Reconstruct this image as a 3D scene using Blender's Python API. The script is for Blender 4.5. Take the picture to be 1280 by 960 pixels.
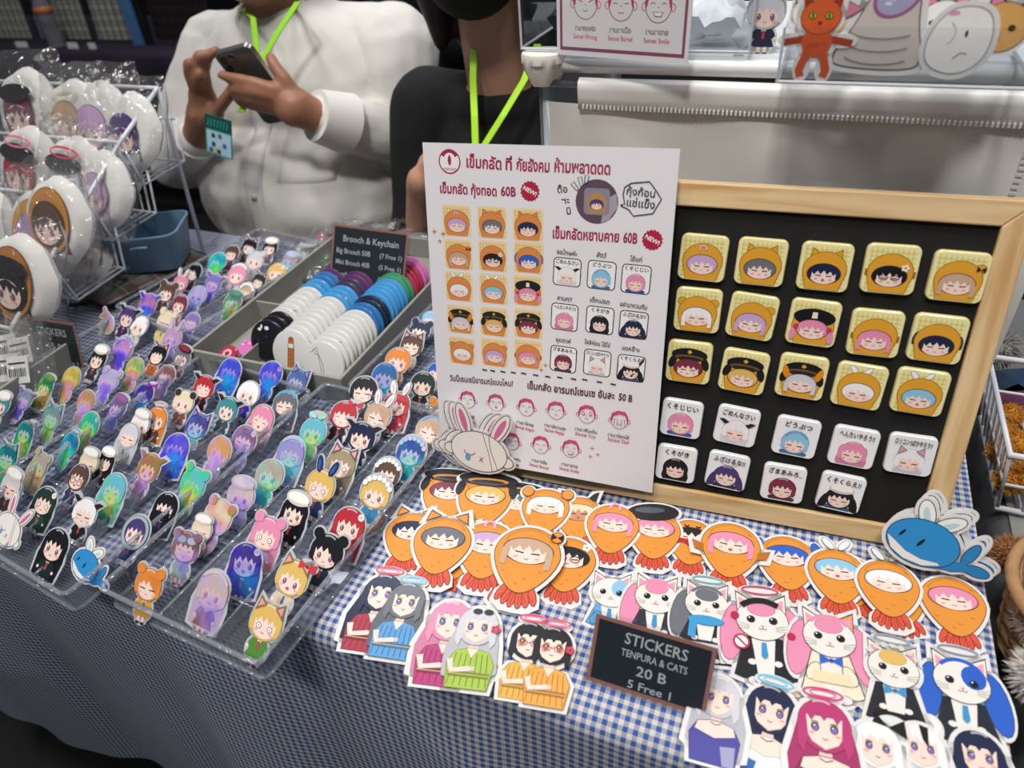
import bpy, bmesh, math, random
import numpy as np
from mathutils import Vector, Matrix, Quaternion
random.seed(7)
SC = bpy.context.scene
for o in list(bpy.data.objects): bpy.data.objects.remove(o)
R = math.radians
# ---------------------------------------------------------------- camera
TZ = 0.75                      # table top height
CAM = Vector((0, 0, TZ + .49))
YAW, PIT, ROL, FPX = R(-24.4), R(36.9), R(-4.8), 890.0
FW = Vector((math.sin(YAW)*math.cos(PIT), math.cos(YAW)*math.cos(PIT), -math.sin(PIT)))
_rt = Vector((math.cos(YAW), -math.sin(YAW), 0)); _up = _rt.cross(FW)
RT = math.cos(ROL)*_rt + math.sin(ROL)*_up
UP = -math.sin(ROL)*_rt + math.cos(ROL)*_up
cam = bpy.data.cameras.new('camera'); co = bpy.data.objects.new('camera', cam)
SC.collection.objects.link(co); SC.camera = co
co.matrix_world = Matrix(((RT.x, UP.x, -FW.x, CAM.x), (RT.y, UP.y, -FW.y, CAM.y), (RT.z, UP.z, -FW.z, CAM.z), (0, 0, 0, 1)))
cam.sensor_width = 36; cam.lens = FPX/1280*36; cam.clip_start = .02; cam.clip_end = 60
cam.dof.use_dof = True; cam.dof.focus_distance = .66; cam.dof.aperture_fstop = 5.6
# ---------------------------------------------------------------- world, lights, exposure
w = bpy.data.worlds.new('World'); SC.world = w; w.use_nodes = True
w.node_tree.nodes['Background'].inputs[0].default_value = (.80, .86, 1, 1)
w.node_tree.nodes['Background'].inputs[1].default_value = .11
def lamp(name, loc, tgt, size, power, col=(1, .97, .93)):
    l = bpy.data.lights.new(name, 'AREA'); l.shape = 'RECTANGLE'; l.size = size[0]; l.size_y = size[1]; l.energy = power; l.color = col
    o = bpy.data.objects.new(name, l); SC.collection.objects.link(o); o.location = loc
    o.rotation_euler = (Vector(tgt)-Vector(loc)).to_track_quat('-Z', 'Y').to_euler(); return o
lamp('overhead_light', (-1.7, -1.3, 4.4), (-.6, .4, .75), (.5, .5), 22)  # small extra lamp, added to give the foil stickers sparkle
lamp('overhead_light', (-.7, -.1, 4.6), (-.3, .5, .75), (1.3, .5), 78)
lamp('overhead_light', (1.2, .2, 4.8), (.1, .5, .75), (.5, 1.0), 42, (1, .98, .95))
lamp('overhead_light', (-2.0, 2.8, 4.6), (-1.2, 1.6, .9), (1.6, .5), 42, (.93, .96, 1))
lamp('overhead_light', (-.3, 3.6, 4.2), (-.4, .6, .75), (2.4, .35), 60, (.95, .97, 1))
SC.view_settings.view_transform = 'Standard'; SC.view_settings.look = 'None'
SC.view_settings.gamma = 1; SC.view_settings.use_curve_mapping = False
SC.view_settings.exposure = -.16
SC.cycles.transparent_max_bounces = 24

sl = bpy.data.lights.new('added_front_spot', 'SPOT'); sl.energy = 300; sl.spot_size = R(23); sl.spot_blend = .35; sl.shadow_soft_size = .22; sl.color = (1, .97, .92)  # added spot: brightens poster and rack cover, cone spares the hanging cloth
so_ = bpy.data.objects.new('added_front_spot', sl); SC.collection.objects.link(so_); so_.location = (-.1, -1.5, 4.3); so_.rotation_euler = (Vector((-.22, .93, .75))-Vector((-.1, -1.5, 4.3))).to_track_quat('-Z', 'Y').to_euler()
# ---------------------------------------------------------------- coordinates
def ray(px, py): return FW + RT*((px-640)/FPX) - UP*((py-480)/FPX)
def T(px, py, z=0.):           # point at height z above the table top
    d = ray(px, py); return CAM + d*((TZ+z-CAM.z)/d.z)
def Yp(px, py, y):             # point at depth y
    d = ray(px, py); return CAM + d*(y/d.y)
def HP(px, py, P, N):
    d = ray(px, py); return CAM + d*((P-CAM).dot(N)/d.dot(N))

# ---------------------------------------------------------------- objects
COL = SC.collection
LABELS = {}
def tag(o, label=None, cat=None, group=None, kind=None):
    if label:
        n = len(label.split())
        if n > 16 or n < 4: print('LABEL LENGTH', n, label)
        if not (group and kind) and label in LABELS: print('DUPLICATE LABEL', label)
        LABELS[label] = 1; o['label'] = label
    if cat: o['category'] = cat
    if group: o['group'] = group
    if kind: o['kind'] = kind
    return o
def empty(name, loc, rot=None, **k):
    o = bpy.data.objects.new(name, None); COL.objects.link(o); o.location = loc; o.empty_display_size = .02
    if rot is not None: o.rotation_euler = rot
    return tag(o, **k)
class MB:
    def __init__(s): s.v = []; s.f = []; s.c = []
    def add(s, vs, fs, c=None):
        b = len(s.v); s.v += [tuple(v) for v in vs]; s.f += [tuple(b+i for i in f) for f in fs]; s.c += [c or (1, 1, 1)]*len(fs); return s
    def box(s, lo, hi, M=None, c=None):
        x0, y0, z0 = lo; x1, y1, z1 = hi
        vs = [(x0,y0,z0),(x1,y0,z0),(x1,y1,z0),(x0,y1,z0),(x0,y0,z1),(x1,y0,z1),(x1,y1,z1),(x0,y1,z1)]
        if M is not None: vs = [M @ Vector(v) for v in vs]
        return s.add(vs, [(0,3,2,1),(4,5,6,7),(0,1,5,4),(1,2,6,5),(2,3,7,6),(3,0,4,7)], c)
    def tube(s, pts, r, n=8, c=None, closed=False):
        pts = [Vector(p) for p in pts]; rs = r if isinstance(r, (list, tuple)) else [r]*len(pts)
        m = len(pts); b = len(s.v); up = None; vs = []
        for i, p in enumerate(pts):
            a = pts[(i-1) % m] if (closed or i) else p; q = pts[(i+1) % m] if (closed or i < m-1) else p
            d = (q-a); d = d.normalized() if d.length > 1e-9 else Vector((0, 0, 1))
            if up is None: up = Vector((0, 0, 1)) if abs(d.z) < .9 else Vector((1, 0, 0))
            sx = d.cross(up); sx = sx.normalized() if sx.length > 1e-6 else d.orthogonal().normalized(); uu = sx.cross(d).normalized(); up = uu
            vs += [p+(sx*math.cos(2*math.pi*k/n)+uu*math.sin(2*math.pi*k/n))*rs[i] for k in range(n)]
        fs = []
        for i in range(m if closed else m-1):
            j = (i+1) % m
            for k in range(n): fs.append((i*n+k, i*n+(k+1) % n, j*n+(k+1) % n, j*n+k))
        if not closed: fs += [tuple(range(n))[::-1], tuple((m-1)*n+k for k in range(n))]
        return s.add(vs, fs, c)
    def prism(s, pts, z0, z1, M=None, c=None):      # pts: ccw 2-D outline
        n = len(pts); vs = [Vector((x, y, z0)) for x, y in pts]+[Vector((x, y, z1)) for x, y in pts]
        if M is not None: vs = [M @ v for v in vs]
        return s.add(vs, [tuple(range(n))[::-1], tuple(range(n, 2*n))]+[(i, (i+1) % n, n+(i+1) % n, n+i) for i in range(n)], c)
    def mesh(s, name, mat, smooth=False, col=False):
        me = bpy.data.meshes.new(name); me.from_pydata(s.v, [], s.f)
        if mat: me.materials.append(mat)
        if col:
            a = me.color_attributes.new('Col', 'FLOAT_COLOR', 'CORNER')
            buf = np.ones((len(me.loops), 4), dtype=np.float32)
            tot = np.array([len(f) for f in s.f]); cc = np.array(s.c, dtype=np.float32)
            buf[:, :3] = np.repeat(cc, tot, axis=0); a.data.foreach_set('color', buf.ravel())
        if smooth:
            me.polygons.foreach_set('use_smooth', [True]*len(me.polygons))
            if smooth != 1: me.set_sharp_from_angle(angle=R(smooth))
        me.update(); return me
    def build(s, name, mat, parent=None, smooth=False, col=False, M=None):
        o = bpy.data.objects.new(name, s.mesh(name, mat, smooth, col)); COL.objects.link(o)
        if M is not None: o.matrix_world = M
        if parent is not None: o.parent = parent
        return o
def rrect(w, h, r, n=5, cx=0, cy=0):
    o = []
    for sx, sy, a0 in ((1, -1, -90), (1, 1, 0), (-1, 1, 90), (-1, -1, 180)):
        for k in range(n+1):
            a = R(a0+90*k/n); o.append((cx+sx*(w/2-r)+r*math.cos(a), cy+sy*(h/2-r)+r*math.sin(a)))
    return o
def frame(o, x, y, z=None):     # matrix from axes
    x = Vector(x).normalized(); y = Vector(y); y = (y-x*y.dot(x)).normalized(); zz = x.cross(y)
    return Matrix(((x.x, y.x, zz.x, o[0]), (x.y, y.y, zz.y, o[1]), (x.z, y.z, zz.z, o[2]), (0, 0, 0, 1)))

# ---------------------------------------------------------------- materials
def srgb(h):
    if isinstance(h, str):
        h = h.lstrip('#'); h = [int(h[i:i+2], 16)/255 for i in (0, 2, 4)]
    return tuple((c/12.92 if c <= .04045 else ((c+.055)/1.055)**2.4) for c in h)
MATS = {}
def mat(name, col=(.8, .8, .8), rough=.5, metal=0, coat=0, noise=0, nscale=60, bump=0, bscale=200, spec=.5, sheen=0):
    if name in MATS: return MATS[name]
    m = bpy.data.materials.new(name); m.use_nodes = True; nt = m.node_tree; b = nt.nodes['Principled BSDF']
    if isinstance(col, str): col = srgb(col)
    b.inputs['Base Color'].default_value = (*col, 1); b.inputs['Roughness'].default_value = rough
    b.inputs['Metallic'].default_value = metal; b.inputs['Coat Weight'].default_value = coat
    b.inputs['Specular IOR Level'].default_value = spec; b.inputs['Sheen Weight'].default_value = sheen
    tc = nt.nodes.new('ShaderNodeTexCoord')
    if noise:
        n = nt.nodes.new('ShaderNodeTexNoise'); n.inputs['Scale'].default_value = nscale; n.inputs['Detail'].default_value = 4
        nt.links.new(tc.outputs['Object'], n.inputs['Vector'])
        mx = nt.nodes.new('ShaderNodeMix'); mx.data_type = 'RGBA'
        mx.inputs[6].default_value = (*[c*(1-noise) for c in col], 1); mx.inputs[7].default_value = (*[min(1, c*(1+noise)) for c in col], 1)
        nt.links.new(n.outputs['Fac'], mx.inputs[0]); nt.links.new(mx.outputs[2], b.inputs['Base Color'])
    if bump:
        n = nt.nodes.new('ShaderNodeTexNoise'); n.inputs['Scale'].default_value = bscale; n.inputs['Detail'].default_value = 3
        nt.links.new(tc.outputs['Object'], n.inputs['Vector'])
        bp = nt.nodes.new('ShaderNodeBump'); bp.inputs['Strength'].default_value = bump; bp.inputs['Distance'].default_value = .001
        nt.links.new(n.outputs['Fac'], bp.inputs['Height']); nt.links.new(bp.outputs['Normal'], b.inputs['Normal'])
    MATS[name] = m; return m
def clear(name, tint=(.96, .97, .98), ior=1.5, rough=.03, base=0., fog=0, fogcol=(.8, .8, .8)):
    if name in MATS: return MATS[name]
    m = bpy.data.materials.new(name); m.use_nodes = True; nt = m.node_tree; nt.nodes.clear()
    out = nt.nodes.new('ShaderNodeOutputMaterial'); tr = nt.nodes.new('ShaderNodeBsdfTransparent'); gl = nt.nodes.new('ShaderNodeBsdfGlossy')
    tr.inputs[0].default_value = (*tint, 1); gl.inputs['Roughness'].default_value = rough
    fr = nt.nodes.new('ShaderNodeFresnel'); fr.inputs['IOR'].default_value = ior
    ad = nt.nodes.new('ShaderNodeMath'); ad.operation = 'ADD'; ad.inputs[1].default_value = base; ad.use_clamp = True
    mx = nt.nodes.new('ShaderNodeMixShader'); L = nt.links.new
    ge = nt.nodes.new('ShaderNodeNewGeometry'); iv = nt.nodes.new('ShaderNodeMath'); iv.operation = 'SUBTRACT'; iv.inputs[0].default_value = 1; L(ge.outputs['Backfacing'], iv.inputs[1])
    fm = nt.nodes.new('ShaderNodeMath'); fm.operation = 'MULTIPLY'; L(ad.outputs[0], fm.inputs[0]); L(iv.outputs[0], fm.inputs[1])
    L(fr.outputs[0], ad.inputs[0]); L(fm.outputs[0], mx.inputs[0]); L(tr.outputs[0], mx.inputs[1]); L(gl.outputs[0], mx.inputs[2])
    last = mx.outputs[0]
    if fog:
        df = nt.nodes.new('ShaderNodeBsdfDiffuse'); df.inputs[0].default_value = (*fogcol, 1)
        m2 = nt.nodes.new('ShaderNodeMixShader'); m2.inputs[0].default_value = fog
        L(last, m2.inputs[1]); L(df.outputs[0], m2.inputs[2]); last = m2.outputs[0]
    if rough > .08 or 'bag' in name:
        tc = nt.nodes.new('ShaderNodeTexCoord'); n = nt.nodes.new('ShaderNodeTexNoise'); n.inputs['Scale'].default_value = 35; n.inputs['Distortion'].default_value = 1.5
        bp = nt.nodes.new('ShaderNodeBump'); bp.inputs['Strength'].default_value = .9; bp.inputs['Distance'].default_value = .01
        L(tc.outputs['Object'], n.inputs['Vector']); L(n.outputs['Fac'], bp.inputs['Height']); L(bp.outputs['Normal'], gl.inputs['Normal'])
    L(last, out.inputs[0]); MATS[name] = m; return m
def attr_mat(name, rough=.35, coat=.2, holo=0):
    m = bpy.data.materials.new(name); m.use_nodes = True; nt = m.node_tree; b = nt.nodes['Principled BSDF']; L = nt.links.new
    a = nt.nodes.new('ShaderNodeAttribute'); a.attribute_name = 'Col'
    b.inputs['Roughness'].default_value = rough; b.inputs['Coat Weight'].default_value = coat; b.inputs['Coat Roughness'].default_value = .12
    if not holo: L(a.outputs['Color'], b.inputs['Base Color'])
    else:
        # diffraction foil: the hue follows the reflection direction and slow waves in the film
        tc = nt.nodes.new('ShaderNodeTexCoord'); oi = nt.nodes.new('ShaderNodeObjectInfo')
        n = nt.nodes.new('ShaderNodeTexNoise'); n.inputs['Scale'].default_value = 26; L(tc.outputs['Object'], n.inputs['Vector'])
        dt = nt.nodes.new('ShaderNodeVectorMath'); dt.operation = 'DOT_PRODUCT'; dt.inputs[1].default_value = (2.2, 1.4, .8); L(tc.outputs['Reflection'], dt.inputs[0])
        def mth(op, x, y):
            q = nt.nodes.new('ShaderNodeMath'); q.operation = op
            for i, u in enumerate((x, y)):
                if isinstance(u, (int, float)): q.inputs[i].default_value = u
                else: L(u, q.inputs[i])
            return q.outputs[0]
        s = mth('ADD', mth('MULTIPLY', n.outputs['Fac'], .9), dt.outputs['Value'])
        s = mth('ADD', s, mth('MULTIPLY', oi.outputs['Random'], .45))
        s = mth('FRACT', s, 0)
        cr = nt.nodes.new('ShaderNodeValToRGB'); L(s, cr.inputs[0]); e = cr.color_ramp.elements
        e[0].position = 0; e[0].color = (.10, .05, .95, 1); e[1].position = 1; e[1].color = (.10, .05, .95, 1)
        for p, c in ((.16, (.02, .35, .95)), (.30, (.02, .75, .75)), (.42, (.05, .85, .15)), (.52, (.8, .8, .1)), (.62, (.85, .35, .2)), (.75, (.75, .45, .9)), (.88, (.35, .2, .95))):
            q = e.new(p); q.color = (*c, 1)
        f = nt.nodes.new('ShaderNodeTexNoise'); f.inputs['Scale'].default_value = 38; f.inputs['Detail'].default_value = 1; L(tc.outputs['Object'], f.inputs['Vector'])
        fr = nt.nodes.new('ShaderNodeMapRange'); fr.inputs[1].default_value = .38; fr.inputs[2].default_value = .62; fr.inputs[3].default_value = holo*.5; fr.inputs[4].default_value = holo
        L(f.outputs['Fac'], fr.inputs[0])
        mx = nt.nodes.new('ShaderNodeMix'); mx.data_type = 'RGBA'; L(fr.outputs[0], mx.inputs[0]); L(a.outputs['Color'], mx.inputs[6]); L(cr.outputs[0], mx.inputs[7])
        L(mx.outputs[2], b.inputs['Base Color']); b.inputs['Metallic'].default_value = .25; b.inputs['Roughness'].default_value = .18
    MATS[name] = m; return m
PRINT = attr_mat('print_ink'); PAPER = attr_mat('paper_ink', rough=.65, coat=0); HOLO = attr_mat('holographic_foil', holo=1.0); HOLOS = attr_mat('soft_holographic_foil', holo=.6)
STOCK = mat('sticker_stock', '#e2e0de', .4, coat=.2)
ACR = clear('clear_acrylic', base=.02); TRAYM = clear('clear_tray_plastic', tint=(.86, .875, .90), base=.05, rough=.06, fog=.05, fogcol=(.62, .64, .70))
TRIM = clear('clear_tray_edge', tint=(.80, .82, .86), base=.22, rough=.09, fog=.16, fogcol=(.75, .77, .82))
BAG = clear('clear_bag_film', tint=(.97, .97, .97), base=.04, rough=.12, fog=.025, fogcol=(.85, .85, .85))
CUT = mat('die_cut_edge', '#bfc1c6', .35, coat=.3)
WIRE = mat('white_coated_wire', '#dfe2e8', .35); WHITEP = mat('white_plastic', '#ecebea', .35)
SKIN = mat('skin', '#9a6a52', .5, noise=.08, nscale=30); BLACKCLOTH = mat('black_cotton', '#0b0b0d', .9, noise=.2, bump=.3)

# ---------------------------------------------------------------- flat print art (x right, y up; each layer a hair above the last)
def chaikin(p, n=2):
    for _ in range(n): p = [q for i in range(len(p)) for q in ((.75*p[i][0]+.25*p[(i+1) % len(p)][0], .75*p[i][1]+.25*p[(i+1) % len(p)][1]), (.25*p[i][0]+.75*p[(i+1) % len(p)][0], .25*p[i][1]+.75*p[(i+1) % len(p)][1]))]
    return p
class Art:
    def __init__(s): s.s = []; s.k = 0
    def poly(s, pts, c, fs=None, k=None):
        if k is None: s.k += 1; k = s.k
        s.s.append(([tuple(p) for p in pts], fs or [tuple(range(len(pts)))], srgb(c) if isinstance(c, str) else c, k)); return s
    def ell(s, cx, cy, rx, ry=None, c='#000000', n=18, rot=0, k=None):
        ry = rx if ry is None else ry; ca, sa = math.cos(rot), math.sin(rot); o = []
        for i in range(n):
            a = 2*math.pi*i/n; x, y = rx*math.cos(a), ry*math.sin(a); o.append((cx+x*ca-y*sa, cy+x*sa+y*ca))
        return s.poly(o, c, k=k)
    def ring(s, cx, cy, rx, ry, t, c, n=24, rot=0):
        ca, sa = math.cos(rot), math.sin(rot); v = []
        for q in (0, t):
            for i in range(n):
                a = 2*math.pi*i/n; x, y = (rx-q)*math.cos(a), (ry-q)*math.sin(a); v.append((cx+x*ca-y*sa, cy+x*sa+y*ca))
        return s.poly(v, c, fs=[(i, (i+1) % n, n+(i+1) % n, n+i) for i in range(n)])
    def line(s, pts, t, c):
        v = []; n = len(pts)
        for i, (x, y) in enumerate(pts):
            a = pts[max(0, i-1)]; b = pts[min(n-1, i+1)]; dx, dy = b[0]-a[0], b[1]-a[1]; L = math.hypot(dx, dy) or 1
            v += [(x-dy/L*t/2, y+dx/L*t/2), (x+dy/L*t/2, y-dx/L*t/2)]
        return s.poly(v, c, fs=[(2*i+1, 2*i+3, 2*i+2, 2*i) for i in range(n-1)])
    def arc(s, cx, cy, r, a0, a1, t, c, n=6, ry=None):
        ry = r if ry is None else ry
        return s.line([(cx+r*math.cos(R(a0+(a1-a0)*i/n)), cy+ry*math.sin(R(a0+(a1-a0)*i/n))) for i in range(n+1)], t, c)
    def put(s, o, x=0, y=0, sc=1, rot=0, fx=1, base=None):
        ca, sa = math.cos(rot)*sc, math.sin(rot)*sc; b = s.k if base is None else base
        for p, f, c, k in o.s:
            q = [(x+fx*u*ca-v*sa, y+fx*u*sa+v*ca) for u, v in p]
            s.s.append((q, [t[::-1] for t in f] if fx < 0 else f, c, b+k))
        if base is None: s.k = b+o.k
        return s
    def mb(s, sc=1, z=0, eps=4e-5, M=None):
        m = MB()
        for p, f, c, k in s.s: m.add([(u*sc, v*sc, z+k*eps) for u, v in p], f, c)
        return m
_txt = {}
def text_geo(t, fat=0):
    key = (t, fat)
    if key not in _txt:
        cu = bpy.data.curves.new('t', 'FONT'); cu.body = t; cu.size = 1; cu.resolution_u = 2; cu.align_x = 'CENTER'; cu.align_y = 'CENTER'; cu.offset = fat
        ob = bpy.data.objects.new('t', cu); me = bpy.data.meshes.new_from_object(ob)
        vs = [(v.co.x, v.co.y) for v in me.vertices]; fs = []
        for p in me.polygons:
            q = tuple(p.vertices); a = sum(vs[q[i]][0]*vs[q[(i+1) % len(q)]][1]-vs[q[(i+1) % len(q)]][0]*vs[q[i]][1] for i in range(len(q)))
            fs.append(q if a > 0 else q[::-1])
        if vs:
            x0 = min(v[0] for v in vs); x1 = max(v[0] for v in vs); vs = [(x-(x0+x1)/2, y) for x, y in vs]; wd = x1-x0
        else: wd = 1
        bpy.data.objects.remove(ob); bpy.data.curves.remove(cu); bpy.data.meshes.remove(me)
        _txt[key] = (vs, fs, wd)
    return _txt[key]
def put_text(A, t, x, y, h, c, width=None, rot=0, fat=.012):
    vs, fs, wd = text_geo(t, fat)
    if not vs: return
    sx = h if width is None else width/wd; ca, sa = math.cos(rot), math.sin(rot)
    A.poly([(x+u*sx*ca-v*h*sa, y+u*sx*sa+v*h*ca) for u, v in vs], c, fs=fs)
# ================================================================ SETTING
def gingham(name, blue=(.035, .095, .37), half=(.33, .34, .40), white=(.62, .60, .58), per=.0073):
    m = bpy.data.materials.new(name); m.use_nodes = True; nt = m.node_tree; b = nt.nodes['Principled BSDF']; L = nt.links.new
    uv = nt.nodes.new('ShaderNodeUVMap'); uv.uv_map = 'UVMap'; sp = nt.nodes.new('ShaderNodeSeparateXYZ'); L(uv.outputs[0], sp.inputs[0])
    def mth(op, x, y=0.):
        q = nt.nodes.new('ShaderNodeMath'); q.operation = op
        for i, u in enumerate((x, y)):
            if isinstance(u, (int, float)): q.inputs[i].default_value = u
            else: L(u, q.inputs[i])
        return q.outputs[0]
    st = [mth('LESS_THAN', mth('FRACT', mth('MULTIPLY', sp.outputs[i], 1/per)), .5) for i in (0, 1)]
    both = mth('MULTIPLY', *st); one = mth('MAXIMUM', *st)
    m1 = nt.nodes.new('ShaderNodeMix'); m1.data_type = 'RGBA'; L(one, m1.inputs[0]); m1.inputs[6].default_value = (*white, 1); m1.inputs[7].default_value = (*half, 1)
    m2 = nt.nodes.new('ShaderNodeMix'); m2.data_type = 'RGBA'; L(both, m2.inputs[0]); L(m1.outputs[2], m2.inputs[6]); m2.inputs[7].default_value = (*blue, 1)
    L(m2.outputs[2], b.inputs['Base Color']); b.inputs['Roughness'].default_value = .85; b.inputs['Specular IOR Level'].default_value = .2
    n = nt.nodes.new('ShaderNodeTexNoise'); n.inputs['Scale'].default_value = 900; L(uv.outputs[0], n.inputs['Vector'])
    bp = nt.nodes.new('ShaderNodeBump'); bp.inputs['Strength'].default_value = .3; bp.inputs['Distance'].default_value = .0005
    L(n.outputs['Fac'], bp.inputs['Height']); L(bp.outputs['Normal'], b.inputs['Normal']); return m
def struct(name, mb, m, **k):
    o = mb.build(name, m, **k); o['kind'] = 'structure'; return o
struct('floor', MB().box((-9, -3, -.05), (6, 12, 0)), mat('hall_carpet', '#141416', .95, noise=.3, nscale=25, bump=.6, bscale=60))
struct('wall_back', MB().box((-9, 6.0, 0), (6, 6.1, 5)), mat('dark_wall', '#0c0c10', .8))

# ---- own table: trestle under a gingham cloth
XL, XR, YF, YB = -1.25, .184, .245, .845
tb = empty('display_table', (-.5, .55, 0), label='long folding table hidden under the blue gingham cloth', cat='table')
def loc(o, e):      # parent keeping world coordinates (parents are never rotated here)
    o.parent = e; o.matrix_parent_inverse = e.matrix_basis.inverted(); return o
loc(MB().box((XL+.01, YF+.012, TZ-.035), (XR-.006, YB-.01, TZ-.004)).build('tabletop', mat('table_board', '#8a8a88', .5)), tb)
for x in (XL+.1, XR-.1):
    for y in (YF+.08, YB-.08): loc(MB().tube([(x, y, 0), (x, y, TZ-.03)], .014).build('leg', mat('grey_steel', '#55575a', .4, metal=.8)), tb)
def cloth():
    us = np.linspace(XL-.004, XR+.004, 230); prof = []
    for y in np.linspace(YB+.004, YF+.012, 26): prof.append((y, 0., 0))
    for a in np.linspace(15, 90, 6): prof.append((YF+.012-.016*math.sin(R(a)), -.016*(1-math.cos(R(a))), 0))
    for z in np.linspace(-.03, -.552, 44): prof.append((YF-.004, z, (-z-.016)))
    v = []; uv = []; acc = 0; py, pz = prof[0][:2]
    for y, z, d in prof:
        acc += math.hypot(y-py, z-pz); py, pz = y, z
        for x in us:
            f = 0
            if d > 0:
                g = min(1, d/.32)**1.1
                f = g*(.010*math.sin(x*13+.8+1.2*d)+.005*math.sin(x*29+2.2-2*d)+.002*math.sin(x*61))+.007*g
                f += .012*math.exp(-((x+.17)/.05)**2)*min(1, d/.1)
            zz = z+(.0006*math.sin(x*37+y*21) if d == 0 else 0)
            xx = x+(.004*math.sin(x*21+1)*min(1, d/.3) if d else 0)
            v.append((xx, y-max(-.012, f), TZ+.0008+zz)); uv.append((x, acc))
    n = len(us); m = len(prof); f = [(i*n+j, (i+1)*n+j, (i+1)*n+j+1, i*n+j+1) for i in range(m-1) for j in range(n-1)]
    me = bpy.data.meshes.new('tablecloth'); me.from_pydata(v, [], f); me.materials.append(gingham('gingham_cotton'))
    ul = me.uv_layers.new(name='UVMap'); li = np.empty(len(me.loops), dtype=np.int32); me.loops.foreach_get('vertex_index', li)
    ul.data.foreach_set('uv', np.array(uv, dtype=np.float32)[li].ravel()); me.polygons.foreach_set('use_smooth', [True]*len(f))
    o = bpy.data.objects.new('tablecloth', me); COL.objects.link(o); return o
tag(cloth(), 'blue and white gingham cotton cloth covering the stall table and hanging down its front', 'tablecloth')

# ---- neighbour table on the right
nt_ = empty('side_table', (.6, .5, 0), label='neighbouring table under a plain dark grey cloth at the right edge', cat='table')
loc(MB().box((.235, -.02, TZ-.07), (1.2, 1.0, TZ-.045)).build('tabletop', mat('table_board')), nt_)
for x in (.3, 1.1):
    for y in (.05, .9): loc(MB().tube([(x, y, 0), (x, y, TZ-.07)], .014).build('leg', mat('grey_steel')), nt_)
gv = []; gn = 60
ys = np.linspace(-.03, 1.02, gn)
pr = [(1.22, 0), (.9, 0), (.6, 0), (.4, 0), (.3, 0), (.25, -.001), (.236, -.004), (.228, -.012), (.224, -.03), (.221, -.1), (.219, -.2), (.217, -.35), (.216, -.5)]
gm = MB(); vs = []
for x, z in pr:
    for y in ys:
        d = max(0, -z-.02); vs.append((x-.0+(.010*math.sin(y*34)*min(1, d/.1)), y, TZ-.0435+z+(.0015*math.sin(y*22+x*9) if z == 0 else 0)))
gm.add(vs, [(i*gn+j, i*gn+j+1, (i+1)*gn+j+1, (i+1)*gn+j) for i in range(len(pr)-1) for j in range(gn-1)])
tag(gm.build('side_tablecloth', mat('grey_cloth', '#5b5c5f', .85, noise=.12, nscale=14, bump=.3), smooth=True), 'plain dark grey cloth over the neighbouring table', 'tablecloth')

# ================================================================ FLAT ART LIBRARY
HAIR = dict(black='#15161c', navy='#1d2547', darkgreen='#20352f', brown='#5b4238', grey='#6d7078', silver='#cfcfd6', white='#f1eff0', cream='#e6d6b6', blonde='#dfb765',
            orange='#e48a3c', red='#b92f3b', pink='#e58fb0', lilac='#c9a6cf', purple='#4a3a73', lightblue='#8cc4e2', teal='#3c8d93', beige='#c7a68c', maroon='#7c2f45', magenta='#b83a72', khaki='#9b8b6f', blue='#2a5fc4')
SKN = '#f6d9cc'; INK = '#3a2c33'
def bang(A, r, cx, cy, c, n=5, low=-.02, dip=.10, a0=-12, ry=None):
    ry = ry or r; a1 = 180-a0; pts = [(cx+r*math.cos(R(a0+(a1-a0)*i/14)), cy+ry*math.sin(R(a0+(a1-a0)*i/14))) for i in range(15)]
    xl, xr = pts[-1][0], pts[0][0]
    for i in range(1, 2*n):
        x = xl+(xr-xl)*i/(2*n); pts.append((x*1.0, cy+low+(dip if i % 2 else -dip*.45)+.04*abs(i-n)/n*-1))
    return A.poly(pts, c)
def face(A, x, y, s, eyes, hair='#333333', mouth='smile'):
    e = .19*s
    if eyes == 'open':
        for q in (-1, 1):
            A.ell(x+q*e, y-.02*s, .062*s, .085*s, INK, 10); A.ell(x+q*e, y-.03*s, .042*s, .06*s, '#8a6f8f', 8); A.ell(x+q*e-.015*s, y+.02*s, .02*s, c='#ffffff', n=6)
    elif eyes == 'wide':
        for q in (-1, 1): A.ell(x+q*e, y-.02*s, .085*s, .08*s, INK, 12); A.ell(x+q*e, y-.02*s, .068*s, .064*s, '#fbf6f2', 10); A.ell(x+q*e, y-.02*s, .02*s, c=INK, n=6)
    elif eyes == 'shut':
        for q in (-1, 1): A.line([(x+q*(e-.10*s), y-.015*s), (x+q*(e+.10*s), y)], .034*s, INK)
    elif eyes == 'happy':
        for q in (-1, 1): A.arc(x+q*e, y-.04*s, .07*s, 20, 160, .02*s, INK, 5)
    for q in (-1, 1): A.ell(x+q*e*1.35, y-.13*s, .055*s, .03*s, '#f0a9a6', 8)
    if mouth == 'smile': A.arc(x, y-.13*s, .05*s, 200, 340, .016*s, '#a0525a', 4)
    elif mouth == 'open': A.ell(x, y-.17*s, .06*s, .045*s, '#c9505e', 8)
    elif mouth == 'flat': A.line([(x-.05*s, y-.16*s), (x+.05*s, y-.16*s)], .016*s, '#a0525a')
    elif mouth == 'wavy': A.line([(x-.06*s, y-.17*s), (x-.03*s, y-.14*s), (x, y-.17*s), (x+.03*s, y-.14*s), (x+.06*s, y-.17*s)], .014*s, '#a0525a')
def dark(c, f=.6): c = srgb(c) if isinstance(c, str) else c; return tuple(q*f for q in c)
def lite(c, f=.35): c = srgb(c) if isinstance(c, str) else c; return tuple(q+(1-q)*f for q in c)
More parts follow.
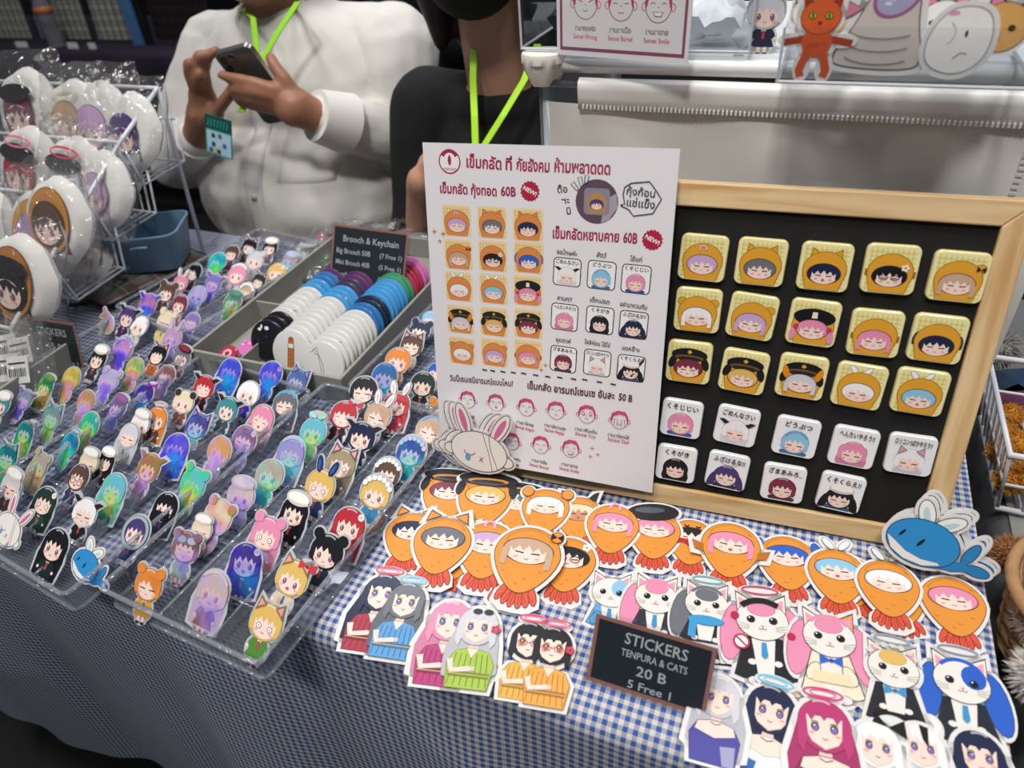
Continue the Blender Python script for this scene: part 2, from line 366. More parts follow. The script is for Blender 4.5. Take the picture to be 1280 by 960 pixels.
def chibi(hair, style='bob', acc='', dress='#2b2f3a', eyes='open', mouth='smile', body=True, skin=SKN):
    """small big-headed figure, head one unit wide; returns art and backing blobs"""
    h = HAIR[hair]; A = Art(); B = []
    o = .05
    def be(x, y, rx, ry, rot=0): B.append(('e', x, y, rx+o, ry+o, rot))
    def bpl(p): B.append(('p', p))
    if style in ('long', 'twin'):
        if style == 'long':
            p = [(-.46, .1), (-.56, -.35), (-.5, -.95), (-.28, -1.0), (.28, -1.0), (.5, -.95), (.56, -.35), (.46, .1)]
            A.poly(p, dark(h, .8)); bpl([(-.52, .1), (-.64, -.35), (-.57, -1.02), (-.28, -1.08), (.28, -1.08), (.57, -1.02), (.64, -.35), (.52, .1)])
        else:
            for q in (-1, 1):
                A.ell(q*.56, -.28, .15, .42, dark(h, .85), 14, rot=q*.25); be(q*.56, -.28, .15, .42, q*.25)
    if body:
        for q in (-1, 1): A.poly([(q*.03, -.8), (q*.15, -.8), (q*.14, -1.12), (q*.04, -1.12)][::q], skin); A.ell(q*.1, -1.14, .09, .05, INK, 8)
        A.poly([(-.15, -.4), (.15, -.4), (.2, -.62), (.34, -.95), (-.34, -.95), (-.2, -.62)][::-1], dress)
        for q in (-1, 1): A.ell(q*.25, -.6, .07, .17, dress, 10, rot=q*.5); A.ell(q*.33, -.72, .05, .05, skin, 8)
        A.poly([(-.13, -.42), (.13, -.42), (0, -.58)][::-1], '#f4f2f2'); A.poly([(-.03, -.5), (.03, -.5), (.045, -.7), (0, -.75), (-.045, -.7)][::-1], '#b6404d' if sum(srgb(dress)) < .6 else '#3a6fae')
        be(0, -.72, .36, .36); be(0, -1.05, .2, .12)
    A.ell(0, 0, .525, .49, dark(h, .45), 26); A.ell(0, 0, .51, .475, dark(h, .85), 26); be(0, 0, .52, .49)
    A.ell(0, -.1, .40, .335, dark(skin, .6), 22); A.ell(0, -.1, .39, .325, skin, 22)
    bang(A, .5, 0, 0, h, low=.02, ry=.465)
    A.arc(-.02, .1, .34, 60, 120, .05, lite(h, .35), 5)
    if style == 'side': A.poly([(-.1, .3), (.42, .25), (.46, -.12), (.3, -.2), (.12, .02)][::-1], dark(h, .9))
    if style in ('bob', 'long', 'side'):
        for q in (-1, 1): A.poly([(q*.5, .1), (q*.36, .1), (q*.34, -.25), (q*.44, -.33), (q*.52, -.2)][::-q], h)
    face(A, 0, -.12, 1., eyes, mouth=mouth)
    a = acc.split('+')
    if 'catears' in a:
        for q in (-1, 1):
            A.poly([(q*.46, .2), (q*.42, .62), (q*.14, .42)][::q], dark(h, .35)); A.poly([(q*.41, .3), (q*.385, .53), (q*.22, .42)][::q], '#e79aa8'); bpl([(q*.56, .16), (q*.47, .72), (q*.02, .44)][::q])
    if 'bunny' in a or 'navyears' in a:
        c1, c2 = ('#f5f2f2', '#f0b3c2') if 'bunny' in a else ('#223668', '#3d5fa6')
        for q in (-1, 1): A.ell(q*.27, .62, .11, .27, dark(c1, .6), 14, rot=-q*.3); A.ell(q*.27, .62, .095, .25, c1, 14, rot=-q*.3); A.ell(q*.27, .6, .045, .17, c2, 10, rot=-q*.3); be(q*.27, .62, .11, .27, -q*.3)
    if 'horns' in a:
        for q in (-1, 1): A.poly([(q*.3, .36), (q*.46, .25), (q*.72, .46), (q*.52, .48)][::q], '#2a2024'); bpl([(q*.2, .36), (q*.44, .12), (q*.84, .5), (q*.5, .6)][::q])
    if 'bun' in a:
        for q in (-1, 1): A.ell(q*.4, .42, .17, .16, h, 12); be(q*.4, .42, .17, .16)
    if 'beret' in a:
        A.ell(.05, .43, .45, .19, '#4a1f2c', 18, rot=-.12); A.ell(.03, .47, .36, .12, '#8c2f42', 16, rot=-.12); be(.05, .44, .45, .2)
    if 'cap' in a:
        A.ell(0, .42, .46, .22, '#cfc8c0', 18); A.ell(0, .45, .42, .18, '#f7f4ee', 18); A.line([(-.44, .33), (0, .27), (.44, .33)], .07, '#d8d1c6'); be(0, .44, .47, .22)
    if 'blackcap' in a:
        A.ell(0, .40, .52, .22, '#17181d', 20); A.arc(0, .1, .45, 40, 140, .07, '#e0a240', 8); be(0, .4, .52, .22)
    if 'headband' in a: A.arc(0, .02, .5, 35, 145, .07, '#f5f3f4', 9); be(0, .1, .5, .47)
    if 'blueband' in a: A.arc(0, .02, .47, 30, 150, .09, '#6fa6cf', 9)
    if 'frill' in a:
        for i in range(7): t = R(30+20*i); A.ell(.52*math.cos(t), .5*math.sin(t), .1, c='#b8b2ae', n=10); A.ell(.52*math.cos(t), .5*math.sin(t), .085, c='#fbfafa', n=10)
        be(0, .06, .56, .56)
    if 'ribbon' in a: A.poly([(.3, .45), (.62, .62), (.62, .32)][::-1], '#c7394b'); A.poly([(.3, .45), (.02, .6), (.05, .34)], '#c7394b'); A.ell(.32, .46, .05, c='#8b2231', n=8); be(.33, .48, .3, .14)
    if 'whitebow' in a:
        for q in (-1, 1): A.ell(q*.2, .58, .2, .1, '#c2c8d6', 12, rot=q*.35); A.ell(q*.2, .58, .18, .08, '#f7f8fb', 12, rot=q*.35)
        be(0, .58, .36, .15)
    if 'halo' in a: A.ring(0, .62, .34, .1, .035, dark(lite(h, .5), .9)); be(0, .6, .33, .1)
    if 'goggles' in a:
        A.ell(0, .22, .44, .15, '#254a78', 18); A.ell(-.19, .22, .17, .11, '#7fc3ec', 12); A.ell(.19, .22, .17, .11, '#a7d9f3', 12)
    if 'glasses' in a:
        for q in (-1, 1): A.ring(q*.19, -.14, .14, .12, .022, '#4d3a3e', 16)
        A.line([(-.05, -.13), (.05, -.13)], .02, '#4d3a3e')
    if 'hood' in a:
        A.ring(0, -.02, .56, .56, .12, '#9fb0b8', 26); A.ring(0, -.02, .57, .57, .02, '#56646c', 26); be(0, -.02, .57, .57)
    if 'mask' in a: A.poly([(-.34, -.17), (.34, -.17), (.3, -.36), (0, -.43), (-.3, -.36)][::-1], '#14151b')
    if 'panda' in a:
        for q in (-1, 1): A.ell(q*.4, .36, .16, .15, '#3a2c2b', 12); be(q*.4, .36, .16, .15)
    if 'flower' in a: A.ell(.34, .3, .11, c='#e9e4ef', n=8); A.ell(.34, .3, .04, c='#e6b84c', n=6)
    return A, B
def back_mesh(B, t):
    m = MB()
    for b in B:
        if b[0] == 'e':
            _, x, y, rx, ry, rot = b; ca, sa = math.cos(rot), math.sin(rot)
            p = [(x+rx*math.cos(u)*ca-ry*math.sin(u)*sa, y+rx*math.cos(u)*sa+ry*math.sin(u)*ca) for u in [2*math.pi*i/22 for i in range(22)]]
        else: p = b[1]
        a = sum(p[i][0]*p[(i+1) % len(p)][1]-p[(i+1) % len(p)][0]*p[i][1] for i in range(len(p)))
        m.prism(p if a > 0 else p[::-1], 0, t)
    return m
STOCKS = {}
def sticker(name, A, B, sc, M, label, cat='sticker', group=None, ink=None, th=.0006, stock=None):
    mb_ = back_mesh(B, th/sc); mb_.v = [(x*sc, y*sc, z*sc) for x, y, z in mb_.v]
    o = mb_.build(name, stock or STOCK); o.matrix_world = M; tag(o, label, cat, group)
    p = A.mb(sc, th+2e-5).build('print', ink or PRINT, col=True); p.parent = o
    return o

# ---- hooded fried-shrimp figure
def hood_face(A, hair, x, y, s, eyes='shut', mouth='smile', style='bob', ry=.62, skin=SKN):
    """face in an oval opening, opening half width s"""
    h = HAIR[hair]
    A.ell(x, y, s*1.04, s*ry*1.06, '#5a3517', 24); A.ell(x, y, s, s*ry, dark(h, .8), 24)
    A.ell(x, y-s*.10, s*.84, s*ry*.86, skin, 20)
    bang(A, s*.97, x, y, h, low=s*.06, dip=s*.17, a0=8, ry=s*ry*.95)
    for q in (-1, 1): A.poly([(x+q*s*.97, y+.1*s), (x+q*s*.72, y+.15*s), (x+q*s*.72, y-.3*s), (x+q*s*.85, y-.28*s)][::-q], h)
    face(A, x, y-.1*s, s*1.7, eyes, mouth=mouth, hair=h)
    if style == 'long':
        for q in (-1, 1): A.poly([(x+q*s*1.02, y), (x+q*s*.78, y), (x+q*s*.76, y-.75*s), (x+q*s*1.0, y-.7*s)][::-q], h)
ORG = '#e29238'
def tempura(hair, acc='', mouth='smile', style='bob', skin=SKN):
    A = Art(); B = []; o = .05
    # tail
    for q in (-1, 1):
        for k, w_ in ((.05, .0), (.14, .03), (.23, .07)): A.ell(q*k, -.70+w_, .062, .15, '#8c2a1d', 12, rot=q*k*1.6); A.ell(q*k, -.70+w_, .048, .135, '#d9553c', 12, rot=q*k*1.6); A.line([(q*k*.7, -.62), (q*k*1.15, -.78+w_)], .012, '#a8341f')
    B.append(('p', [(-.18, -.45), (-.33, -.6), (-.36, -.78), (-.2, -.90), (0, -.91), (.2, -.90), (.36, -.78), (.33, -.6), (.18, -.45)]))
    def egg(k, sc): return [((.5*math.cos(t))*(1-.30*max(0, -math.sin(t))**1.3)*sc, (.47*math.sin(t) if math.sin(t) > 0 else .62*math.sin(t))*sc+0) for t in [2*math.pi*i/30 for i in range(30)]]
    A.poly(egg(0, 1.), '#7a4413'); A.poly(egg(0, .975), ORG); B.append(('p', egg(0, 1.11)))
    A.arc(0, 0, .43, 35, 150, .018, '#c77a24', 8)
    for (x, y) in ((-.28, -.28), (.05, -.36), (.25, -.22), (-.05, -.45), (.3, .3), (-.34, .22)): A.arc(x, y, .03, 200, 320, .012, '#b96d20', 3)
    hood_face(A, hair, 0, .07, .375, mouth=mouth, style=style, skin=skin, ry=.55)
    a = acc.split('+')
    if 'catears' in a:
        for q in (-1, 1): A.poly([(q*.38, .36), (q*.33, .60), (q*.12, .50)][::q], '#7a4413'); A.poly([(q*.355, .38), (q*.32, .56), (q*.15, .49)][::q], ORG); B.append(('p', [(q*.5, .3), (q*.37, .70), (q*.0, .5)][::q]))
    if 'bow' in a: A.ell(.38, .36, .1, c='#7a4413', n=14); A.ell(.38, .36, .085, c=ORG, n=14); A.poly([(.38, .36), (.47, .42), (.47, .30)][::-1], '#15151a'); A.poly([(.38, .36), (.29, .42), (.29, .30)], '#15151a'); B.append(('e', .38, .36, .13, .13, 0))
    if 'cap' in a:
        A.ell(0, .42, .58, .16, '#1a1c26', 22, rot=-.05); A.ell(0, .38, .4, .07, '#c98b3c', 16); A.ell(0, .36, .33, .045, '#2a2c38', 14); B.append(('e', 0, .42, .64, .22, 0))
        for q in (-1, 1): A.ell(q*.5, .2, .08, .17, '#1a1c26', 10, rot=q*.2); B.append(('e', q*.5, .2, .13, .2, 0))
    if 'beret' in a: A.ell(-.05, .42, .5, .2, '#101117', 22, rot=.1); A.ell(-.12, .46, .3, .07, '#4d5260', 14, rot=.1); B.append(('e', -.05, .42, .56, .26, .1))
    if 'buns' in a:
        for q in (-1, 1): A.ell(q*.42, .36, .13, c='#7a4413', n=14); A.ell(q*.42, .36, .115, c=ORG, n=14); B.append(('e', q*.42, .36, .18, .18, 0))
    if 'leaf' in a:
        for q in (-1, 1): A.ell(q*.14, .58, .07, .15, '#8f8f92', 12, rot=-q*.7); A.ell(q*.14, .58, .055, .135, '#f4f4f4', 12, rot=-q*.7); B.append(('e', q*.14, .58, .12, .2, -q*.7))
    if 'curl' in a: A.arc(.0, .40, .09, -30, 200, .045, '#dfa6cf', 6)
    if 'glasses' in a:
        for q in (-1, 1): A.ring(q*.12, .03, .095, .07, .016, '#33262a', 14)
    if 'flower' in a:
        for i in range(5): t = R(72*i); A.ell(.3+.05*math.cos(t), .3+.05*math.sin(t), .035, c='#f4f2f2', n=6)
    if 'fins' in a:
        for q in (-1, 1): A.poly([(q*.45, -.05), (q*.66, .02), (q*.60, -.16), (q*.44, -.2)][::q], '#b96d20'); B.append(('p', [(q*.4, .05), (q*.74, .08), (q*.66, -.24), (q*.38, -.26)][::q]))
    if 'tails' in a:
        for q in (-1, 1): A.ell(q*.52, .18, .1, .22, dark(HAIR[hair], .8), 12, rot=q*.3); A.ell(q*.52, .18, .085, .2, HAIR[hair], 12, rot=q*.3); B.append(('e', q*.52, .18, .15, .26, q*.3))
    if 'horns' in a:
        for q in (-1, 1): A.poly([(q*.2, .44), (q*.36, .36), (q*.42, .62), (q*.3, .56)][::q], '#17171b'); B.append(('p', [(q*.1, .4), (q*.4, .3), (q*.52, .7), (q*.26, .66)][::q]))
    if 'stripes' in a:
        for x in (-.3, -.12, .12, .3): A.arc(x, .34, .05, 200, 340, .03, '#241a16', 4)
        A.poly([(-.33, -.02), (.33, -.02), (.28, -.16), (.12, -.1), (-.02, -.2), (-.16, -.11), (-.28, -.18)][::-1], '#b8242c')
    return A, B

# ---- cat bust in clothes
def catfig(hair, dress, patch='', scarf=None, long=True, tall=False, acc=''):
    h = HAIR[hair]; A = Art(); B = []; W_ = '#e9e5df'
    if long:
        for q in (-1, 1): A.ell(q*.42, -.25, .17, .5, dark(h, .55), 16, rot=q*.12); A.ell(q*.42, -.25, .155, .48, h, 16, rot=q*.12); B.append(('e', q*.42, -.25, .23, .56, q*.12))
    hb = -1.0 if tall else -.8
    A.poly([(-.26, -.3), (.26, -.3), (.42, hb+.05), (.3, hb), (-.3, hb), (-.42, hb+.05)][::-1], INK)
    A.poly([(-.25, -.3), (.25, -.3), (.4, hb+.06), (.3, hb+.015), (-.3, hb+.015), (-.4, hb+.06)][::-1], dress); B.append(('p', [(-.34, -.25), (-.5, hb), (-.3, hb-.07), (.3, hb-.07), (.5, hb), (.34, -.25)]))
    A.poly([(-.16, -.33), (.16, -.33), (.1, hb+.05), (-.1, hb+.05)][::-1], W_)
    for q in (-1, 1):
        A.ell(q*.24, -.62, .09, .17, INK, 12, rot=q*.4); A.ell(q*.24, -.62, .078, .158, dress, 12, rot=q*.4); A.ell(q*.17, -.72, .06, .05, W_, 8)
        if tall: A.ell(q*.14, hb-.02, .11, .08, INK, 12); A.ell(q*.14, hb-.02, .1, .07, W_, 12); B.append(('e', q*.14, hb-.02, .17, .14, 0))
    A.s = [([(x*1.12, y) for x, y in p], f, c, k) for p, f, c, k in A.s]; B = [('e', b[1]*1.12, b[2], b[3], b[4], b[5]) if b[0] == 'e' else ('p', [(x*1.08, y) for x, y in b[1]]) for b in B]; i0, j0 = len(A.s), len(B)
    for q in (-1, 1):
        A.poly([(q*.42, .1), (q*.44, .56), (q*.12, .36)][::q], INK); A.poly([(q*.41, .13), (q*.425, .52), (q*.15, .36)][::q], W_ if q < 0 or patch != 'orange' else '#e39a5c'); A.poly([(q*.38, .22), (q*.39, .44), (q*.23, .34)][::q], '#eea0b4')
        B.append(('p', [(q*.52, .1), (q*.51, .68), (q*.0, .4)][::q]))
    A.ell(0, 0, .455, .39, INK, 26); A.ell(0, 0, .443, .378, W_, 26); B.append(('e', 0, 0, .52, .46, 0))
    if patch == 'side': A.ell(.2, .12, .2, .22, h, 14)
    else: A.ell(0, .22, .25, .15, dark(h, .6), 16); A.ell(0, .22, .24, .14, h, 16)
    if long: A.arc(0, 0, .41, 40, 140, .07, h, 8)
    for q in (-1, 1): A.ell(q*.19, .0, .075, .072, '#2a2a30', 14); A.ell(q*.19, .0, .045, c='#0a0a0c', n=10); A.ell(q*.19-.025, .03, .016, c='#ffffff', n=6)
    A.poly([(-.035, -.11), (.035, -.11), (0, -.15)][::-1], '#d98a90'); A.arc(-.035, -.15, .035, 200, 350, .01, INK, 4); A.arc(.035, -.15, .035, 190, 340, .01, INK, 4)
    for q in (-1, 1):
        for k in (0, 1, 2): A.line([(q*.22, -.13-.03*k), (q*.42, -.08-.06*k)], .007, '#8d8780')
    g_ = lambda x, y: (x*.90, y*.90-.01)
    A.s = A.s[:i0]+[([g_(x, y) for x, y in p], f, c, k) for p, f, c, k in A.s[i0:]]; B = B[:j0]+[('e', b[1]*.9, b[2]*.9-.01, b[3]*.92, b[4]*.92, b[5]) if b[0] == 'e' else ('p', [g_(x, y) for x, y in b[1]]) for b in B[j0:]]
    if scarf: A.ell(0, -.36, .34, .1, dark(scarf, .6), 18); A.ell(0, -.36, .33, .09, scarf, 18); A.poly([(-.3, -.36), (-.16, -.38), (-.18, -.75), (-.32, -.72)][::-1], scarf)
    elif 'bow' in acc:
        c = '#2f63c9' if 'blue' in acc else '#3a93d0'
        for q in (-1, 1): A.poly([(0, -.42), (q*.17, -.33), (q*.17, -.5)][::-q], c)
        A.ell(0, -.42, .035, c=dark(c, .6), n=8)
    else: A.poly([(-.035, -.4), (.035, -.4), (.05, -.62), (0, -.67), (-.05, -.62)][::-1], '#3a93c9')
    if 'frill' in acc:
        A.poly([(-.3, hb+.2), (.3, hb+.2), (.36, hb+.1), (-.36, hb+.1)][::-1], '#141419')
        for i in range(7): t = R(35+18.3*i); A.ell(.45*math.cos(t), .41*math.sin(t), .055, c='#d7d2cc', n=8)
    if 'ring' in acc: A.ring(0, .52, .3, .085, .03, '#6ab9bd' if 'teal' in acc else '#c84a74' if 'rose' in acc else '#8a97a3'); B.append(('e', 0, .5, .36, .14, 0))
    if 'sign' in acc: A.ell(-.34, -.42, .13, c='#b22a48', n=16); A.ell(-.34, -.42, .1, c='#f5eeee', n=14); A.line([(-.41, -.35), (-.27, -.49)], .03, '#b22a48')
    if 'sign' in acc: A.arc(0, -.01, .40, 50, 140, .10, '#17181f', 8, ry=.34)
    if 'rose' in acc: A.ell(-.42, .02, .07, c='#b52a4a', n=9); A.ell(.42, -.25, .07, c='#b52a4a', n=9)
    if 'cream' in acc: A.poly([(-.3, -.8), (.3, -.8), (.26, -.62), (-.26, -.62)], '#ecd9b4')
    if 'tail' in acc: A.arc(.42, hb+.1, .16, -90, 60, .09, '#e8a06a' if patch == 'orange' else '#f3f0ea', 6); B.append(('e', .5, hb+.1, .2, .24, 0))
    return A, B

# ---- girl bust
def girl(hair, dress, style='long', acc='', stripes=None, flip=1, arm=True):
    h = HAIR[hair]; A = Art(); B = []
    if style == 'long':
        A.poly([(-.33, .1), (-.5, -.5), (-.46, -1.1), (-.2, -1.2), (.25, -1.15), (.47, -.95), (.42, -.3), (.33, .1)], dark(h, .75)); B.append(('p', [(-.42, .1), (-.59, -.5), (-.54, -1.17), (-.2, -1.29), (.3, -1.24), (.56, -1.0), (.5, -.3), (.42, .1)]))
    B.append(('p', [(-.42, -1.42), (.42, -1.42), (.49, -.75), (.33, -.44), (-.33, -.44), (-.49, -.75)]))
    A.poly([(-.07, -.25), (.07, -.25), (.09, -.5), (-.09, -.5)][::-1], dark(SKN, .88))
    A.poly([(-.3, -.5), (-.08, -.42), (.08, -.42), (.3, -.5), (.42, -.78), (.36, -1.36), (-.36, -1.36), (-.42, -.78)][::-1], dark(dress, .55))
    A.poly([(-.29, -.51), (-.08, -.44), (.08, -.44), (.29, -.51), (.40, -.78), (.345, -1.34), (-.345, -1.34), (-.40, -.78)][::-1], dress)
    if stripes:
        for i in range(7):
            x = -.3+.1*i; A.line([(x*.9, -.56), (x*1.1, -1.3)], .014, dark(stripes, .75))
        A.poly([(-.36, -.98), (.36, -.98), (.35, -1.1), (-.35, -1.1)][::-1], dark(dress, .45)); A.line([(-.36, -1.04), (.36, -1.04)], .02, '#d9b065')
    A.poly([(-.1, -.44), (.1, -.44), (0, -.66)][::-1], SKN)
    if not arm:
        A.poly([(-.29, -.51), (-.08, -.44), (.08, -.44), (.29, -.51), (.33, -.68), (.0, -.80), (-.33, -.68)][::-1], SKN)
        A.line([(-.33, -.69), (.0, -.81), (.33, -.69)], .018, dark(dress, .6)); A.line([(-.09, -.47), (0, -.52), (.09, -.47)], .02, '#2a2a33')
        A.poly([(-.34, -.9), (-.1, -.95), (-.16, -1.34), (-.34, -1.34)], lite(dress, .3) if sum(srgb(dress)) < 1.5 else '#2f63a8')
    if arm:
        A.line([(-.36, -.72), (-.3, -.98), (.02, -.9)], .12, dark(SKN, .7)); A.line([(-.36, -.72), (-.3, -.97), (.02, -.9)], .105, SKN)
        for k in range(3): A.line([(.02, -.87-.03*k), (.1, -.86-.035*k)], .022, SKN)
    A.ell(0, .0, .36, .38, dark(h, .45), 24); A.ell(0, .0, .35, .37, dark(h, .9), 24); B.append(('e', 0, .0, .43, .45, 0))
    A.poly([(-.26, .12), (-.27, -.08), (-.17, -.25), (0, -.34), (.17, -.25), (.27, -.08), (.26, .12)], dark(SKN, .7)); A.poly([(-.25, .12), (-.26, -.08), (-.165, -.24), (0, -.325), (.165, -.24), (.26, -.08), (.25, .12)], SKN)
    bang(A, .345, 0, .02, h, n=4, low=.08, dip=.09, ry=.355)
    for q in (-1, 1): A.poly([(q*.35, .1), (q*.24, .15), (q*.22, -.15), (q*.28, -.42), (q*.36, -.3)][::-q], h)
    A.arc(-.03, .12, .23, 60, 120, .035, lite(h, .4), 5)
    for q in (-1, 1):
        A.ell(q*.125, -.04, .056, .066, INK, 12); A.ell(q*.125, -.052, .042, .05, '#7c6fae' if hair != 'black' else '#b06a3c', 8); A.ell(q*.12-.012, -.02, .012, c='#ffffff', n=6); A.ell(q*.17, -.13, .04, .02, '#f2aaa6', 8)
        A.arc(q*.125, -.03, .07, 40, 140, .012, INK, 4)
    A.arc(0, -.17, .035, 200, 340, .012, '#a84b55', 4)
    if 'glasses' in acc:
        for q in (-1, 1): A.ring(q*.12, -.06, .09, .07, .014, '#b0303c', 14)
        A.line([(-.03, -.05), (.03, -.05)], .014, '#b0303c')
    if 'ring' in acc: c = '#e0407c' if 'rose' in acc else '#7ec8e6' if 'sky' in acc else '#b9d96a'; A.ring(0, .46, .28, .09, .03, c); A.ring(0, .46, .18, .055, .015, c); B.append(('e', 0, .45, .31, .13, 0))
    if 'bow' in acc: A.poly([(-.18, .33), (-.42, .5), (-.45, .2)], '#17181d'); A.poly([(-.18, .33), (.0, .52), (.06, .36)][::-1], '#17181d'); B.append(('e', -.25, .36, .27, .2, 0))
    if 'streak' in acc: A.poly([(-.02, .37), (.12, .34), (.1, .0), (.02, .12)][::-1], '#16171c')
    if 'shades' in acc:
        for q in (-1, 1): A.ell(.05+q*.1, .27, .09, .06, '#2c2a30', 10)
    if 'flower' in acc:
        for i in range(5): t = R(72*i); A.ell(.33+.05*math.cos(t), -.05+.05*math.sin(t), .04, c='#c23e52', n=7)
    sq = lambda y: y if y > -.42 else -.42+(y+.42)*.78
    A.s = [([(x, sq(y)) for x, y in p], f, c, k) for p, f, c, k in A.s]; B = [b if b[0] == 'e' else ('p', [(x, sq(y)) for x, y in b[1]]) for b in B]
    if flip < 0:
        for i, (p, f, c, k) in enumerate(A.s): A.s[i] = ([(-x, y) for x, y in p], [t[::-1] for t in f], c, k)
        B = [('e', -b[1], b[2], b[3], b[4], -b[5]) if b[0] == 'e' else ('p', [(-x, y) for x, y in b[1]]) for b in B]
    return A, B
def shiftB(B, dx, dy, s=1):
    return [('e', b[1]*s+dx, b[2]*s+dy, b[3]*s, b[4]*s, b[5]) if b[0] == 'e' else ('p', [(x*s+dx, y*s+dy) for x, y in b[1]]) for b in B]
# ================================================================ CLEAR TRAYS
LEAN = R(40)
TRAYS = {}
def tray(key, label, P, ang, w, d, cols=3, rows=7, hh=.024):
    """P: front-left corner on the table; the tray runs back along its own y"""
    M = Matrix.Translation((P[0], P[1], TZ+.0025)) @ Matrix.Rotation(ang, 4, 'Z')
    e = empty('sticker_tray', (0, 0, 0), label=label, cat='tray', group=None); e.matrix_world = M; TRAYS[key] = (M, w, d, cols)
    t = .0012
    m = MB(); m.box((0, 0, 0), (w, d, .0012)); o = m.build('base', TRAYM); o.parent = e
    for nm, lo, hi in (('front', (0, 0, .0012), (w, t, hh)), ('back', (0, d-t, .0012), (w, d, hh)), ('left', (0, t, .0012), (t, d-t, hh)), ('right', (w-t, t, .0012), (w, d-t, hh))):
        o = MB().box(lo, hi).build('side_wall', TRAYM); o.parent = e
    m = MB(); path = [(x, y, hh+.0008) for x, y in rrect(w+.004, d+.004, .007, 4, w/2, d/2)]
    m.tube(path, .0021, 6, closed=True); o = m.build('rim', TRIM, smooth=True); o.parent = e
    m = MB(); m.tube([(x, y, .002) for x, y in rrect(w+.002, d+.002, .007, 4, w/2, d/2)], .0018, 6, closed=True); o = m.build('foot_rim', TRIM, smooth=True); o.parent = e
    for i in range(1, cols):
        x = w*i/cols; o = MB().box((x-.0006, t, .0012), (x+.0006, d-t, .013)).tube([(x, t, .0135), (x, d-t, .0135)], .0011, 5).build('divider', TRIM); o.parent = e
    for i in range(1, rows):
        y = d*i/rows; o = MB().box((t, y-.0006, .0012), (w-t, y+.0006, .009)).build('cross_rib', TRIM); o.parent = e
    return e
tray('A', 'left clear plastic tray of standing chibi stickers beside the grey box', (-.865, .262), R(-9), .168, .30)
tray('B', 'middle clear plastic tray with the white bunny and whale stickers in its front row', (-.674, .214), R(-7.5), .172, .295)
tray('C', 'right clear plastic tray of chibi stickers overhanging the front edge of the table', (-.478, .207), R(-4.5), .168, .295)
tray('D', 'back left clear plastic tray of small chibi stickers beside the plaid pouch', (-.840, .572), R(-9), .150, .262, rows=6)
tray('E', 'narrow clear plastic tray of chibi stickers between the brooch box and the poster', (-.427, .508), R(-4), .110, .25, cols=2, rows=5)

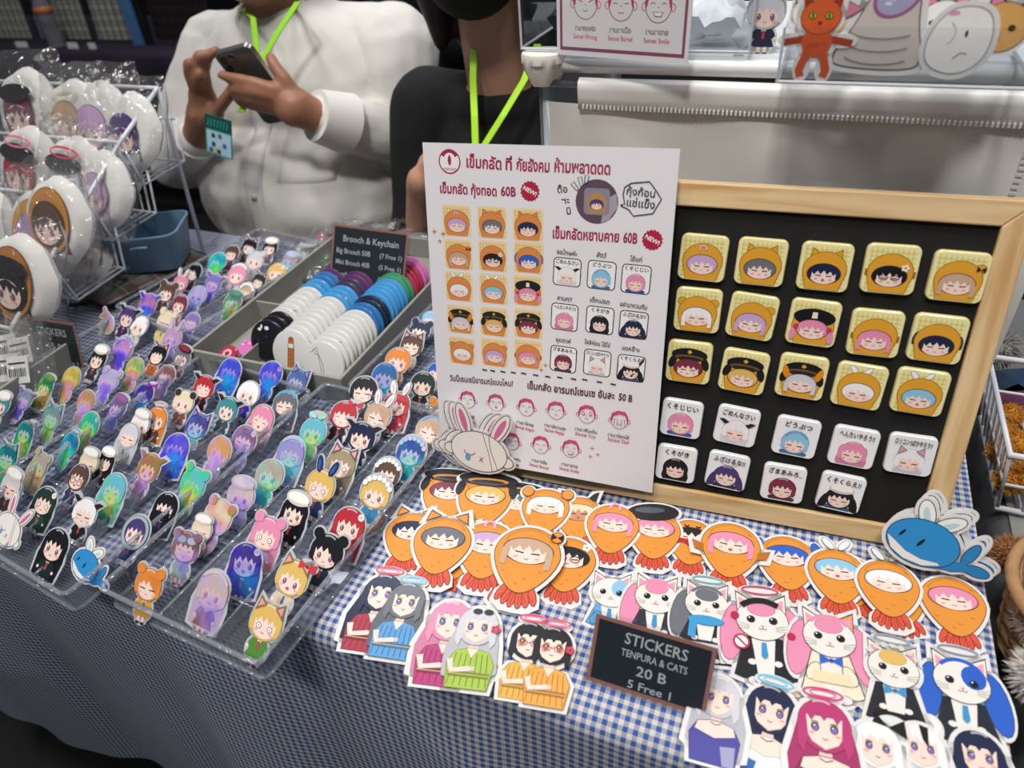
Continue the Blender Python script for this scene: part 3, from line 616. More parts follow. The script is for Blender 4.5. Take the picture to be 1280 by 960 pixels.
CH = """
A 2 507 30 teal bob cap #2f7d7d open 0
A 31 500 28 teal bob horns #3a3f49 wide 1
A 57 484 29 black long beret #222222 open 1
A 90 473 30 orange side - #6b2740 shut 2
A 123 449 30 black bob cap #33343b open 0
A 154 437 30 pink bob frill #c99ad0 open 2
A 198 444 29 black bob catears #d4702f happy 0
A 228 447 27 grey bob beret #7b2631 open 0
A 169 461 30 teal side - #1c5f87 open 2
A 136 477 31 lightblue bob bun #37b078 open 2
A 108 502 31 khaki bob - #75a53a wide 2
A 66 522 33 khaki bob catears #dfd07a happy 1
A 32 541 30 navy long ribbon #2a2d3c open 1
A 10 572 34 darkgreen bob catears #1f8b53 shut 1
A 208 470 29 navy bob mask #2b2a8a wide 1
A 181 493 29 black side ribbon #2e8fa8 open 1
A 147 510 31 navy bob beret #1d7a8a open 1
A 113 531 34 teal bob flower #1f9a72 open 2
A 88 556 32 black side halo #d78fa5 open 2
A 50 582 34 pink long bun #c9a2b4 open 1
A 15 607 36 silver bob cap #3a3637 shut 0
B 57 627 38 darkgreen long flower #1d4a3c wide 0
B 112 578 30 cream bob cap #c8b795 shut 0
B 99 597 36 brown bob glasses #23406e happy 0
B 133 577 30 black long cap #1d1e22 wide 0
B 162 545 33 silver long - #a9a9a4 shut 0
B 176 530 30 white bob cap #c9cbca open 0
B 197 524 32 orange long halo #4e3a35 open 0
B 230 503 31 cream bob panda #7b5146 open 0
B 256 484 31 red bob horns #3a2a2e happy 0
B 288 464 34 blue long - #1d7fc0 open 2
B 285 512 33 teal bob horns #2f5561 open 0
B 247 533 35 brown bob catears #d9b070 open 1
B 221 560 38 blue long - #8f86d8 open 2
B 187 585 38 maroon bob horns #5a2fc0 open 1
B 143 612 42 lightblue long - #2c2c33 happy 1
B 107 641 38 white bob horns #1c1c20 shut 0
B 70 682 44 black long - #172a2a open 0
B 171 665 40 purple bob hood #26306e open 0
B 208 634 38 black long mask #20305e open 0
B 242 605 42 lightblue bob bun #1d6fc0 wide 2
B 275 564 38 blonde side - #2447c9 open 2
B 306 550 38 purple bob flower #b08fd6 shut 1
B 328 524 37 pink long bow #d7b26a happy 0
B 311 492 33 white bob bow #2b2dc0 open 0
B 339 468 34 blue bob flower #4b3fd0 open 2
B 372 477 33 grey bob catears #8d8fa6 open 1
B 357 505 34 grey long blueband #33507e shut 0
C 187 731 44 orange side bun #d99a3a shut 0
C 233 684 43 black bob goggles+panda #3fae6a happy 1
C 253 662 32 cream bob cap #b79f86 shut 0
C 273 646 46 white bob panda #1d9a7e open 2
C 302 620 40 cream bob cap #f1efe8 open 1
C 338 594 42 blonde side - #5b7ad6 open 1
C 364 567 40 lilac long headband #7a6fd0 wide 1
C 392 540 38 lightblue bob whitebow #6fb7a8 open 1
C 430 519 38 red bob ribbon #1d1d22 happy 0
C 267 740 50 silver long headband #2a3350 open 1
C 308 701 47 navy long flower #224d4a open 1
C 334 668 46 pink long bun #b7a2d8 wide 0
C 369 640 42 black long cap #16171c open 0
C 401 607 43 blonde bob navyears #28406e wide 0
C 427 580 42 khaki long catears #55504a wide 0
C 452 546 39 navy bob horns #1f2436 open 0
C 473 520 38 beige side bunny #5f86b0 shut 0
C 334 778 50 blonde bob catears #4f8a3a wide 0
C 366 723 48 blonde bob catears+ribbon #d8c7a6 open 0
C 409 690 48 black side bun #27424f open 0
C 437 656 46 red long flower #b02a36 open 0
C 470 617 42 blonde bob frill #2f7fa8 open 0
C 484 592 36 brown bob frill #70665c shut 0
C 514 566 39 purple bob frill #33323c open 1
C 538 538 38 beige side blueband #6d5a50 shut 0
E 455 488 37 black bob - #4a4b52 shut 0
E 481 471 36 teal bob - #514a77 open 1
E 498 451 34 orange bob - #d88a3a open 0
E 515 432 30 brown bob catears #d2c38a shut 0
E 525 414 28 navy bob bun #28305c open 0
E 538 400 24 lightblue bob flower #89b5dd open 0
E 496 506 35 red long bunny #c04557 happy 0
E 529 481 33 darkgreen bob - #1c1d20 open 0
E 546 466 26 blue bob ribbon #d1503c open 0
E 547 512 26 orange bob bun #d8a078 open 0
D 160 397 29 purple bob horns #2e2a4e open 0
D 175 408 28 white bob flower #c9c2b0 open 0
D 185 381 30 orange side horns #7e6fd8 open 2
D 209 366 27 brown bob bun #4b3f3f open 0
D 226 354 22 pink bob bunny #d7b7b7 open 0
D 243 341 25 black side - #37383e shut 0
D 225 381 27 maroon bob - #c2455a open 0
D 208 402 28 cream bob bun #dcc46a happy 0
D 240 403 27 blue bob - #3a36a8 shut 1
D 216 423 29 lilac side bunny #cabbe0 open 1
D 247 370 27 silver side flower #b9b4d8 open 1
D 267 355 27 blue bob horns #2a30d0 open 1
D 291 378 27 maroon bob beret #4a4440 open 1
D 272 328 27 teal side - #35608a shut 2
D 290 317 23 brown bob - #6f5560 shut 0
D 312 309 23 black bob catears #4a4b4e open 0
D 338 310 22 black bob cap #5b5d60 open 0
D 319 326 25 silver bob bun #a5a3a4 open 0
D 297 344 28 pink bob headband #d8c3cc open 0
D 346 341 26 blonde bob flower #c99a50 open 0
D 362 327 22 blonde side cap #d9c76c open 1
D 324 352 22 darkgreen bob catears #27444c shut 0
D 308 366 23 beige bob frill #8a5c60 open 0
"""
ACCW = dict(cap='a white cap', beret='a dark red beret', horns='small dark horns', frill='a white frill headband', catears='cat ears', bun='two hair buns', ribbon='a red ribbon', mask='a black face mask', halo='a ring above the head',
            flower='a white hair flower', glasses='glasses', panda='round dark ears', hood='a pale grey hood', goggles='blue goggles and round ears', bow='loose hair', headband='a white headband', whitebow='a white bow', navyears='navy rabbit ears', bunny='white rabbit ears', blueband='a blue hairband')
HN = dict(darkgreen='dark green', lightblue='light blue')
EW = dict(open='open eyes', wide='round wide eyes', shut='closed eyes', happy='smiling closed eyes')
TW = dict(A='left tray', B='middle tray', C='right front tray', D='back left tray', E='narrow tray by the poster')
rows = [l.split() for l in CH.strip().split('\n')]
info = []
for r in rows:
    tk = r[0]; M, W_, D_, nc = TRAYS[tk]; p = T(float(r[1]), float(r[2]), .018); q = M.inverted() @ p
    info.append([r, q.x, q.y, p])
rnk = random.Random(3)
seen = {}
for I in info:
    r = I[0]; same = sorted([J[2] for J in info if J[0][0] == r[0]]); 
    hn = HN.get(r[4], r[4]); ac = [ACCW[a] for a in r[6].split('+') if a in ACCW]; ft = ' on holographic foil' if r[9] == '2' else ''
    base = f"{hn}-haired chibi sticker" + (f" with {ac[0]}" if ac else f" with {dict(long='long hair', bob='a plain bob', side='a side fringe')[r[5]]}") + ft
    I.append(base)
cnt = {}
for I in info: cnt[(I[4])] = cnt.get(I[4], 0)+1
cnt2 = {}
for I in info:
    k = I[4]+(f", {EW[I[0][8]]}" if cnt[I[4]] > 1 else ''); I.append(k); cnt2[(k, I[0][0])] = cnt2.get((k, I[0][0]), 0)+1
used_ = {}
for I in info:
    r, lx, ly, p, base, k = I
    M, W_, D_, nc = TRAYS[r[0]]
    lab = base + f", in the {TW[r[0]]}"
    if cnt2[(k, r[0])] > 1 or sum(1 for J in info if J[4] == base and J[0][0] == r[0]) > 1:
        sib = sorted([J for J in info if J[4] == base and J[0][0] == r[0]], key=lambda J: J[2]); n = sib.index(I)
        lab = base + f", {'nearer the front' if n == 0 else 'further back' if n == len(sib)-1 else 'halfway back'} in the {TW[r[0]]}"
    x, y, wpx = float(r[1]), float(r[2]), float(r[3]); dist = (p-CAM).length
    sc = wpx*dist/FPX/ (ray(x, y).length) * 1.0 * (.95 if r[0] != 'C' else .92)
    A, B = chibi(r[4], r[5], r[6] if r[6] != '-' else '', r[7], r[8], rnk.choice(['smile', 'smile', 'open', 'flat']))
    an = -math.radians(7 if r[0] in 'ABD' else 4)+rnk.uniform(-.10, .10)
    le = LEAN+rnk.uniform(-.06, .1)
    X = Vector((math.cos(an), math.sin(an), 0)); Y = Vector((-math.sin(an)*math.cos(le), math.cos(an)*math.cos(le), math.sin(le)))
    roll = rnk.uniform(-.08, .08); X, Y = X*math.cos(roll)+Y*math.sin(roll), Y*math.cos(roll)-X*math.sin(roll)
    # foot of the sticker stands just above the tray base
    zc = 1.12*sc*math.sin(le)+.0075
    p = T(x, y, zc)
    ink = [PRINT, HOLOS, HOLO][int(r[9])]
    sticker('chibi_sticker', A, B, sc, frame(p, X, Y), lab, 'sticker', group='chibi stickers standing in the clear trays', ink=ink, stock=CUT)
for nm_, (x, y, s_) in {'dummy': (0, 0, 0)}.items(): pass

# ---- bunny and whale stickers
def bunny():
    A = Art(); B = []; W_ = '#f2ede8'; K = '#4a4442'
    for q in (-1, 1):
        A.ell(q*.36, .58, .13, .34, K, 18, rot=-q*.38); A.ell(q*.36, .58, .115, .325, W_, 18, rot=-q*.38); A.ell(q*.36, .57, .06, .24, '#d9709f', 14, rot=-q*.38); B.append(('e', q*.36, .58, .17, .38, -q*.38))
        A.ell(q*.56, -.08, .13, .12, K, 14); A.ell(q*.56, -.08, .115, .105, W_, 14); B.append(('e', q*.56, -.08, .17, .16, 0))
    A.ell(0, 0, .56, .42, K, 30); A.ell(0, 0, .545, .405, W_, 30); B.append(('e', 0, 0, .61, .47, 0))
    A.line([(.04, .40), (.2, .0), (.3, -.34)], .012, K); A.line([(.16, .38), (.22, .1), (.4, -.28)], .012, K)
    A.arc(-.18, -.0, .12, 200, 340, .02, '#b43a6a', 6); A.ell(-.2, -.17, .055, .085, '#6fa0cf', 14)
    A.line([(.03, -.1), (.1, -.2)], .018, '#c4516f'); A.line([(.1, -.1), (.03, -.2)], .018, '#c4516f')
    return A, B
def whale():
    A = Art(); B = []; K = '#23384a'
    for rot, x, y in ((.35, -.08, .50), (-1.05, .28, .40)):
        A.ell(x, y, .13, .25, K, 18, rot=rot); A.ell(x, y, .115, .235, '#f3f1ec', 18, rot=rot); A.ell(x, y-.02, .05, .14, '#bcd8df', 12, rot=rot); B.append(('e', x, y, .18, .3, rot))
    for x, y, a, b_, r_ in ((.70, .0, .10, .21, -.35), (.86, -.26, .20, .10, -.15)): A.ell(x, y, a, b_, K, 18, rot=r_); B.append(('e', x, y, a+.05, b_+.05, r_))
    st_ = [(.30, -.02), (.52, -.17), (.70, -.16), (.74, -.30), (.52, -.37), (.24, -.36)][::-1]; A.poly(st_, K); B.append(('p', [(x*1.04, y*1.12) for x, y in st_]))
    for x, y, a, b_, r_ in ((.70, .0, .085, .195, -.35), (.86, -.26, .185, .085, -.15)): A.ell(x, y, a, b_, '#2c84c4', 18, rot=r_)
    A.poly([(x*.985, y*.96-.008) for x, y in st_], '#2c84c4')
    A.ell(0, 0, .56, .40, K, 30, rot=-.2); A.ell(0, 0, .545, .385, '#2f8fd0', 30, rot=-.2); B.append(('e', 0, 0, .62, .46, -.2))
    A.poly([(-.53, .02), (-.40, -.06), (-.2, -.20), (.05, -.28), (.30, -.28), (.34, -.31), (.1, -.38), (-.2, -.33), (-.42, -.2)][::-1], '#f0ece6')
    A.ell(-.33, .10, .025, .075, '#14202b', 10, rot=-.5); A.ell(-.03, .0, .028, .085, '#14202b', 10, rot=-.5)
    return A, B
def upright(px, py, wpx, z, ang, le, roll=0):
    p = T(px, py, z); sc = wpx*(p-CAM).length/FPX/ray(px, py).length
    X = Vector((math.cos(ang), math.sin(ang), 0)); Y = Vector((-math.sin(ang)*math.cos(le), math.cos(ang)*math.cos(le), math.sin(le)))
    X, Y = X*math.cos(roll)+Y*math.sin(roll), Y*math.cos(roll)-X*math.sin(roll)
    return sc, frame(p, X, Y)
A, B = bunny(); sc, M = upright(11, 662, 46, .022, R(-7), R(42), -.25); sticker('bunny_sticker', A, B, sc, M, 'small white bunny sticker with pink ears in the front row of the middle tray')
A, B = whale(); sc, M = upright(108, 707, 46, .022, R(-7), R(42), .05); sticker('whale_sticker', A, B, sc, M, 'small blue whale sticker with white leaf fins at the front right of the middle tray')
A, B = whale()
sc, M = upright(135, 405, 17, .022, R(-7), R(42), 2.6); sticker('fish_sticker', A, B, sc*1.4, M, 'rainbow foil fish sticker lying in the back left tray', ink=HOLO)

# ================================================================ BOARD
BR_, BL_ = T(1168, 697), T(700, 610)
bu = (BR_-BL_); bu.z = 0; bu.normalize(); bn = Vector((0, 0, 1)).cross(bu); BT = R(75)
bv = math.cos(BT)*bn+math.sin(BT)*Vector((0, 0, 1)); BN = bu.cross(bv)       # BN faces the viewer
BO = BR_-bu*.40+Vector((0, 0, .0045))                                                              # outer bottom left
MBD = frame(BO, bu, bv)
def BH(px, py, off=0.):
    q = MBD.inverted() @ HP(px, py, BO+BN*off, BN); return q.x, q.y
wood = bpy.data.materials.new('pine_wood'); wood.use_nodes = True
nt = wood.node_tree; b = nt.nodes['Principled BSDF']; tc = nt.nodes.new('ShaderNodeTexCoord'); mp = nt.nodes.new('ShaderNodeMapping'); mp.inputs['Scale'].default_value = (5, 60, 60)
wv = nt.nodes.new('ShaderNodeTexNoise'); wv.inputs['Scale'].default_value = 1.6; wv.inputs['Detail'].default_value = 6; wv.inputs['Distortion'].default_value = .6
cr = nt.nodes.new('ShaderNodeValToRGB'); cr.color_ramp.elements[0].position = .3; cr.color_ramp.elements[0].color = (*srgb('#c79a63'), 1); cr.color_ramp.elements[1].position = .62; cr.color_ramp.elements[1].color = (*srgb('#e6c898'), 1)
nt.links.new(tc.outputs['UV'], mp.inputs[0]); nt.links.new(mp.outputs[0], wv.inputs['Vector']); nt.links.new(wv.outputs['Fac'], cr.inputs[0]); nt.links.new(cr.outputs[0], b.inputs['Base Color']); b.inputs['Roughness'].default_value = .5
BW, BHT, FR = .40, .2835, .0180
bd = empty('display_board', (0, 0, 0), label='black display board in a pine frame leaning back behind the orange stickers', cat='board'); bd.matrix_world = MBD
o = MB().box((FR*.7, FR*.7, -.012), (BW-FR*.7, BHT-FR*.7, -.004)).build('panel', mat('black_felt_board', '#0a0a0b', .85, noise=.3, nscale=400, bump=.3, bscale=900)); o.parent = bd
def bar(l, wd):
    m = MB(); z0, z1 = -.016, 0
    m.v = [(0, 0, z0), (l, 0, z0), (l-wd, wd, z0), (wd, wd, z0), (0, 0, z1), (l, 0, z1), (l-wd, wd, z1), (wd, wd, z1)]
    m.f = [(0, 3, 2, 1), (4, 5, 6, 7), (0, 1, 5, 4), (1, 2, 6, 5), (2, 3, 7, 6), (3, 0, 4, 7)]; m.c = [(1, 1, 1)]*6; return m
for l, x, y, a in ((BW, 0, 0, 0), (BHT, BW, 0, 90), (BW, BW, BHT, 180), (BHT, 0, BHT, 270)):
    mm = bar(l, FR); me = mm.mesh('frame_rail', wood); uvl = me.uv_layers.new(name='UVMap')
    for lp in me.loops: c = me.vertices[lp.vertex_index].co; uvl.data[lp.index].uv = (c.x+l*.37+a*.011, c.y+c.z+a*.003)
    o = bpy.data.objects.new('frame_rail', me); COL.objects.link(o); o.parent = bd; o.matrix_local = Matrix.Translation((x, y, 0)) @ Matrix.Rotation(R(a), 4, 'Z')
    bv_ = o.modifiers.new('b', 'BEVEL'); bv_.width = .0012; bv_.segments = 2
# prop leg behind the board
o = MB().box((.17, .10, -.0), (.23, .24, .006)).build('prop', mat('prop_board', '#6d5a40', .7)); o.parent = bd
o.matrix_local = Matrix.Translation((0, .15, -.022)) @ Matrix.Rotation(R(22), 4, 'X') @ Matrix.Translation((0, -.24, 0))

def checks(A, w, a='#f1e9b0', b='#dccb74', n=9, r=.12):
    A.poly(rrect(w, w, w*r, 4), a)
    st = [-w*.44+w*.88*(i+.25)/n for i in range(n)]; h_ = w*.88/n*.25; mid = tuple((p+q)/2 for p, q in zip(srgb(a), srgb(b)))
    def quads(rs, c): A.poly([p for (x0, y0, x1, y1) in rs for p in ((x0, y0), (x1, y0), (x1, y1), (x0, y1))], c, fs=[tuple(4*i+k for k in range(4)) for i in range(len(rs))])
    quads([(u-h_, -w*.45, u+h_, w*.45) for u in st]+[], mid); quads([(-w*.45, u-h_, w*.45, u+h_) for u in st], mid); quads([(u-h_, v-h_, u+h_, v+h_) for u in st for v in st], b)
    A.k = max(A.k, 4)
def clipy(A, w, k0=0):
    for i, (p, f, c, k) in enumerate(A.s):
        if k > k0: A.s[i] = ([(max(-w, min(w, x)), max(-w, min(w, y))) for x, y in p], f, c, k)
def hooded_badge(hair, acc, mouth='smile', bg=('#efe6ac', '#d9c96f'), org='#dfa02f', style='bob', skin=SKN):
    A = Art(); checks(A, 1., *bg); ln = dark(org, .45); kk = A.k
    def hoodshape(s):
        return [(.44*s*math.cos(R(a)), -.06+.40*s*math.sin(R(a))) for a in range(-20, 201, 12)]+[(-.34*s, -.48), (.34*s, -.48)]
    a = acc.split('+')
    if 'catears' in a:
        for q in (-1, 1): A.poly([(q*.34, .1), (q*.30, .42), (q*.08, .28)][::q], ln); A.poly([(q*.32, .14), (q*.285, .385), (q*.11, .28)][::q], org)
    if 'leaf' in a:
        for q in (-1, 1): A.ell(-.05+q*.14, .38, .06, .13, '#77777a', 12, rot=-q*.7); A.ell(-.05+q*.14, .38, .05, .12, '#f5f4f2', 12, rot=-q*.7)
    if 'buns' in a or 'ear' in a:
        for q in ((-1, 1) if 'buns' in a else (1,)): A.ell(q*.36, .2, .11, c=ln, n=12); A.ell(q*.36, .2, .095, c=org, n=12)
    if 'fins' in a:
        for q in (-1, 1): A.poly([(q*.36, -.05), (q*.49, .0), (q*.49, -.14), (q*.38, -.18)][::q], ln)
    if 'tails' in a:
        for q in (-1, 1): A.ell(q*.42, -.02, .07, .16, HAIR[hair], 10, rot=q*.2)
    A.poly(hoodshape(1.02), ln); A.poly(hoodshape(.98), org)
    if 'cap' in a:
        for q in (-1, 1): A.ell(q*.38, .0, .09, .17, '#1a1a20', 10, rot=q*.3)
        A.ell(0, .2, .42, .17, '#17181d', 20); A.ell(0, .13, .34, .07, '#6b5426', 16); A.ell(0, .11, .28, .045, '#22222a', 14); A.poly([(-.06, .27), (0, .33), (.06, .27), (0, .22)][::-1], '#d6a23c')
    if 'beret' in a: A.ell(0, .14, .44, .2, '#14151a', 20); A.poly([(-.06, .12), (.06, .12), (.05, .26), (-.05, .26)], '#f0e7c9')
    if 'caphorn' in a:
        for q in (-1, 1): A.ell(q*.36, .1, .07, .16, '#e08a1d', 12, rot=-q*.3)
    hood_face(A, hair, 0, -.14, .335, mouth=mouth, style=style, ry=.66, skin=skin)
    if 'bow' in a:
        for q in (-1, 1): A.poly([(.36, .2), (.36+q*.08, .26), (.36+q*.08, .14)][::-q], '#16161a')
    if 'glasses' in a:
        for q in (-1, 1): A.ring(q*.11, -.16, .09, .06, .014, '#33262a', 12)
    if 'flower' in a:
        for i in range(5): t = R(72*i); A.ell(.27+.05*math.cos(t), .06+.05*math.sin(t), .03, c='#f7f5f2', n=6)
    if 'curl' in a: A.arc(-.02, .22, .07, -20, 210, .03, '#e0bfe0', 5)
    if 'berries' in a:
        for q in (-1, 1): A.ell(q*.35, -.1, .06, c='#c23a55', n=10); A.ell(q*.4, -.28, .07, .14, HAIR[hair], 10)
    clipy(A, .485, kk); return A
def word_badge(hair, txt, style='bob', acc='', dress='#2e3a55', mouth='smile', border=None, eyes='shut'):
    A = Art()
    if border: A.poly(rrect(1., 1., .15, 4), border); A.poly(rrect(.93, .93, .12, 4), '#f4f3f5')
    else: A.poly(rrect(1., 1., .13, 5), '#efeff2')
    kk = A.k
    fig, _ = chibi(hair, style, acc, dress, eyes, mouth, body=False)
    A.poly([(-.12, -.30), (.12, -.30), (.3, -.48), (-.3, -.48)][::-1], dress); A.ell(-.24, -.42, .09, .06, dress, 10); A.ell(.24, -.42, .09, .06, dress, 10)
    A.put(fig, 0, -.13, .64); clipy(A, .475, kk)
    _, _, wd = text_geo(txt, .02); ww = min(.8, wd*.17); put_text(A, txt, 0, .335, .17 if ww > .5 else .2, '#101014', width=ww, rot=-.03, fat=.02)
    return A
def dome(w):
    m = MB(); rings = []
    for s, z in ((1, 0), (1, .0022), (.985, .0034), (.94, .0042)): rings.append([(x*w*s, y*w*s, z) for x, y in rrect(1, 1, .14, 5)])
    n = len(rings[0]); v = [p for r_ in rings for p in r_]
    m.add(v, [(i*n+j, i*n+(j+1) % n, (i+1)*n+(j+1) % n, (i+1)*n+j) for i in range(3) for j in range(n)]+[tuple(range(3*n, 4*n)), tuple(range(n))[::-1]]); return m
ylw = mat('badge_rim_yellow', '#e6dd9c', .3, coat=.5); wht = mat('badge_rim_white', '#e9e9ec', .3, coat=.5); tin = mat('tin_back', '#b8bac0', .35, metal=1)
def badge(px, py, w, art, label, rim, roll, grp):
    x, y = BH(px, py, .0); M = MBD @ Matrix.Translation((x, y, -.0035)) @ Matrix.Rotation(roll, 4, 'Z')
    e = empty('square_badge', (0, 0, 0), label=label, cat='badge', group=grp); e.matrix_world = M
    o = dome(w).build('badge_shell', rim, smooth=30); o.parent = e
    o = art.mb(w*.95, .0043).build('printed_face', PRINT, col=True); o.parent = e
    o = MB().tube([(-w*.3, w*.1, -.0008), (w*.3, w*.1, -.0008)], .0007, 6).build('pin', tin); o.parent = e
YB_ = [ # px py hair acc mouth style label
 (878.6, 322.7, 'lilac', 'curl', 'flat', 'bob', 'pale pink hair and a small curl on the hood'), (951, 328, 'grey', 'catears', 'flat', 'bob', 'grey hair and a cat-eared hood'), (1031, 334, 'navy', 'catears', 'open', 'bob', 'navy hair and a cat-eared hood'),
 (1113, 337, 'black', 'glasses+flower+fins', 'flat', 'bob', 'black hair and glasses'), (1198, 346.5, 'beige', 'ear+bow', 'smile', 'long', 'light brown hair and a black bow'),
 (872, 388, 'white', 'buns', 'smile', 'long', 'white hair and round horned buns'), (940, 396, 'lilac', 'ear', 'smile', 'long', 'lilac straight hair'), (1016.5, 404, 'pink', 'beret+berries', 'wavy', 'bob', 'a black beret and pink hair'),
 (1094, 417, 'pink', 'fins', 'wavy', 'long', 'long pink hair'), (1172, 424, 'navy', 'tails+fins', 'smile', 'bob', 'navy side tails'),
 (861, 453, 'maroon', 'cap', 'smile', 'bob', 'a black peaked cap and dark red hair'), (929.6, 465, 'blonde', 'cap', 'smile', 'bob', 'a black peaked cap and blonde hair'), (1002, 471.5, 'silver', 'cap+caphorn', 'smile', 'long', 'a peaked cap with orange side horns'),
 (1074, 483, 'white', 'leaf', 'smile', 'bob', 'white hair and two white leaves'), (1150, 490.5, 'lightblue', 'leaf', 'open', 'bob', 'light blue hair and two white leaves')]
rr = random.Random(5)
for px, py, h_, a_, mo, st, lb in YB_:
    badge(px, py, .0365, hooded_badge(h_, a_, mo, style=st), f'yellow checked square badge, face with {lb}', ylw, rr.uniform(-.05, .03)-.02, 'yellow checked badges on the black board')
WB_ = [(851.6, 523.7, 'pink', 'くそじじい', 'bob', '', '#3b62a8', 'pink hair over a blue sleeve'), (920.6, 533, 'white', 'ごめんなさい', 'long', 'horns', '#2b2b33', 'white hair and black horns'), (995, 547, 'lightblue', 'どうぶつ', 'bob', 'blueband', '#4d6d8f', 'light blue hair'),
 (1067, 559.6, 'pink', 'へんたいやろう!!', 'long', 'headband', '#caa0ae', 'long pink hair and a headband'), (1138, 569, 'white', 'ロリコン!!ばかやろう!!', 'bob', 'catears', '#c9c6cc', 'white hair and cat ears'),
 (845, 580, 'black', 'くそがき', 'long', '', '#3a5560', 'long black hair'), (908.8, 589.4, 'purple', 'ふざけるな!!', 'twin', 'halo', '#2e2f44', 'dark purple side tails under a ring'), (979, 604.5, 'maroon', 'ざまあみろ..', 'bob', '', '#4d3b3b', 'dusky red bobbed hair'), (1050.7, 616.4, 'black', 'くそくらえ!!', 'twin', 'cap', '#37597d', 'black side tails and a cap')]
for px, py, h_, tx, st, a_, dr, lb in WB_:
    badge(px, py, .0345, word_badge(h_, tx, st, a_, dr), f'white lettered square badge, figure with {lb}', wht, rr.uniform(-.05, .03)-.02, 'white lettered badges on the black board')

# ================================================================ POSTER
Pc = [CAM+Vector(v) for v in ((-.29563946, .5143096, -.18820467), (-.0871511, .52248129, -.18331912), (-.07762934, .45513155, -.4743055), (-.2861177, .44695987, -.47919106))]
pu = (Pc[1]-Pc[0]).normalized(); pv = (Pc[0]-Pc[3]).normalized(); MP = frame(Pc[0], pu, pv); PW, PH = .2088, .2955
def PP(px, py):   # poster coordinates of a pixel: x right, y up from the top left corner
    q = MP.inverted() @ HP(px, py, MP.translation, MP.col[2].to_3d()); return q.x, q.y
P = Art(); P.k = 2; MG = '#a51f4f'; DK = '#25202a'; PKK = '#c43a70'
def pt(t, x0, y0, x1, y1, h, c, fat=.015):     # text between two pixels along its baseline centre
    a, b_ = PP(x0, y0), PP(x1, y1); put_text(P, t, (a[0]+b_[0])/2, (a[1]+b_[1])/2, h, c, width=math.hypot(b_[0]-a[0], b_[1]-a[1]), rot=math.atan2(b_[1]-a[1], b_[0]-a[0]), fat=fat)
pt('เข็มกลัด', 583, 203, 627, 206, .0125, MG, .03); pt('ที่', 632, 206, 640, 206.5, .0125, MG, .03); pt('ภัยสังคม', 645, 207, 687, 209, .0125, MG, .03); pt('ห้ามพลาดดด', 693, 208.5, 763, 212, .0125, MG, .03)
x, y = PP(562, 202); P.ell(x, y, .0098, c=MG, n=28); P.ell(x, y, .0087, c='#f3eff1', n=28); P.arc(x, y+.002, .0065, 20, 160, .003, MG, 8); P.ell(x, y+.001, .0016, .0042, MG, 10); put_text(P, 'กุงทอด', x, y-.006, .004, MG)
pt('เข็มกลัด กุ้งทอด', 550, 236, 621, 240, .0105, MG, .03); pt('60B', 626, 239.5, 645, 240.5, .0105, MG, .03)
for nx, ny in ((662.5, 239), (815.5, 300)):
    x, y = PP(nx, ny); P.poly([(x+(.0083 if i % 2 else .0073)*math.cos(2*math.pi*i/32), y+(.0083 if i % 2 else .0073)*math.sin(2*math.pi*i/32)) for i in range(32)], '#b3153f'); put_text(P, 'NEW!', x, y, .0048, '#f6eef0', rot=-.45, fat=.03)
pt('เข็มกลัดหยาบคาย', 691, 292, 774, 297, .0115, MG, .03); pt('60B', 779, 297.5, 797, 299, .0115, MG, .03)
for t, a, b_, rt in (('ดื้อ', 703, 237, .1), ('ซะ', 707, 251, .2), ('มิ', 711, 264, .2)): x, y = PP(a, b_); put_text(P, t, x, y, .0075, DK, rot=rt)
x, y = PP(746, 252); P.ell(x, y, .0170, c='#5d4757', n=28); P.poly([(x+.004, y-.0165), (x+.010, y-.0137), (x+.0165, y-.004), (x+.0155, y+.007), (x+.007, y+.002)], '#a8a1ab'); P.poly(rrect(.0205, .0205, .003, 3, x, y), '#8d8792')
sub = Art(); sub.ell(0, -.05, .42, .42, '#b58a56', 20); sub.poly([(-.33, -.1), (.33, -.1), (.4, -.48), (-.4, -.48)][::-1], '#b58a56'); hood_face(sub, 'purple', 0, -.12, .3, ry=.7); P.put(sub, x, y, .0185)
for k, (a, b_) in enumerate(((719, 233), (726, 227), (733, 225))):
    x, y = PP(a, b_); rt = .9-.45*k-.2; c_, s_ = math.cos(rt+1.57), math.sin(rt+1.57)
    q = [(x+c_*u-s_*v, y+s_*u+c_*v) for u, v in ((-.0035, -.001), (.0035, -.0016), (.0035, .0016), (-.0035, .001), (-.0035, -.001))]; P.line(q, .0006, DK)
bub = [PP(*p) for p in ((776, 256), (781, 255), (779, 243), (781, 234), (789, 229), (812, 227), (820, 238), (827, 249), (816, 267), (792, 270), (786, 262), (776, 257), (776, 256))]
P.line(bub, .0009, DK); x, y = PP(801, 241); put_text(P, 'กุ้งก้อน', x, y, .0078, DK, rot=-.06); x, y = PP(801, 255); put_text(P, 'แช่แข็ง', x, y, .0082, DK, rot=-.06)
def star(x, y, r):
    P.poly([(x+(r if i % 2 == 0 else r*.28)*math.cos(R(45*i+8)), y+(r if i % 2 == 0 else r*.28)*math.sin(R(45*i+8))) for i in range(8)], '#b98f48')
for a, b_, r_ in ((543, 289, .0028), (554, 292, .0028), (550, 301, .0025), (683, 455, .0024), (678, 461, .0024), (672, 448, .002), (742, 557, .0024), (749, 565, .0024), (740, 567, .0024)): star(*PP(a, b_), r_)
GX = [[(571, 276), (615, 278), (660, 281)], [(573, 318), (616, 320), (661, 322)], [(574, 358), (617, 361), (660, 363)], [(576, 399), (618, 402), (661, 404)], [(578, 438), (619, 440), (661, 442)]]
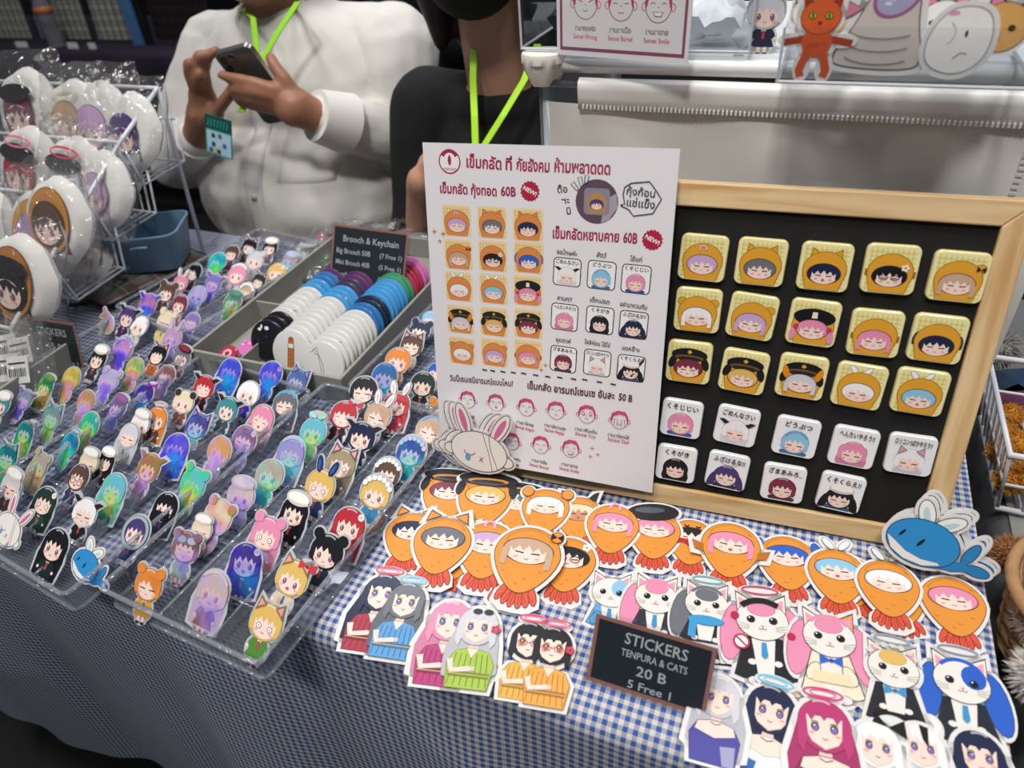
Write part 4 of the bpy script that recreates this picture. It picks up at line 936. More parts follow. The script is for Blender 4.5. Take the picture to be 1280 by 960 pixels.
GH = [('lilac', 'curl', 'bob'), ('grey', 'catears', 'bob'), ('navy', 'catears', 'bob'), ('beige', 'ear+bow', 'long'), ('black', 'glasses+flower', 'bob'), ('blue', 'tails', 'bob'), ('white', 'leaf', 'bob'), ('lightblue', 'leaf', 'bob'), ('pink', 'beret+berries', 'bob'),
      ('silver', 'cap+caphorn', 'long'), ('blonde', 'cap', 'bob'), ('maroon', 'cap', 'bob'), ('white', 'buns', 'bob'), ('lilac', 'ear', 'long'), ('pink', 'fins', 'long')]
for i, (h_, a_, st) in enumerate(GH):
    (cx, cy) = GX[i//3][i % 3]; x, y = PP(cx, cy); P.put(hooded_badge(h_, a_, style=st, bg=('#f0d9a6', '#dfbd7c'), org='#e08a45'), x, y, .0262, base=1)
WX = [[(709, 340), (752, 344), (795, 349)], [(706, 396), (750, 400), (792, 406)], [(705, 448), (747, 453), (789, 460)]]
CP = ['ขอโทษค่ะ', 'สัตว์', 'ไอ้แก่', 'ลามก!!', 'เด็กเปรต', 'อย่ามากวนตีน', 'อุดตาห์', 'โลลิค่อน ไอ้โง่', 'แดกขี้ซะ']; JP = ['ごめんなさい', 'どうぶつ', 'くそじじい', 'へんたいやろう!!', 'くそがき', 'ふざけるな!!', 'ざまあみろ..', 'ロリコン!!ばかやろう!!', 'くそくらえ!!']
WH = [('white', 'long', 'horns', '#2b2b33'), ('lightblue', 'bob', 'blueband', '#4d6d8f'), ('pink', 'bob', '', '#24509a'), ('pink', 'long', 'headband', '#caa0ae'), ('black', 'long', '', '#3a6a78'), ('navy', 'twin', 'halo', '#2e2f44'), ('maroon', 'bob', '', '#4d3b3b'), ('white', 'bob', 'catears', '#c9c6cc'), ('black', 'twin', 'cap', '#37597d')]
for i in range(9):
    cx, cy = WX[i//3][i % 3]; x, y = PP(cx, cy); h_, st, a_, dr = WH[i]; P.put(word_badge(h_, JP[i], st, a_, dr, border='#22232b'), x, y, .0238, rot=-.03, base=1)
    x, y = PP(cx, cy-(24 if i < 3 else 23)-(1 if i % 3 else 0)); put_text(P, CP[i], x, y, .0052, DK, width=min(.022, text_geo(CP[i], .012)[2]*.0048), rot=-.05)
for i, (a, b_) in enumerate(((607, 461), (617, 462), (630, 463), (643, 464), (656, 465), (671, 467), (686, 469), (701, 470), (718, 472), (732, 473), (750, 476), (767, 479))):
    x, y = PP(a, b_); P.line([(x-.0024, y+.0001), (x+.0024, y-.0003)], .0012, '#17171b')
pt('วันนี้เซนเซมีอารมณ์แบบไหน?', 563, 472, 643, 478, .0078, '#5a2340'); pt('เข็มกลัด อารมณ์เซนเซ อันละ', 661, 480, 769, 494, .0092, '#5a2340', .025); pt('50 B', 774, 495, 791, 498, .0092, '#5a2340', .025)
FX = [(586, 499, 'happy', 'เซนเซปกติ', 'Sensei Normal'), (622, 502, 'tongue', 'เซนเซทะเล้น', 'Sensei Silly'), (660, 507, 'angry', 'เซนเซโกรธ', 'Sensei Angry'), (697, 511, 'kiss', 'เซนเซมีความสุข', 'Sensei Happy'), (735, 516, 'star', 'เซนเซตื่นเต้น', 'Sensei Cry'), (775, 524, 'tears', 'เซนเซร้องไห้', 'Sensei Sad'),
      (643, 548, 'grump', 'เซนเซหงุดหงิด', 'Sensei Wrong'), (679, 552, 'flat', 'เซนเซเบื่อ', 'Sensei Bored'), (716, 557, 'grin', 'เซนเซอาย', 'Sensei Smile')]
def doodle(A, x, y, s, kind, thin=1.):
    A.poly([(x+u*s, y+v*s) for u, v in ((-.5, .1), (-.42, .42), (-.1, .6), (.3, .56), (.46, .3), (.5, -.15), (.40, .0), (.32, .34), (0, .42), (-.34, .28), (-.40, 0), (-.48, -.1))], '#cf4a78')
    for q in (-1, 1): A.arc(x+q*.48*s, y-.02*s, .13*s, -90 if q > 0 else 90, 90 if q > 0 else 270, .03*s*thin, '#cf4a78', 5)
    A.arc(x, y, .46*s, 130, 410, .028*s*thin, '#8b3a5a', 18, ry=.5*s)
    c = '#8b3a5a'
    if kind in ('happy', 'kiss', 'grin', 'tongue'):
        for q in (-1, 1): A.arc(x+q*.2*s, y+.04*s, .08*s, 10, 170, .025*s*thin, c, 4)
    elif kind == 'star':
        for q in (-1, 1): A.ell(x+q*.2*s, y+.08*s, .09*s, .12*s, '#cf4a78', 10); A.ell(x+q*.2*s, y+.08*s, .05*s, .07*s, '#f1e9ec', 8)
    elif kind == 'tears':
        for q in (-1, 1): A.line([(x+q*.28*s, y+.08*s), (x+q*.12*s, y+.08*s), (x+q*.12*s, y-.35*s)], .022*s*thin, c); A.line([(x+q*.28*s, y+.08*s), (x+q*.28*s, y-.3*s)], .022*s*thin, c)
    else:
        for q in (-1, 1): A.line([(x+q*.3*s, y+(.14 if kind != 'flat' else .06)*s), (x+q*.12*s, y+.05*s)], .028*s*thin, c)
    A.ell(x, y-.03*s, .025*s, c=c, n=6)
    if kind == 'grin': A.poly([(x-.2*s, y-.16*s), (x+.2*s, y-.16*s), (x+.12*s, y-.32*s), (x-.12*s, y-.32*s)][::-1], c); A.poly([(x-.17*s, y-.18*s), (x+.17*s, y-.18*s), (x+.1*s, y-.29*s), (x-.1*s, y-.29*s)][::-1], '#f5f0f2')
    elif kind == 'flat': A.line([(x-.12*s, y-.24*s), (x+.12*s, y-.24*s)], .025*s*thin, c)
    elif kind == 'star': A.arc(x, y-.3*s, .1*s, 20, 160, .025*s*thin, c, 5)
    else: A.arc(x, y-.14*s, .1*s, 200, 340, .025*s*thin, c, 5)
    if kind == 'tongue': A.ell(x, y-.24*s, .05*s, .07*s, '#d8456f', 8)
for a, b_, kd, th_, en in FX:
    x, y = PP(a, b_); doodle(P, x, y, .0158, kd); x, y = PP(a-1, b_+19); put_text(P, th_, x, y, .0042, DK, width=min(.02, text_geo(th_, .012)[2]*.004), rot=-.07); x, y = PP(a-1.5, b_+24.5); put_text(P, en, x, y, .0042, PKK, width=.0185, rot=-.07)
# paper sheet, gently bowed near its foot
def bow_(x, y): return .006*(x/PW)**2*0+(-y/PH)**3*.010*math.sin(math.pi*min(1, max(0, x/PW)))
pe = empty('poster', (0, 0, 0), label='white paper price poster in Thai leaning on the left of the black board', cat='poster'); pe.matrix_world = MP
nx, ny = 14, 22; mv = MB(); vs = []
for j in range(ny+1):
    for i in range(nx+1):
        x, y = PW*i/nx, -PH*j/ny; lift = .012*math.sin(math.pi*(i/nx))*(j/ny)**8 if 1 else 0
        vs.append((x, y+lift*.6*(0 if i in (0, nx) else 1), bow_(x, y)))
mv.add(vs, [(j*(nx+1)+i, (j+1)*(nx+1)+i, (j+1)*(nx+1)+i+1, j*(nx+1)+i+1) for j in range(ny) for i in range(nx)])
o = mv.build('paper', mat('poster_paper', '#e9e6ea', .6)); o.parent = pe; so = o.modifiers.new('s', 'SOLIDIFY'); so.thickness = .0003; so.offset = -1
pm = P.mb(1, .0001, 6e-6); pm.v = [(x, y, z+bow_(x, y)) for x, y, z in pm.v]
o = pm.build('print', PAPER, col=True); o.parent = pe
# ================================================================ FLAT STICKERS IN FRONT OF THE BOARD
def flat(kind, A, B, cx, cy, wpx, ang, z, label, group, cat='sticker', tilt=8, th=.0007, wu=1.0):
    p = T(cx, cy, z); a = R(ang)
    q = T(cx+12*math.sin(a), cy-12*math.cos(a), z); Y = (q-p).normalized(); X = Vector((Y.y, -Y.x, 0))
    d1 = p+X*.01; e = d1-CAM; u1 = Vector((e.dot(RT)/e.dot(FW), e.dot(UP)/e.dot(FW))); e = p-CAM; u0 = Vector((e.dot(RT)/e.dot(FW), e.dot(UP)/e.dot(FW)))
    sc = wpx/wu/((u1-u0).length*FPX/.01)
    t = R(tilt); Y2 = Y*math.cos(t)+Vector((0, 0, 1))*math.sin(t)
    return sticker(kind, A, B, sc, frame(p, X, Y2), label, cat, group, th=th)
GT = 'fried shrimp stickers in front of the board'
TL = [ # cx cy w ang hair acc mouth style z label
 (560, 618, 62, 18, 'maroon', 'cap', 'smile', 'bob', .006, 'dark red hair and a black peaked cap'),
 (606, 624, 66, 16, 'blonde', 'cap', 'smile', 'bob', .009, 'blonde hair and a black peaked cap'),
 (646, 632, 56, 12, 'grey', 'cap', 'flat', 'long', .007, 'grey hair under a peaked cap'),
 (682, 636, 60, 12, 'white', 'buns', 'flat', 'long', .010, 'white hair and two round buns'),
 (723, 645, 58, 6, 'cream', 'horns', 'open', 'bob', .008, 'black horns and a tanned face'),
 (766, 658, 66, 10, 'pink', 'curl', 'smile', 'long', .010, 'straight pink hair, left of the black beret'),
 (818, 665, 66, 4, 'pink', 'beret', 'wavy', 'bob', .009, 'a black beret over pink hair'),
 (864, 675, 62, 6, 'black', 'stripes', 'open', 'bob', .007, 'black hair and a red splashed front'),
 (913, 684, 76, 4, 'pink', 'fins', 'open', 'long', .011, 'long pink hair and side fins'),
 (984, 700, 74, -6, 'blue', 'tails', 'flat', 'bob', .008, 'navy blue side tails'),
 (1046, 717, 76, -6, 'lightblue', 'leaf', 'open', 'bob', .009, 'light blue hair and two white leaves'),
 (1110, 732, 80, -8, 'white', 'leaf', 'flat', 'bob', .011, 'white hair and two white leaves'),
 (1191, 754, 84, -14, 'pink', '', 'wavy', 'bob', .008, 'short pink hair and an angry mouth, nearest the table edge'),
 (513, 668, 62, 20, 'navy', 'catears', 'open', 'bob', .006, 'navy hair and cat ears, leftmost of the pile'),
 (553, 678, 72, 19, 'grey', 'catears', 'flat', 'bob', .011, 'grey hair and cat ears'),
 (608, 684, 72, 14, 'lilac', 'curl', 'smile', 'bob', .009, 'lilac hair and a pink curl'),
 (659, 695, 84, 18, 'beige', 'bow', 'smile', 'long', .014, 'light brown hair and a black bow'),
 (710, 702, 70, 12, 'black', 'glasses+flower', 'flat', 'bob', .007, 'black hair and red glasses')]
for cx, cy, w_, an, h_, ac, mo, st, z, lb in TL:
    A, B = tempura(h_, ac, mo, st, skin='#c98f6b' if 'tanned' in lb else SKN); flat('shrimp_sticker', A, B, cx, cy, w_, an, z, f'orange fried shrimp sticker with {lb}', GT, tilt=9)
for cx, cy, w_, an, z, h_, ac, lb in ((568, 688, 70, 16, .004, 'grey', 'catears', 'second copy under the grey-haired shrimp sticker, mostly covered'), (1118, 742, 76, -20, .005, 'white', '', 'second copy fanned under the white-haired leafy shrimp sticker'),
        (652, 699, 82, 20, .007, 'beige', '', 'second copy under the brown-haired shrimp sticker with the bow'), (1060, 722, 72, -14, .004, 'lightblue', '', 'second copy under the light blue haired leafy shrimp sticker'), (618, 688, 68, 8, .004, 'lilac', '', 'second copy under the lilac-haired shrimp sticker, its white tail edge showing')):
    A, B = tempura(h_, ac); flat('shrimp_sticker', A, B, cx, cy, w_, an, z, lb, GT, tilt=7)
GC = 'cat stickers below the shrimp stickers'
CL = [(764, 741, 60, 6, 'lightblue', '#5aa9d8', 'side', None, False, False, '', .004, 'white cat sticker with a sky blue fringe over one eye'),
      (820, 747, 66, 4, 'pink', '#2c2d38', '', None, True, False, '', .006, 'white cat sticker with a pink fringe and blue tie'),
      (883, 756, 68, 2, 'grey', '#20242e', '', '#3d9bd3', True, False, 'ring+teal', .008, 'white cat sticker with grey hair and a sky blue scarf'),
      (952, 776, 82, -6, 'pink', '#1a1b24', '', None, True, True, 'ring+rose+sign+rose', .008, 'white cat sticker with black-rimmed pink hair, holding a round red sign'),
      (1036, 797, 84, -6, 'pink', '#efe2c9', 'orange', None, True, True, 'bow+blue+cream+tail', .009, 'white and orange cat sticker with pink hair and a blue bow'),
      (1116, 836, 82, -6, 'blonde', '#20222b', '', None, False, True, 'bow+frill+tail+ring', .010, 'white cat sticker with a blonde fringe in a black maid dress'),
      (1201, 853, 92, -10, 'blue', '#1c2430', 'side', None, True, True, 'ring', .009, 'white cat sticker with long bright blue hair at the table edge')]
for cx, cy, w_, an, h_, dr, pa, sc_, lo, tl_, ac, z, lb in CL:
    A, B = catfig(h_, dr, pa, sc_, lo, tl_, ac); flat('cat_sticker', A, B, cx, cy, w_, an, z, lb, GC, tilt=6)
for cx, cy, w_, an, h_, dr, pa, lo, tl_, ac, z, lb in ((1020, 806, 84, -2, 'pink', '#efe2c9', '', True, True, 'bow', .004, 'second pink-haired cat sticker peeking out under the blue-bowed one'), (905, 790, 60, -4, 'grey', '#20242e', '', True, False, 'tail', .003, 'grey cat sticker half hidden behind the brown-framed sign')):
    A, B = catfig(h_, dr, pa, None, lo, tl_, ac); flat('cat_sticker', A, B, cx, cy, w_, an, z, lb, GC, tilt=4)
def pair(g1, g2, dx=.42, dy=-.1, s2=.95):
    A = Art(); B = []; A.put(g1[0]); B += g1[1]; A.put(g2[0], dx, dy, s2); B += shiftB(g2[1], dx, dy, s2); return A, B
GG = 'large figure stickers along the front of the table'
A, B = pair(girl('navy', '#a83248', acc='ring+rose', stripes='#7d2338'), girl('grey', '#5a9bd0', acc='ring+sky', stripes='#2f6aa8'), .5, -.12)
flat('figure_sticker', A, B, 478, 742, 66, 22, .006, 'double figure sticker, crimson and sky blue striped yukatas, at the tray corner', GG, tilt=3)
A, B = pair(girl('pink', '#b83a78', acc='', stripes='#8d2258'), girl('silver', '#a5c24a', acc='shades+flower', stripes='#6b8a24'), .5, -.06)
flat('figure_sticker', A, B, 563, 777, 72, 15, .007, 'double figure sticker with pink and silver hair in magenta and lime yukatas', GG, tilt=3)
A, B = pair(girl('black', '#e8ae4c', style='bob', acc='glasses+ring+rose', stripes='#b9762a'), girl('black', '#e8a448', style='bob', acc='glasses+ring+rose+flower', stripes='#b9762a'), .46, -.06, 1.0)
flat('figure_sticker', A, B, 662, 802, 66, 12, .006, 'double figure sticker, black hair and red glasses in amber striped yukatas', GG, tilt=3)
HL = [(898, 872, 66, 6, 'silver', '#4c4a9c', 'long', '', -1, .010, 'silver-haired figure sticker in a violet dress by the framed sign'),
      (964, 888, 78, 8, 'navy', '#e9eff5', 'long', 'ring+sky', 1, .008, 'long navy haired figure sticker in a white and blue dress'),
      (1030, 908, 84, -4, 'magenta', '#8a2c56', 'long', 'ring+rose', 1, .011, 'long magenta haired figure sticker near the bottom edge'),
      (1096, 932, 76, -4, 'white', '#2a2a33', 'long', 'bow', -1, .009, 'white-haired figure sticker with a black bow'),
      (1152, 934, 72, -8, 'white', '#22232b', 'long', 'streak', 1, .007, 'white-haired figure sticker with a black streak'),
      (1224, 945, 82, -10, 'navy', '#3b2f5e', 'long', '', -1, .006, 'dark navy haired figure sticker in the bottom right corner')]
for cx, cy, w_, an, h_, dr, st, ac, fl, z, lb in HL:
    A, B = girl(h_, dr, st, ac, flip=fl, arm=False); flat('figure_sticker', A, B, cx, cy, w_/.9, an, z, lb, GG, tilt=4, wu=.95)
# big bunny and whale stickers propped up, each with copies behind it
for i, (dx, dy, dz) in enumerate(((0, 0, 0), (-9, -3, .004), (-15, -4, .008))):
    A, B = bunny(); p = Yp(599+dx, 564+dy, .437+dz); sc = 76/1.12*(p-CAM).length/FPX/ray(599, 564).length
    if i: sc *= .97
    sticker('bunny_sticker', A, B, sc, frame(p, (1, .02, -.10), (0, .22, .97)), ['large white bunny sticker with a blue tear, foremost of three by the poster foot', 'large white bunny sticker directly behind the foremost bunny', 'rearmost large white bunny sticker, only its ears and edge showing'][i], group='large bunny stickers')
for i, (dx, dy, dz) in enumerate(((0, 0, 0), (5, -5, .004), (9, -8, .008))):
    A, B = whale(); p = Yp(1153+dx, 678+dy, .447+dz); sc = 88/1.12*(p-CAM).length/FPX/ray(1153, 678).length
    sticker('whale_sticker', A, B, sc, frame(p, (1, .05, -.10), (0, .35, .93)), ['large blue whale sticker with leaf fins, foremost at the board corner', 'large blue whale sticker directly behind the foremost whale', 'rearmost large blue whale sticker, only its fins showing'][i], group='large whale stickers')

# ================================================================ FRAMED SIGNS
ROSE = mat('rose_gold_border', '#a9766a', .4, metal=.2); SLATE = mat('dark_slate_card', '#1d2429', .5, noise=.1)
def sign(BLp, u, up, w, h, label, lines, bt=.0028):
    e = empty('price_sign', (0, 0, 0), label=label, cat='sign'); e.matrix_world = frame(BLp, u, up)
    o = MB().box((-.003, -.001, -.0012), (w+.003, h+.003, .0)).build('acrylic_back', ACR); o.parent = e
    o = MB().box((0, 0, .0001), (w, h, .0006)).build('border', ROSE); o.parent = e
    o = MB().box((bt, bt, .0004), (w-bt, h-bt, .0009)).build('card', SLATE); o.parent = e
    o = MB().box((-.003, -.001, .0012), (w+.003, h+.003, .002)).build('acrylic_front', ACR); o.parent = e
    up = Vector(up).normalized(); A = Art()
    for t, x, y, s, wd in lines: put_text(A, t, x*w, y*h, s*h, '#b9bcbd', width=wd*w, fat=.01)
    o = A.mb(1, .00095, 2e-6).build('lettering', PAPER, col=True); o.parent = e
    # foot plate reaching back
    o = MB().box((-.003, -.002, -.03), (w+.003, 0, .002)).build('acrylic_foot', ACR); o.parent = e
    return e
def plane_hit(px, py, P0, u, up): N = Vector(u).cross(Vector(up)).normalized(); return HP(px, py, P0, N)
# the three signs: feet from their lower corners on the table, tilt read from the upper corners
def mksign(bl, br, tl, tilt, z0, label, lines, wfix=None):
    a, b = T(*bl, z0), T(*br, z0); u = (b-a); w_ = u.length; u.normalize(); n = Vector((0, 0, 1)).cross(u); up = n*math.cos(R(tilt))+Vector((0, 0, 1))*math.sin(R(tilt))
    q = plane_hit(*tl, a, u, up); h_ = (q-a).dot(up); return sign(a, u, up, w_, h_, label, lines)
mksign((733, 848), (881, 896), (741, 765), 60, .006, 'slate price sign STICKERS TENPURA & CATS 20 B among the cat stickers', [('STICKERS', .53, .77, .23, .52), ('TENPURA & CATS', .53, .56, .15, .55), ('20 B', .53, .345, .21, .25), ('5 Free 1', .53, .13, .17, .36)])
mksign((412, 353), (504, 368), (428, 281), 62, .036, 'slate price sign for brooches and keychains at the back of the brooch box', [('Brooch & Keychain', .52, .78, .15, .74), ('Big Brooch 50B', .30, .57, .12, .46), ('(7 Free 1)', .80, .57, .11, .29), ('Mini Brooch 40B', .30, .38, .12, .46), ('(5 Free 1)', .80, .38, .11, .29), ('Keychain 30 B', .28, .18, .12, .42), ('(5 Free 1)', .80, .18, .11, .29)])
mksign((47, 452), (106, 462), (36, 396), 75, .004, 'slate price sign STICKERS 15 B behind the left grey box', [('STICKERS', .48, .74, .22, .62), ('15 B', .5, .42, .2, .28), ('5 Free 1', .72, .10, .14, .36)])

# ================================================================ GREY BOXES AND BROOCHES
FELT = mat('grey_felt', '#8f8f87', .9, noise=.12, nscale=300, bump=.3, bscale=700)
def felt_box(label, M, w, d, h, t=.004, parts=()):
    e = empty('divided_box', (0, 0, 0), label=label, cat='box'); e.matrix_world = M
    o = MB().box((0, 0, 0), (w, d, .003)).build('base', FELT); o.parent = e
    for lo, hi in (((0, 0, .003), (w, t, h)), ((0, d-t, .003), (w, d, h)), ((0, t, .003), (t, d-t, h)), ((w-t, t, .003), (w, d-t, h))):
        o = MB().box(lo, hi).build('side_wall', FELT); o.parent = e; b_ = o.modifiers.new('b', 'BEVEL'); b_.width = .0009; b_.segments = 2
    for lo, hi in parts: o = MB().box(lo, hi).build('divider', FELT); o.parent = e
    return e
bl_, br_ = T(234, 437, .036), T(428, 472, .036); bu_ = (br_-bl_); BXW = bu_.length; bang_ = math.atan2(bu_.y, bu_.x)
BXM = Matrix.Translation((bl_.x, bl_.y, TZ+.002)) @ Matrix.Rotation(bang_-R(1), 4, 'Z'); BXD = .345
felt_box('grey felt divided box full of round button brooches', BXM, BXW, BXD, .034, parts=[((.066, .004, .003), (.068, BXD-.004, .026)), ((.004, .125, .003), (.066, .128, .030))])
def disc(w):
    m = MB(); n = 28; v = []
    for s, z in ((.97, 0), (1, .0012), (1, .0024), (.97, .0040), (.88, .0050)): v += [(w*s*math.cos(2*math.pi*i/n), w*s*math.sin(2*math.pi*i/n), z) for i in range(n)]
    m.add(v, [(i*n+j, i*n+(j+1) % n, (i+1)*n+(j+1) % n, (i+1)*n+j) for i in range(4) for j in range(n)]+[tuple(range(4*n, 5*n)), tuple(range(n))[::-1]]); return m
dm_cache = {}
def brooch(lx, ly, r, colr, label, group, art=None, tilt=66, z=None, yaw=0):
    key = (round(r, 4), colr)
    mt = mat('brooch_'+colr.strip('#'), colr, .28, coat=.6)
    if key not in dm_cache: dm_cache[key] = disc(r).mesh('button_face', mt, 30)
    c = BXM @ Vector((lx, ly, (z if z is not None else .004+r*math.sin(R(tilt)))))
    e = empty('round_brooch', (0, 0, 0), label=label, cat='brooch', group=group)
    a = bang_+yaw; X = Vector((math.cos(a), math.sin(a), 0)); Y = Vector((-math.sin(a)*math.cos(R(tilt)), math.cos(a)*math.cos(R(tilt)), math.sin(R(tilt))))
    e.matrix_world = frame(c, X, Y)
    o = bpy.data.objects.new('button_face', dm_cache[key]); COL.objects.link(o); o.parent = e
    o = bpy.data.objects.new('back_plate', dm_back.setdefault(round(r, 4), MB().tube([(0, 0, -.0006), (0, 0, .0002)], r*.93, 20).mesh('back_plate', tin))); COL.objects.link(o); o.parent = e
    if art: o = art.mb(r, .0052).build('print', PRINT, col=True); o.parent = e
dm_back = {}
def gart(i, dk):
    A = Art(); rg = random.Random(i)
    if dk in ('white',):
        for k in range(3): x, y = rg.uniform(-.4, .4), rg.uniform(.2, .7); A.line([(x, y), (x+.1, y+.05), (x+.12, y-.06)], .03, '#5a5a5e')
    else:
        for k in range(6): x, y = rg.uniform(-.6, .6), rg.uniform(-.2, .7); A.ell(x, y, rg.uniform(.05, .16), rg.uniform(.05, .12), rg.choice(['#e9edf2', '#8ec7ea', '#e4bfd6', '#26314d', '#f2d27a']), 8)
    return A
CN = {'#d2d2d0': 'white', '#2c6fae': 'blue', '#17233a': 'navy', '#3f93cf': 'sky blue', '#3c8f63': 'green', '#b02a4c': 'crimson', '#d070b4': 'pink', '#5b2b62': 'plum', '#3a3350': 'dark violet', '#d8545c': 'coral', '#4a5e7c': 'slate blue', '#15151d': 'black'}
def col_run(name, x, y0, dy, cols, r, grp):
    tot = {}
    for c in cols: tot[c] = tot.get(c, 0)+1
    ks = {}
    for i, c in enumerate(cols):
        ks[c] = ks.get(c, 0)+1; k = ks[c]; n = tot[c]
        art = gart(hash((name, i)) % 999 if 0 else i*7+len(name), CN[c])
        if c == '#d2d2d0' and i == 0:
            art = Art()
            if name == 'middle row':
                art.poly([(-.12, .55), (.12, .55), (.16, .3), (.17, -.9), (-.17, -.9), (-.16, .3)], '#7a4320'); art.ell(0, .55, .145, .14, '#a8602f', 14); art.poly([(-.11, .5), (.11, .5), (.14, -.88), (-.14, -.88)][::-1], '#b06a38'); art.poly([(-.12, .38), (.12, .38), (.13, .2), (-.13, .2)][::-1], '#e4e0dc')
                for q in range(4): art.line([(-.05, -.1-.2*q), (.05, -.1-.2*q)], .03, '#5a2f18')
            else:
                art.line([(-.5, .5), (-.35, .62), (-.2, .55), (-.1, .2), (0, -.3), (.05, -.8)], .02, '#66666a'); art.line([(-.35, .5), (-.15, .45), (.05, .1), (.12, -.4)], .02, '#66666a'); art.line([(-.4, .62), (-.25, .75), (-.18, .6)], .02, '#66666a')
        nth = ['first', 'second', 'third', 'fourth', 'fifth', 'sixth', 'seventh', 'eighth', 'ninth', 'tenth']
        p = 'only' if n == 1 else nth[k-1]
        lb = f'{CN[c]} round brooch standing in the {name}' + ('' if n == 1 else f', {p} {CN[c]} one from the front')
        brooch(x+.0006*((i*7) % 3-1), y0+dy*i, r, c, lb, grp, art)
GB = 'round brooches standing in the grey box'
col_run('right row', BXW-.036, .022, .0088, ['#d2d2d0']*9+['#2c6fae']*2+['#17233a']*2+['#3f93cf']*5+['#3c8f63']*2+['#b02a4c']*3+['#d070b4']*2, .029, GB)
col_run('middle row', BXW-.090, .038, .0098, ['#d2d2d0']*9+['#3f93cf']*3+['#3a3350']*2+['#5b2b62']*2+['#d8545c']*2+['#4a5e7c']*2, .0275, GB)
col_run('left row', BXW-.135, .052, .0105, ['#15151d']*3+['#d2d2d0']*6+['#3f93cf']*2+['#2c6fae']*2+['#5b2b62']*3+['#b02a4c']*2, .026, GB)
a1 = Art(); a1.ell(0, 0, .5, c='#e9a9b4', n=14); a1.ell(0, 0, .25, c='#7c2233', n=10)
brooch(.030, .030, .0125, '#b02a4c', 'small red and pink brooch lying at the left corner of the box', GB, a1, 25, .011)
brooch(.012, .018, .010, '#3a3350', 'tiny dark brooch lying beside the small red brooch', GB, None, 20, .008)
brooch(.046, .048, .0125, '#d070b4', 'small pink brooch lying between the red brooch and black ones', GB, gart(5, 'x'), 30, .012)
# left grey box with packets
bm_ = T(76, 441, .036); felt_box('plain grey felt box at the left edge holding clear packets', Matrix.Translation((bm_.x-.305, bm_.y-.138, TZ+.002)) @ Matrix.Rotation(R(2), 4, 'Z'), .30, .15, .034)
LBL = mat('white_label_card', '#e2e2e2', .5)
for i in range(7):
    px, py = [(12, 455), (24, 458), (36, 450), (48, 446), (10, 430), (26, 434), (40, 432)][i]; p = T(px, py, .045)
    M = frame(p, (math.cos(.25+.12*i), .3, .1), (-.1, .55, .8)); e = empty('clear_packet', (0, 0, 0), label=['clear packet with a barcode label, lowest left in the grey box', 'clear packet second from the left edge in the grey box', 'clear packet leaning in the middle of the grey box', 'clear packet at the right end of the grey box', 'upper clear packet with a barcode label at the image edge', 'upper clear packet between two others in the grey box', 'upper rightmost clear packet leaning on the slate sign'][i], cat='packet', group='clear packets in the left grey box'); e.matrix_world = M
    o = MB().box((-.02, -.03, -.001), (.02, .03, .001)).build('film', BAG); o.parent = e
    if i in (0, 1, 4, 5):
        o = MB().box((-.016, -.02, -.0004), (.012, .012, .0004)).build('label_card', LBL); o.parent = e
        A = Art()
        for k in range(9): A.line([(-.013+.0026*k, -.012), (-.013+.0026*k, -.002)], .0008+.0006*(k % 3 == 0), '#1a1a1a')
        A.line([(-.013, .004), (.009, .004)], .0016, '#2a2a2a'); o = A.mb(1, .0012, 1e-5).build('print', PAPER, col=True); o.parent = e

# ================================================================ BLUE BASKET, PLAID POUCH, KEYCHAIN BAGS
def plaid():
    m = bpy.data.materials.new('plaid_wool'); m.use_nodes = True; nt = m.node_tree; b = nt.nodes['Principled BSDF']; L = nt.links.new
    tc = nt.nodes.new('ShaderNodeTexCoord'); sp = nt.nodes.new('ShaderNodeSeparateXYZ'); L(tc.outputs['Object'], sp.inputs[0]); last = None
    prev = None
    for ax, per, off, wd, c in ((0, .05, 0, .5, (.10, .11, .09)), (1, .05, .2, .5, (.09, .10, .085)), (0, .05, .6, .10, (.16, .045, .05)), (1, .05, .75, .10, (.16, .045, .05)), (0, .05, .82, .05, (.35, .34, .28)), (1, .05, .02, .05, (.35, .34, .28))):
        a = nt.nodes.new('ShaderNodeMath'); a.operation = 'MULTIPLY_ADD'; L(sp.outputs[ax], a.inputs[0]); a.inputs[1].default_value = 1/per; a.inputs[2].default_value = off
        f = nt.nodes.new('ShaderNodeMath'); f.operation = 'FRACT'; L(a.outputs[0], f.inputs[0]); l = nt.nodes.new('ShaderNodeMath'); l.operation = 'LESS_THAN'; L(f.outputs[0], l.inputs[0]); l.inputs[1].default_value = wd
        h = nt.nodes.new('ShaderNodeMath'); h.operation = 'MULTIPLY'; L(l.outputs[0], h.inputs[0]); h.inputs[1].default_value = .6
        x = nt.nodes.new('ShaderNodeMix'); x.data_type = 'RGBA'; L(h.outputs[0], x.inputs[0]); x.inputs[7].default_value = (*c, 1)
        if prev is None: x.inputs[6].default_value = (.26, .27, .24, 1)
        else: L(prev, x.inputs[6])
        prev = x.outputs[2]
    L(prev, b.inputs['Base Color']); b.inputs['Roughness'].default_value = .9; return m
def cushion(w, d, h, n=18, p=2.6, m=None):
    m = m or MB(); v = []; g = n+1
    for sgn in (1, -1):
        for j in range(g):
            for i in range(g):
                x, y = -1+2*i/n, -1+2*j/n; e_ = max(0, 1-abs(x)**4)*max(0, 1-abs(y)**4); v.append((x*w/2, y*d/2, sgn*h/2*e_**.5*(1+.10*math.sin(5*x+3*y)*sgn)))
    k = g*g; f = [(j*g+i, j*g+i+1, (j+1)*g+i+1, (j+1)*g+i) for j in range(n) for i in range(n)]+[(k+j*g+i, k+(j+1)*g+i, k+(j+1)*g+i+1, k+j*g+i+1) for j in range(n) for i in range(n)]
    m.add(v, f); return m
pa, pb_ = T(130, 385, .01), T(262, 322, .01)
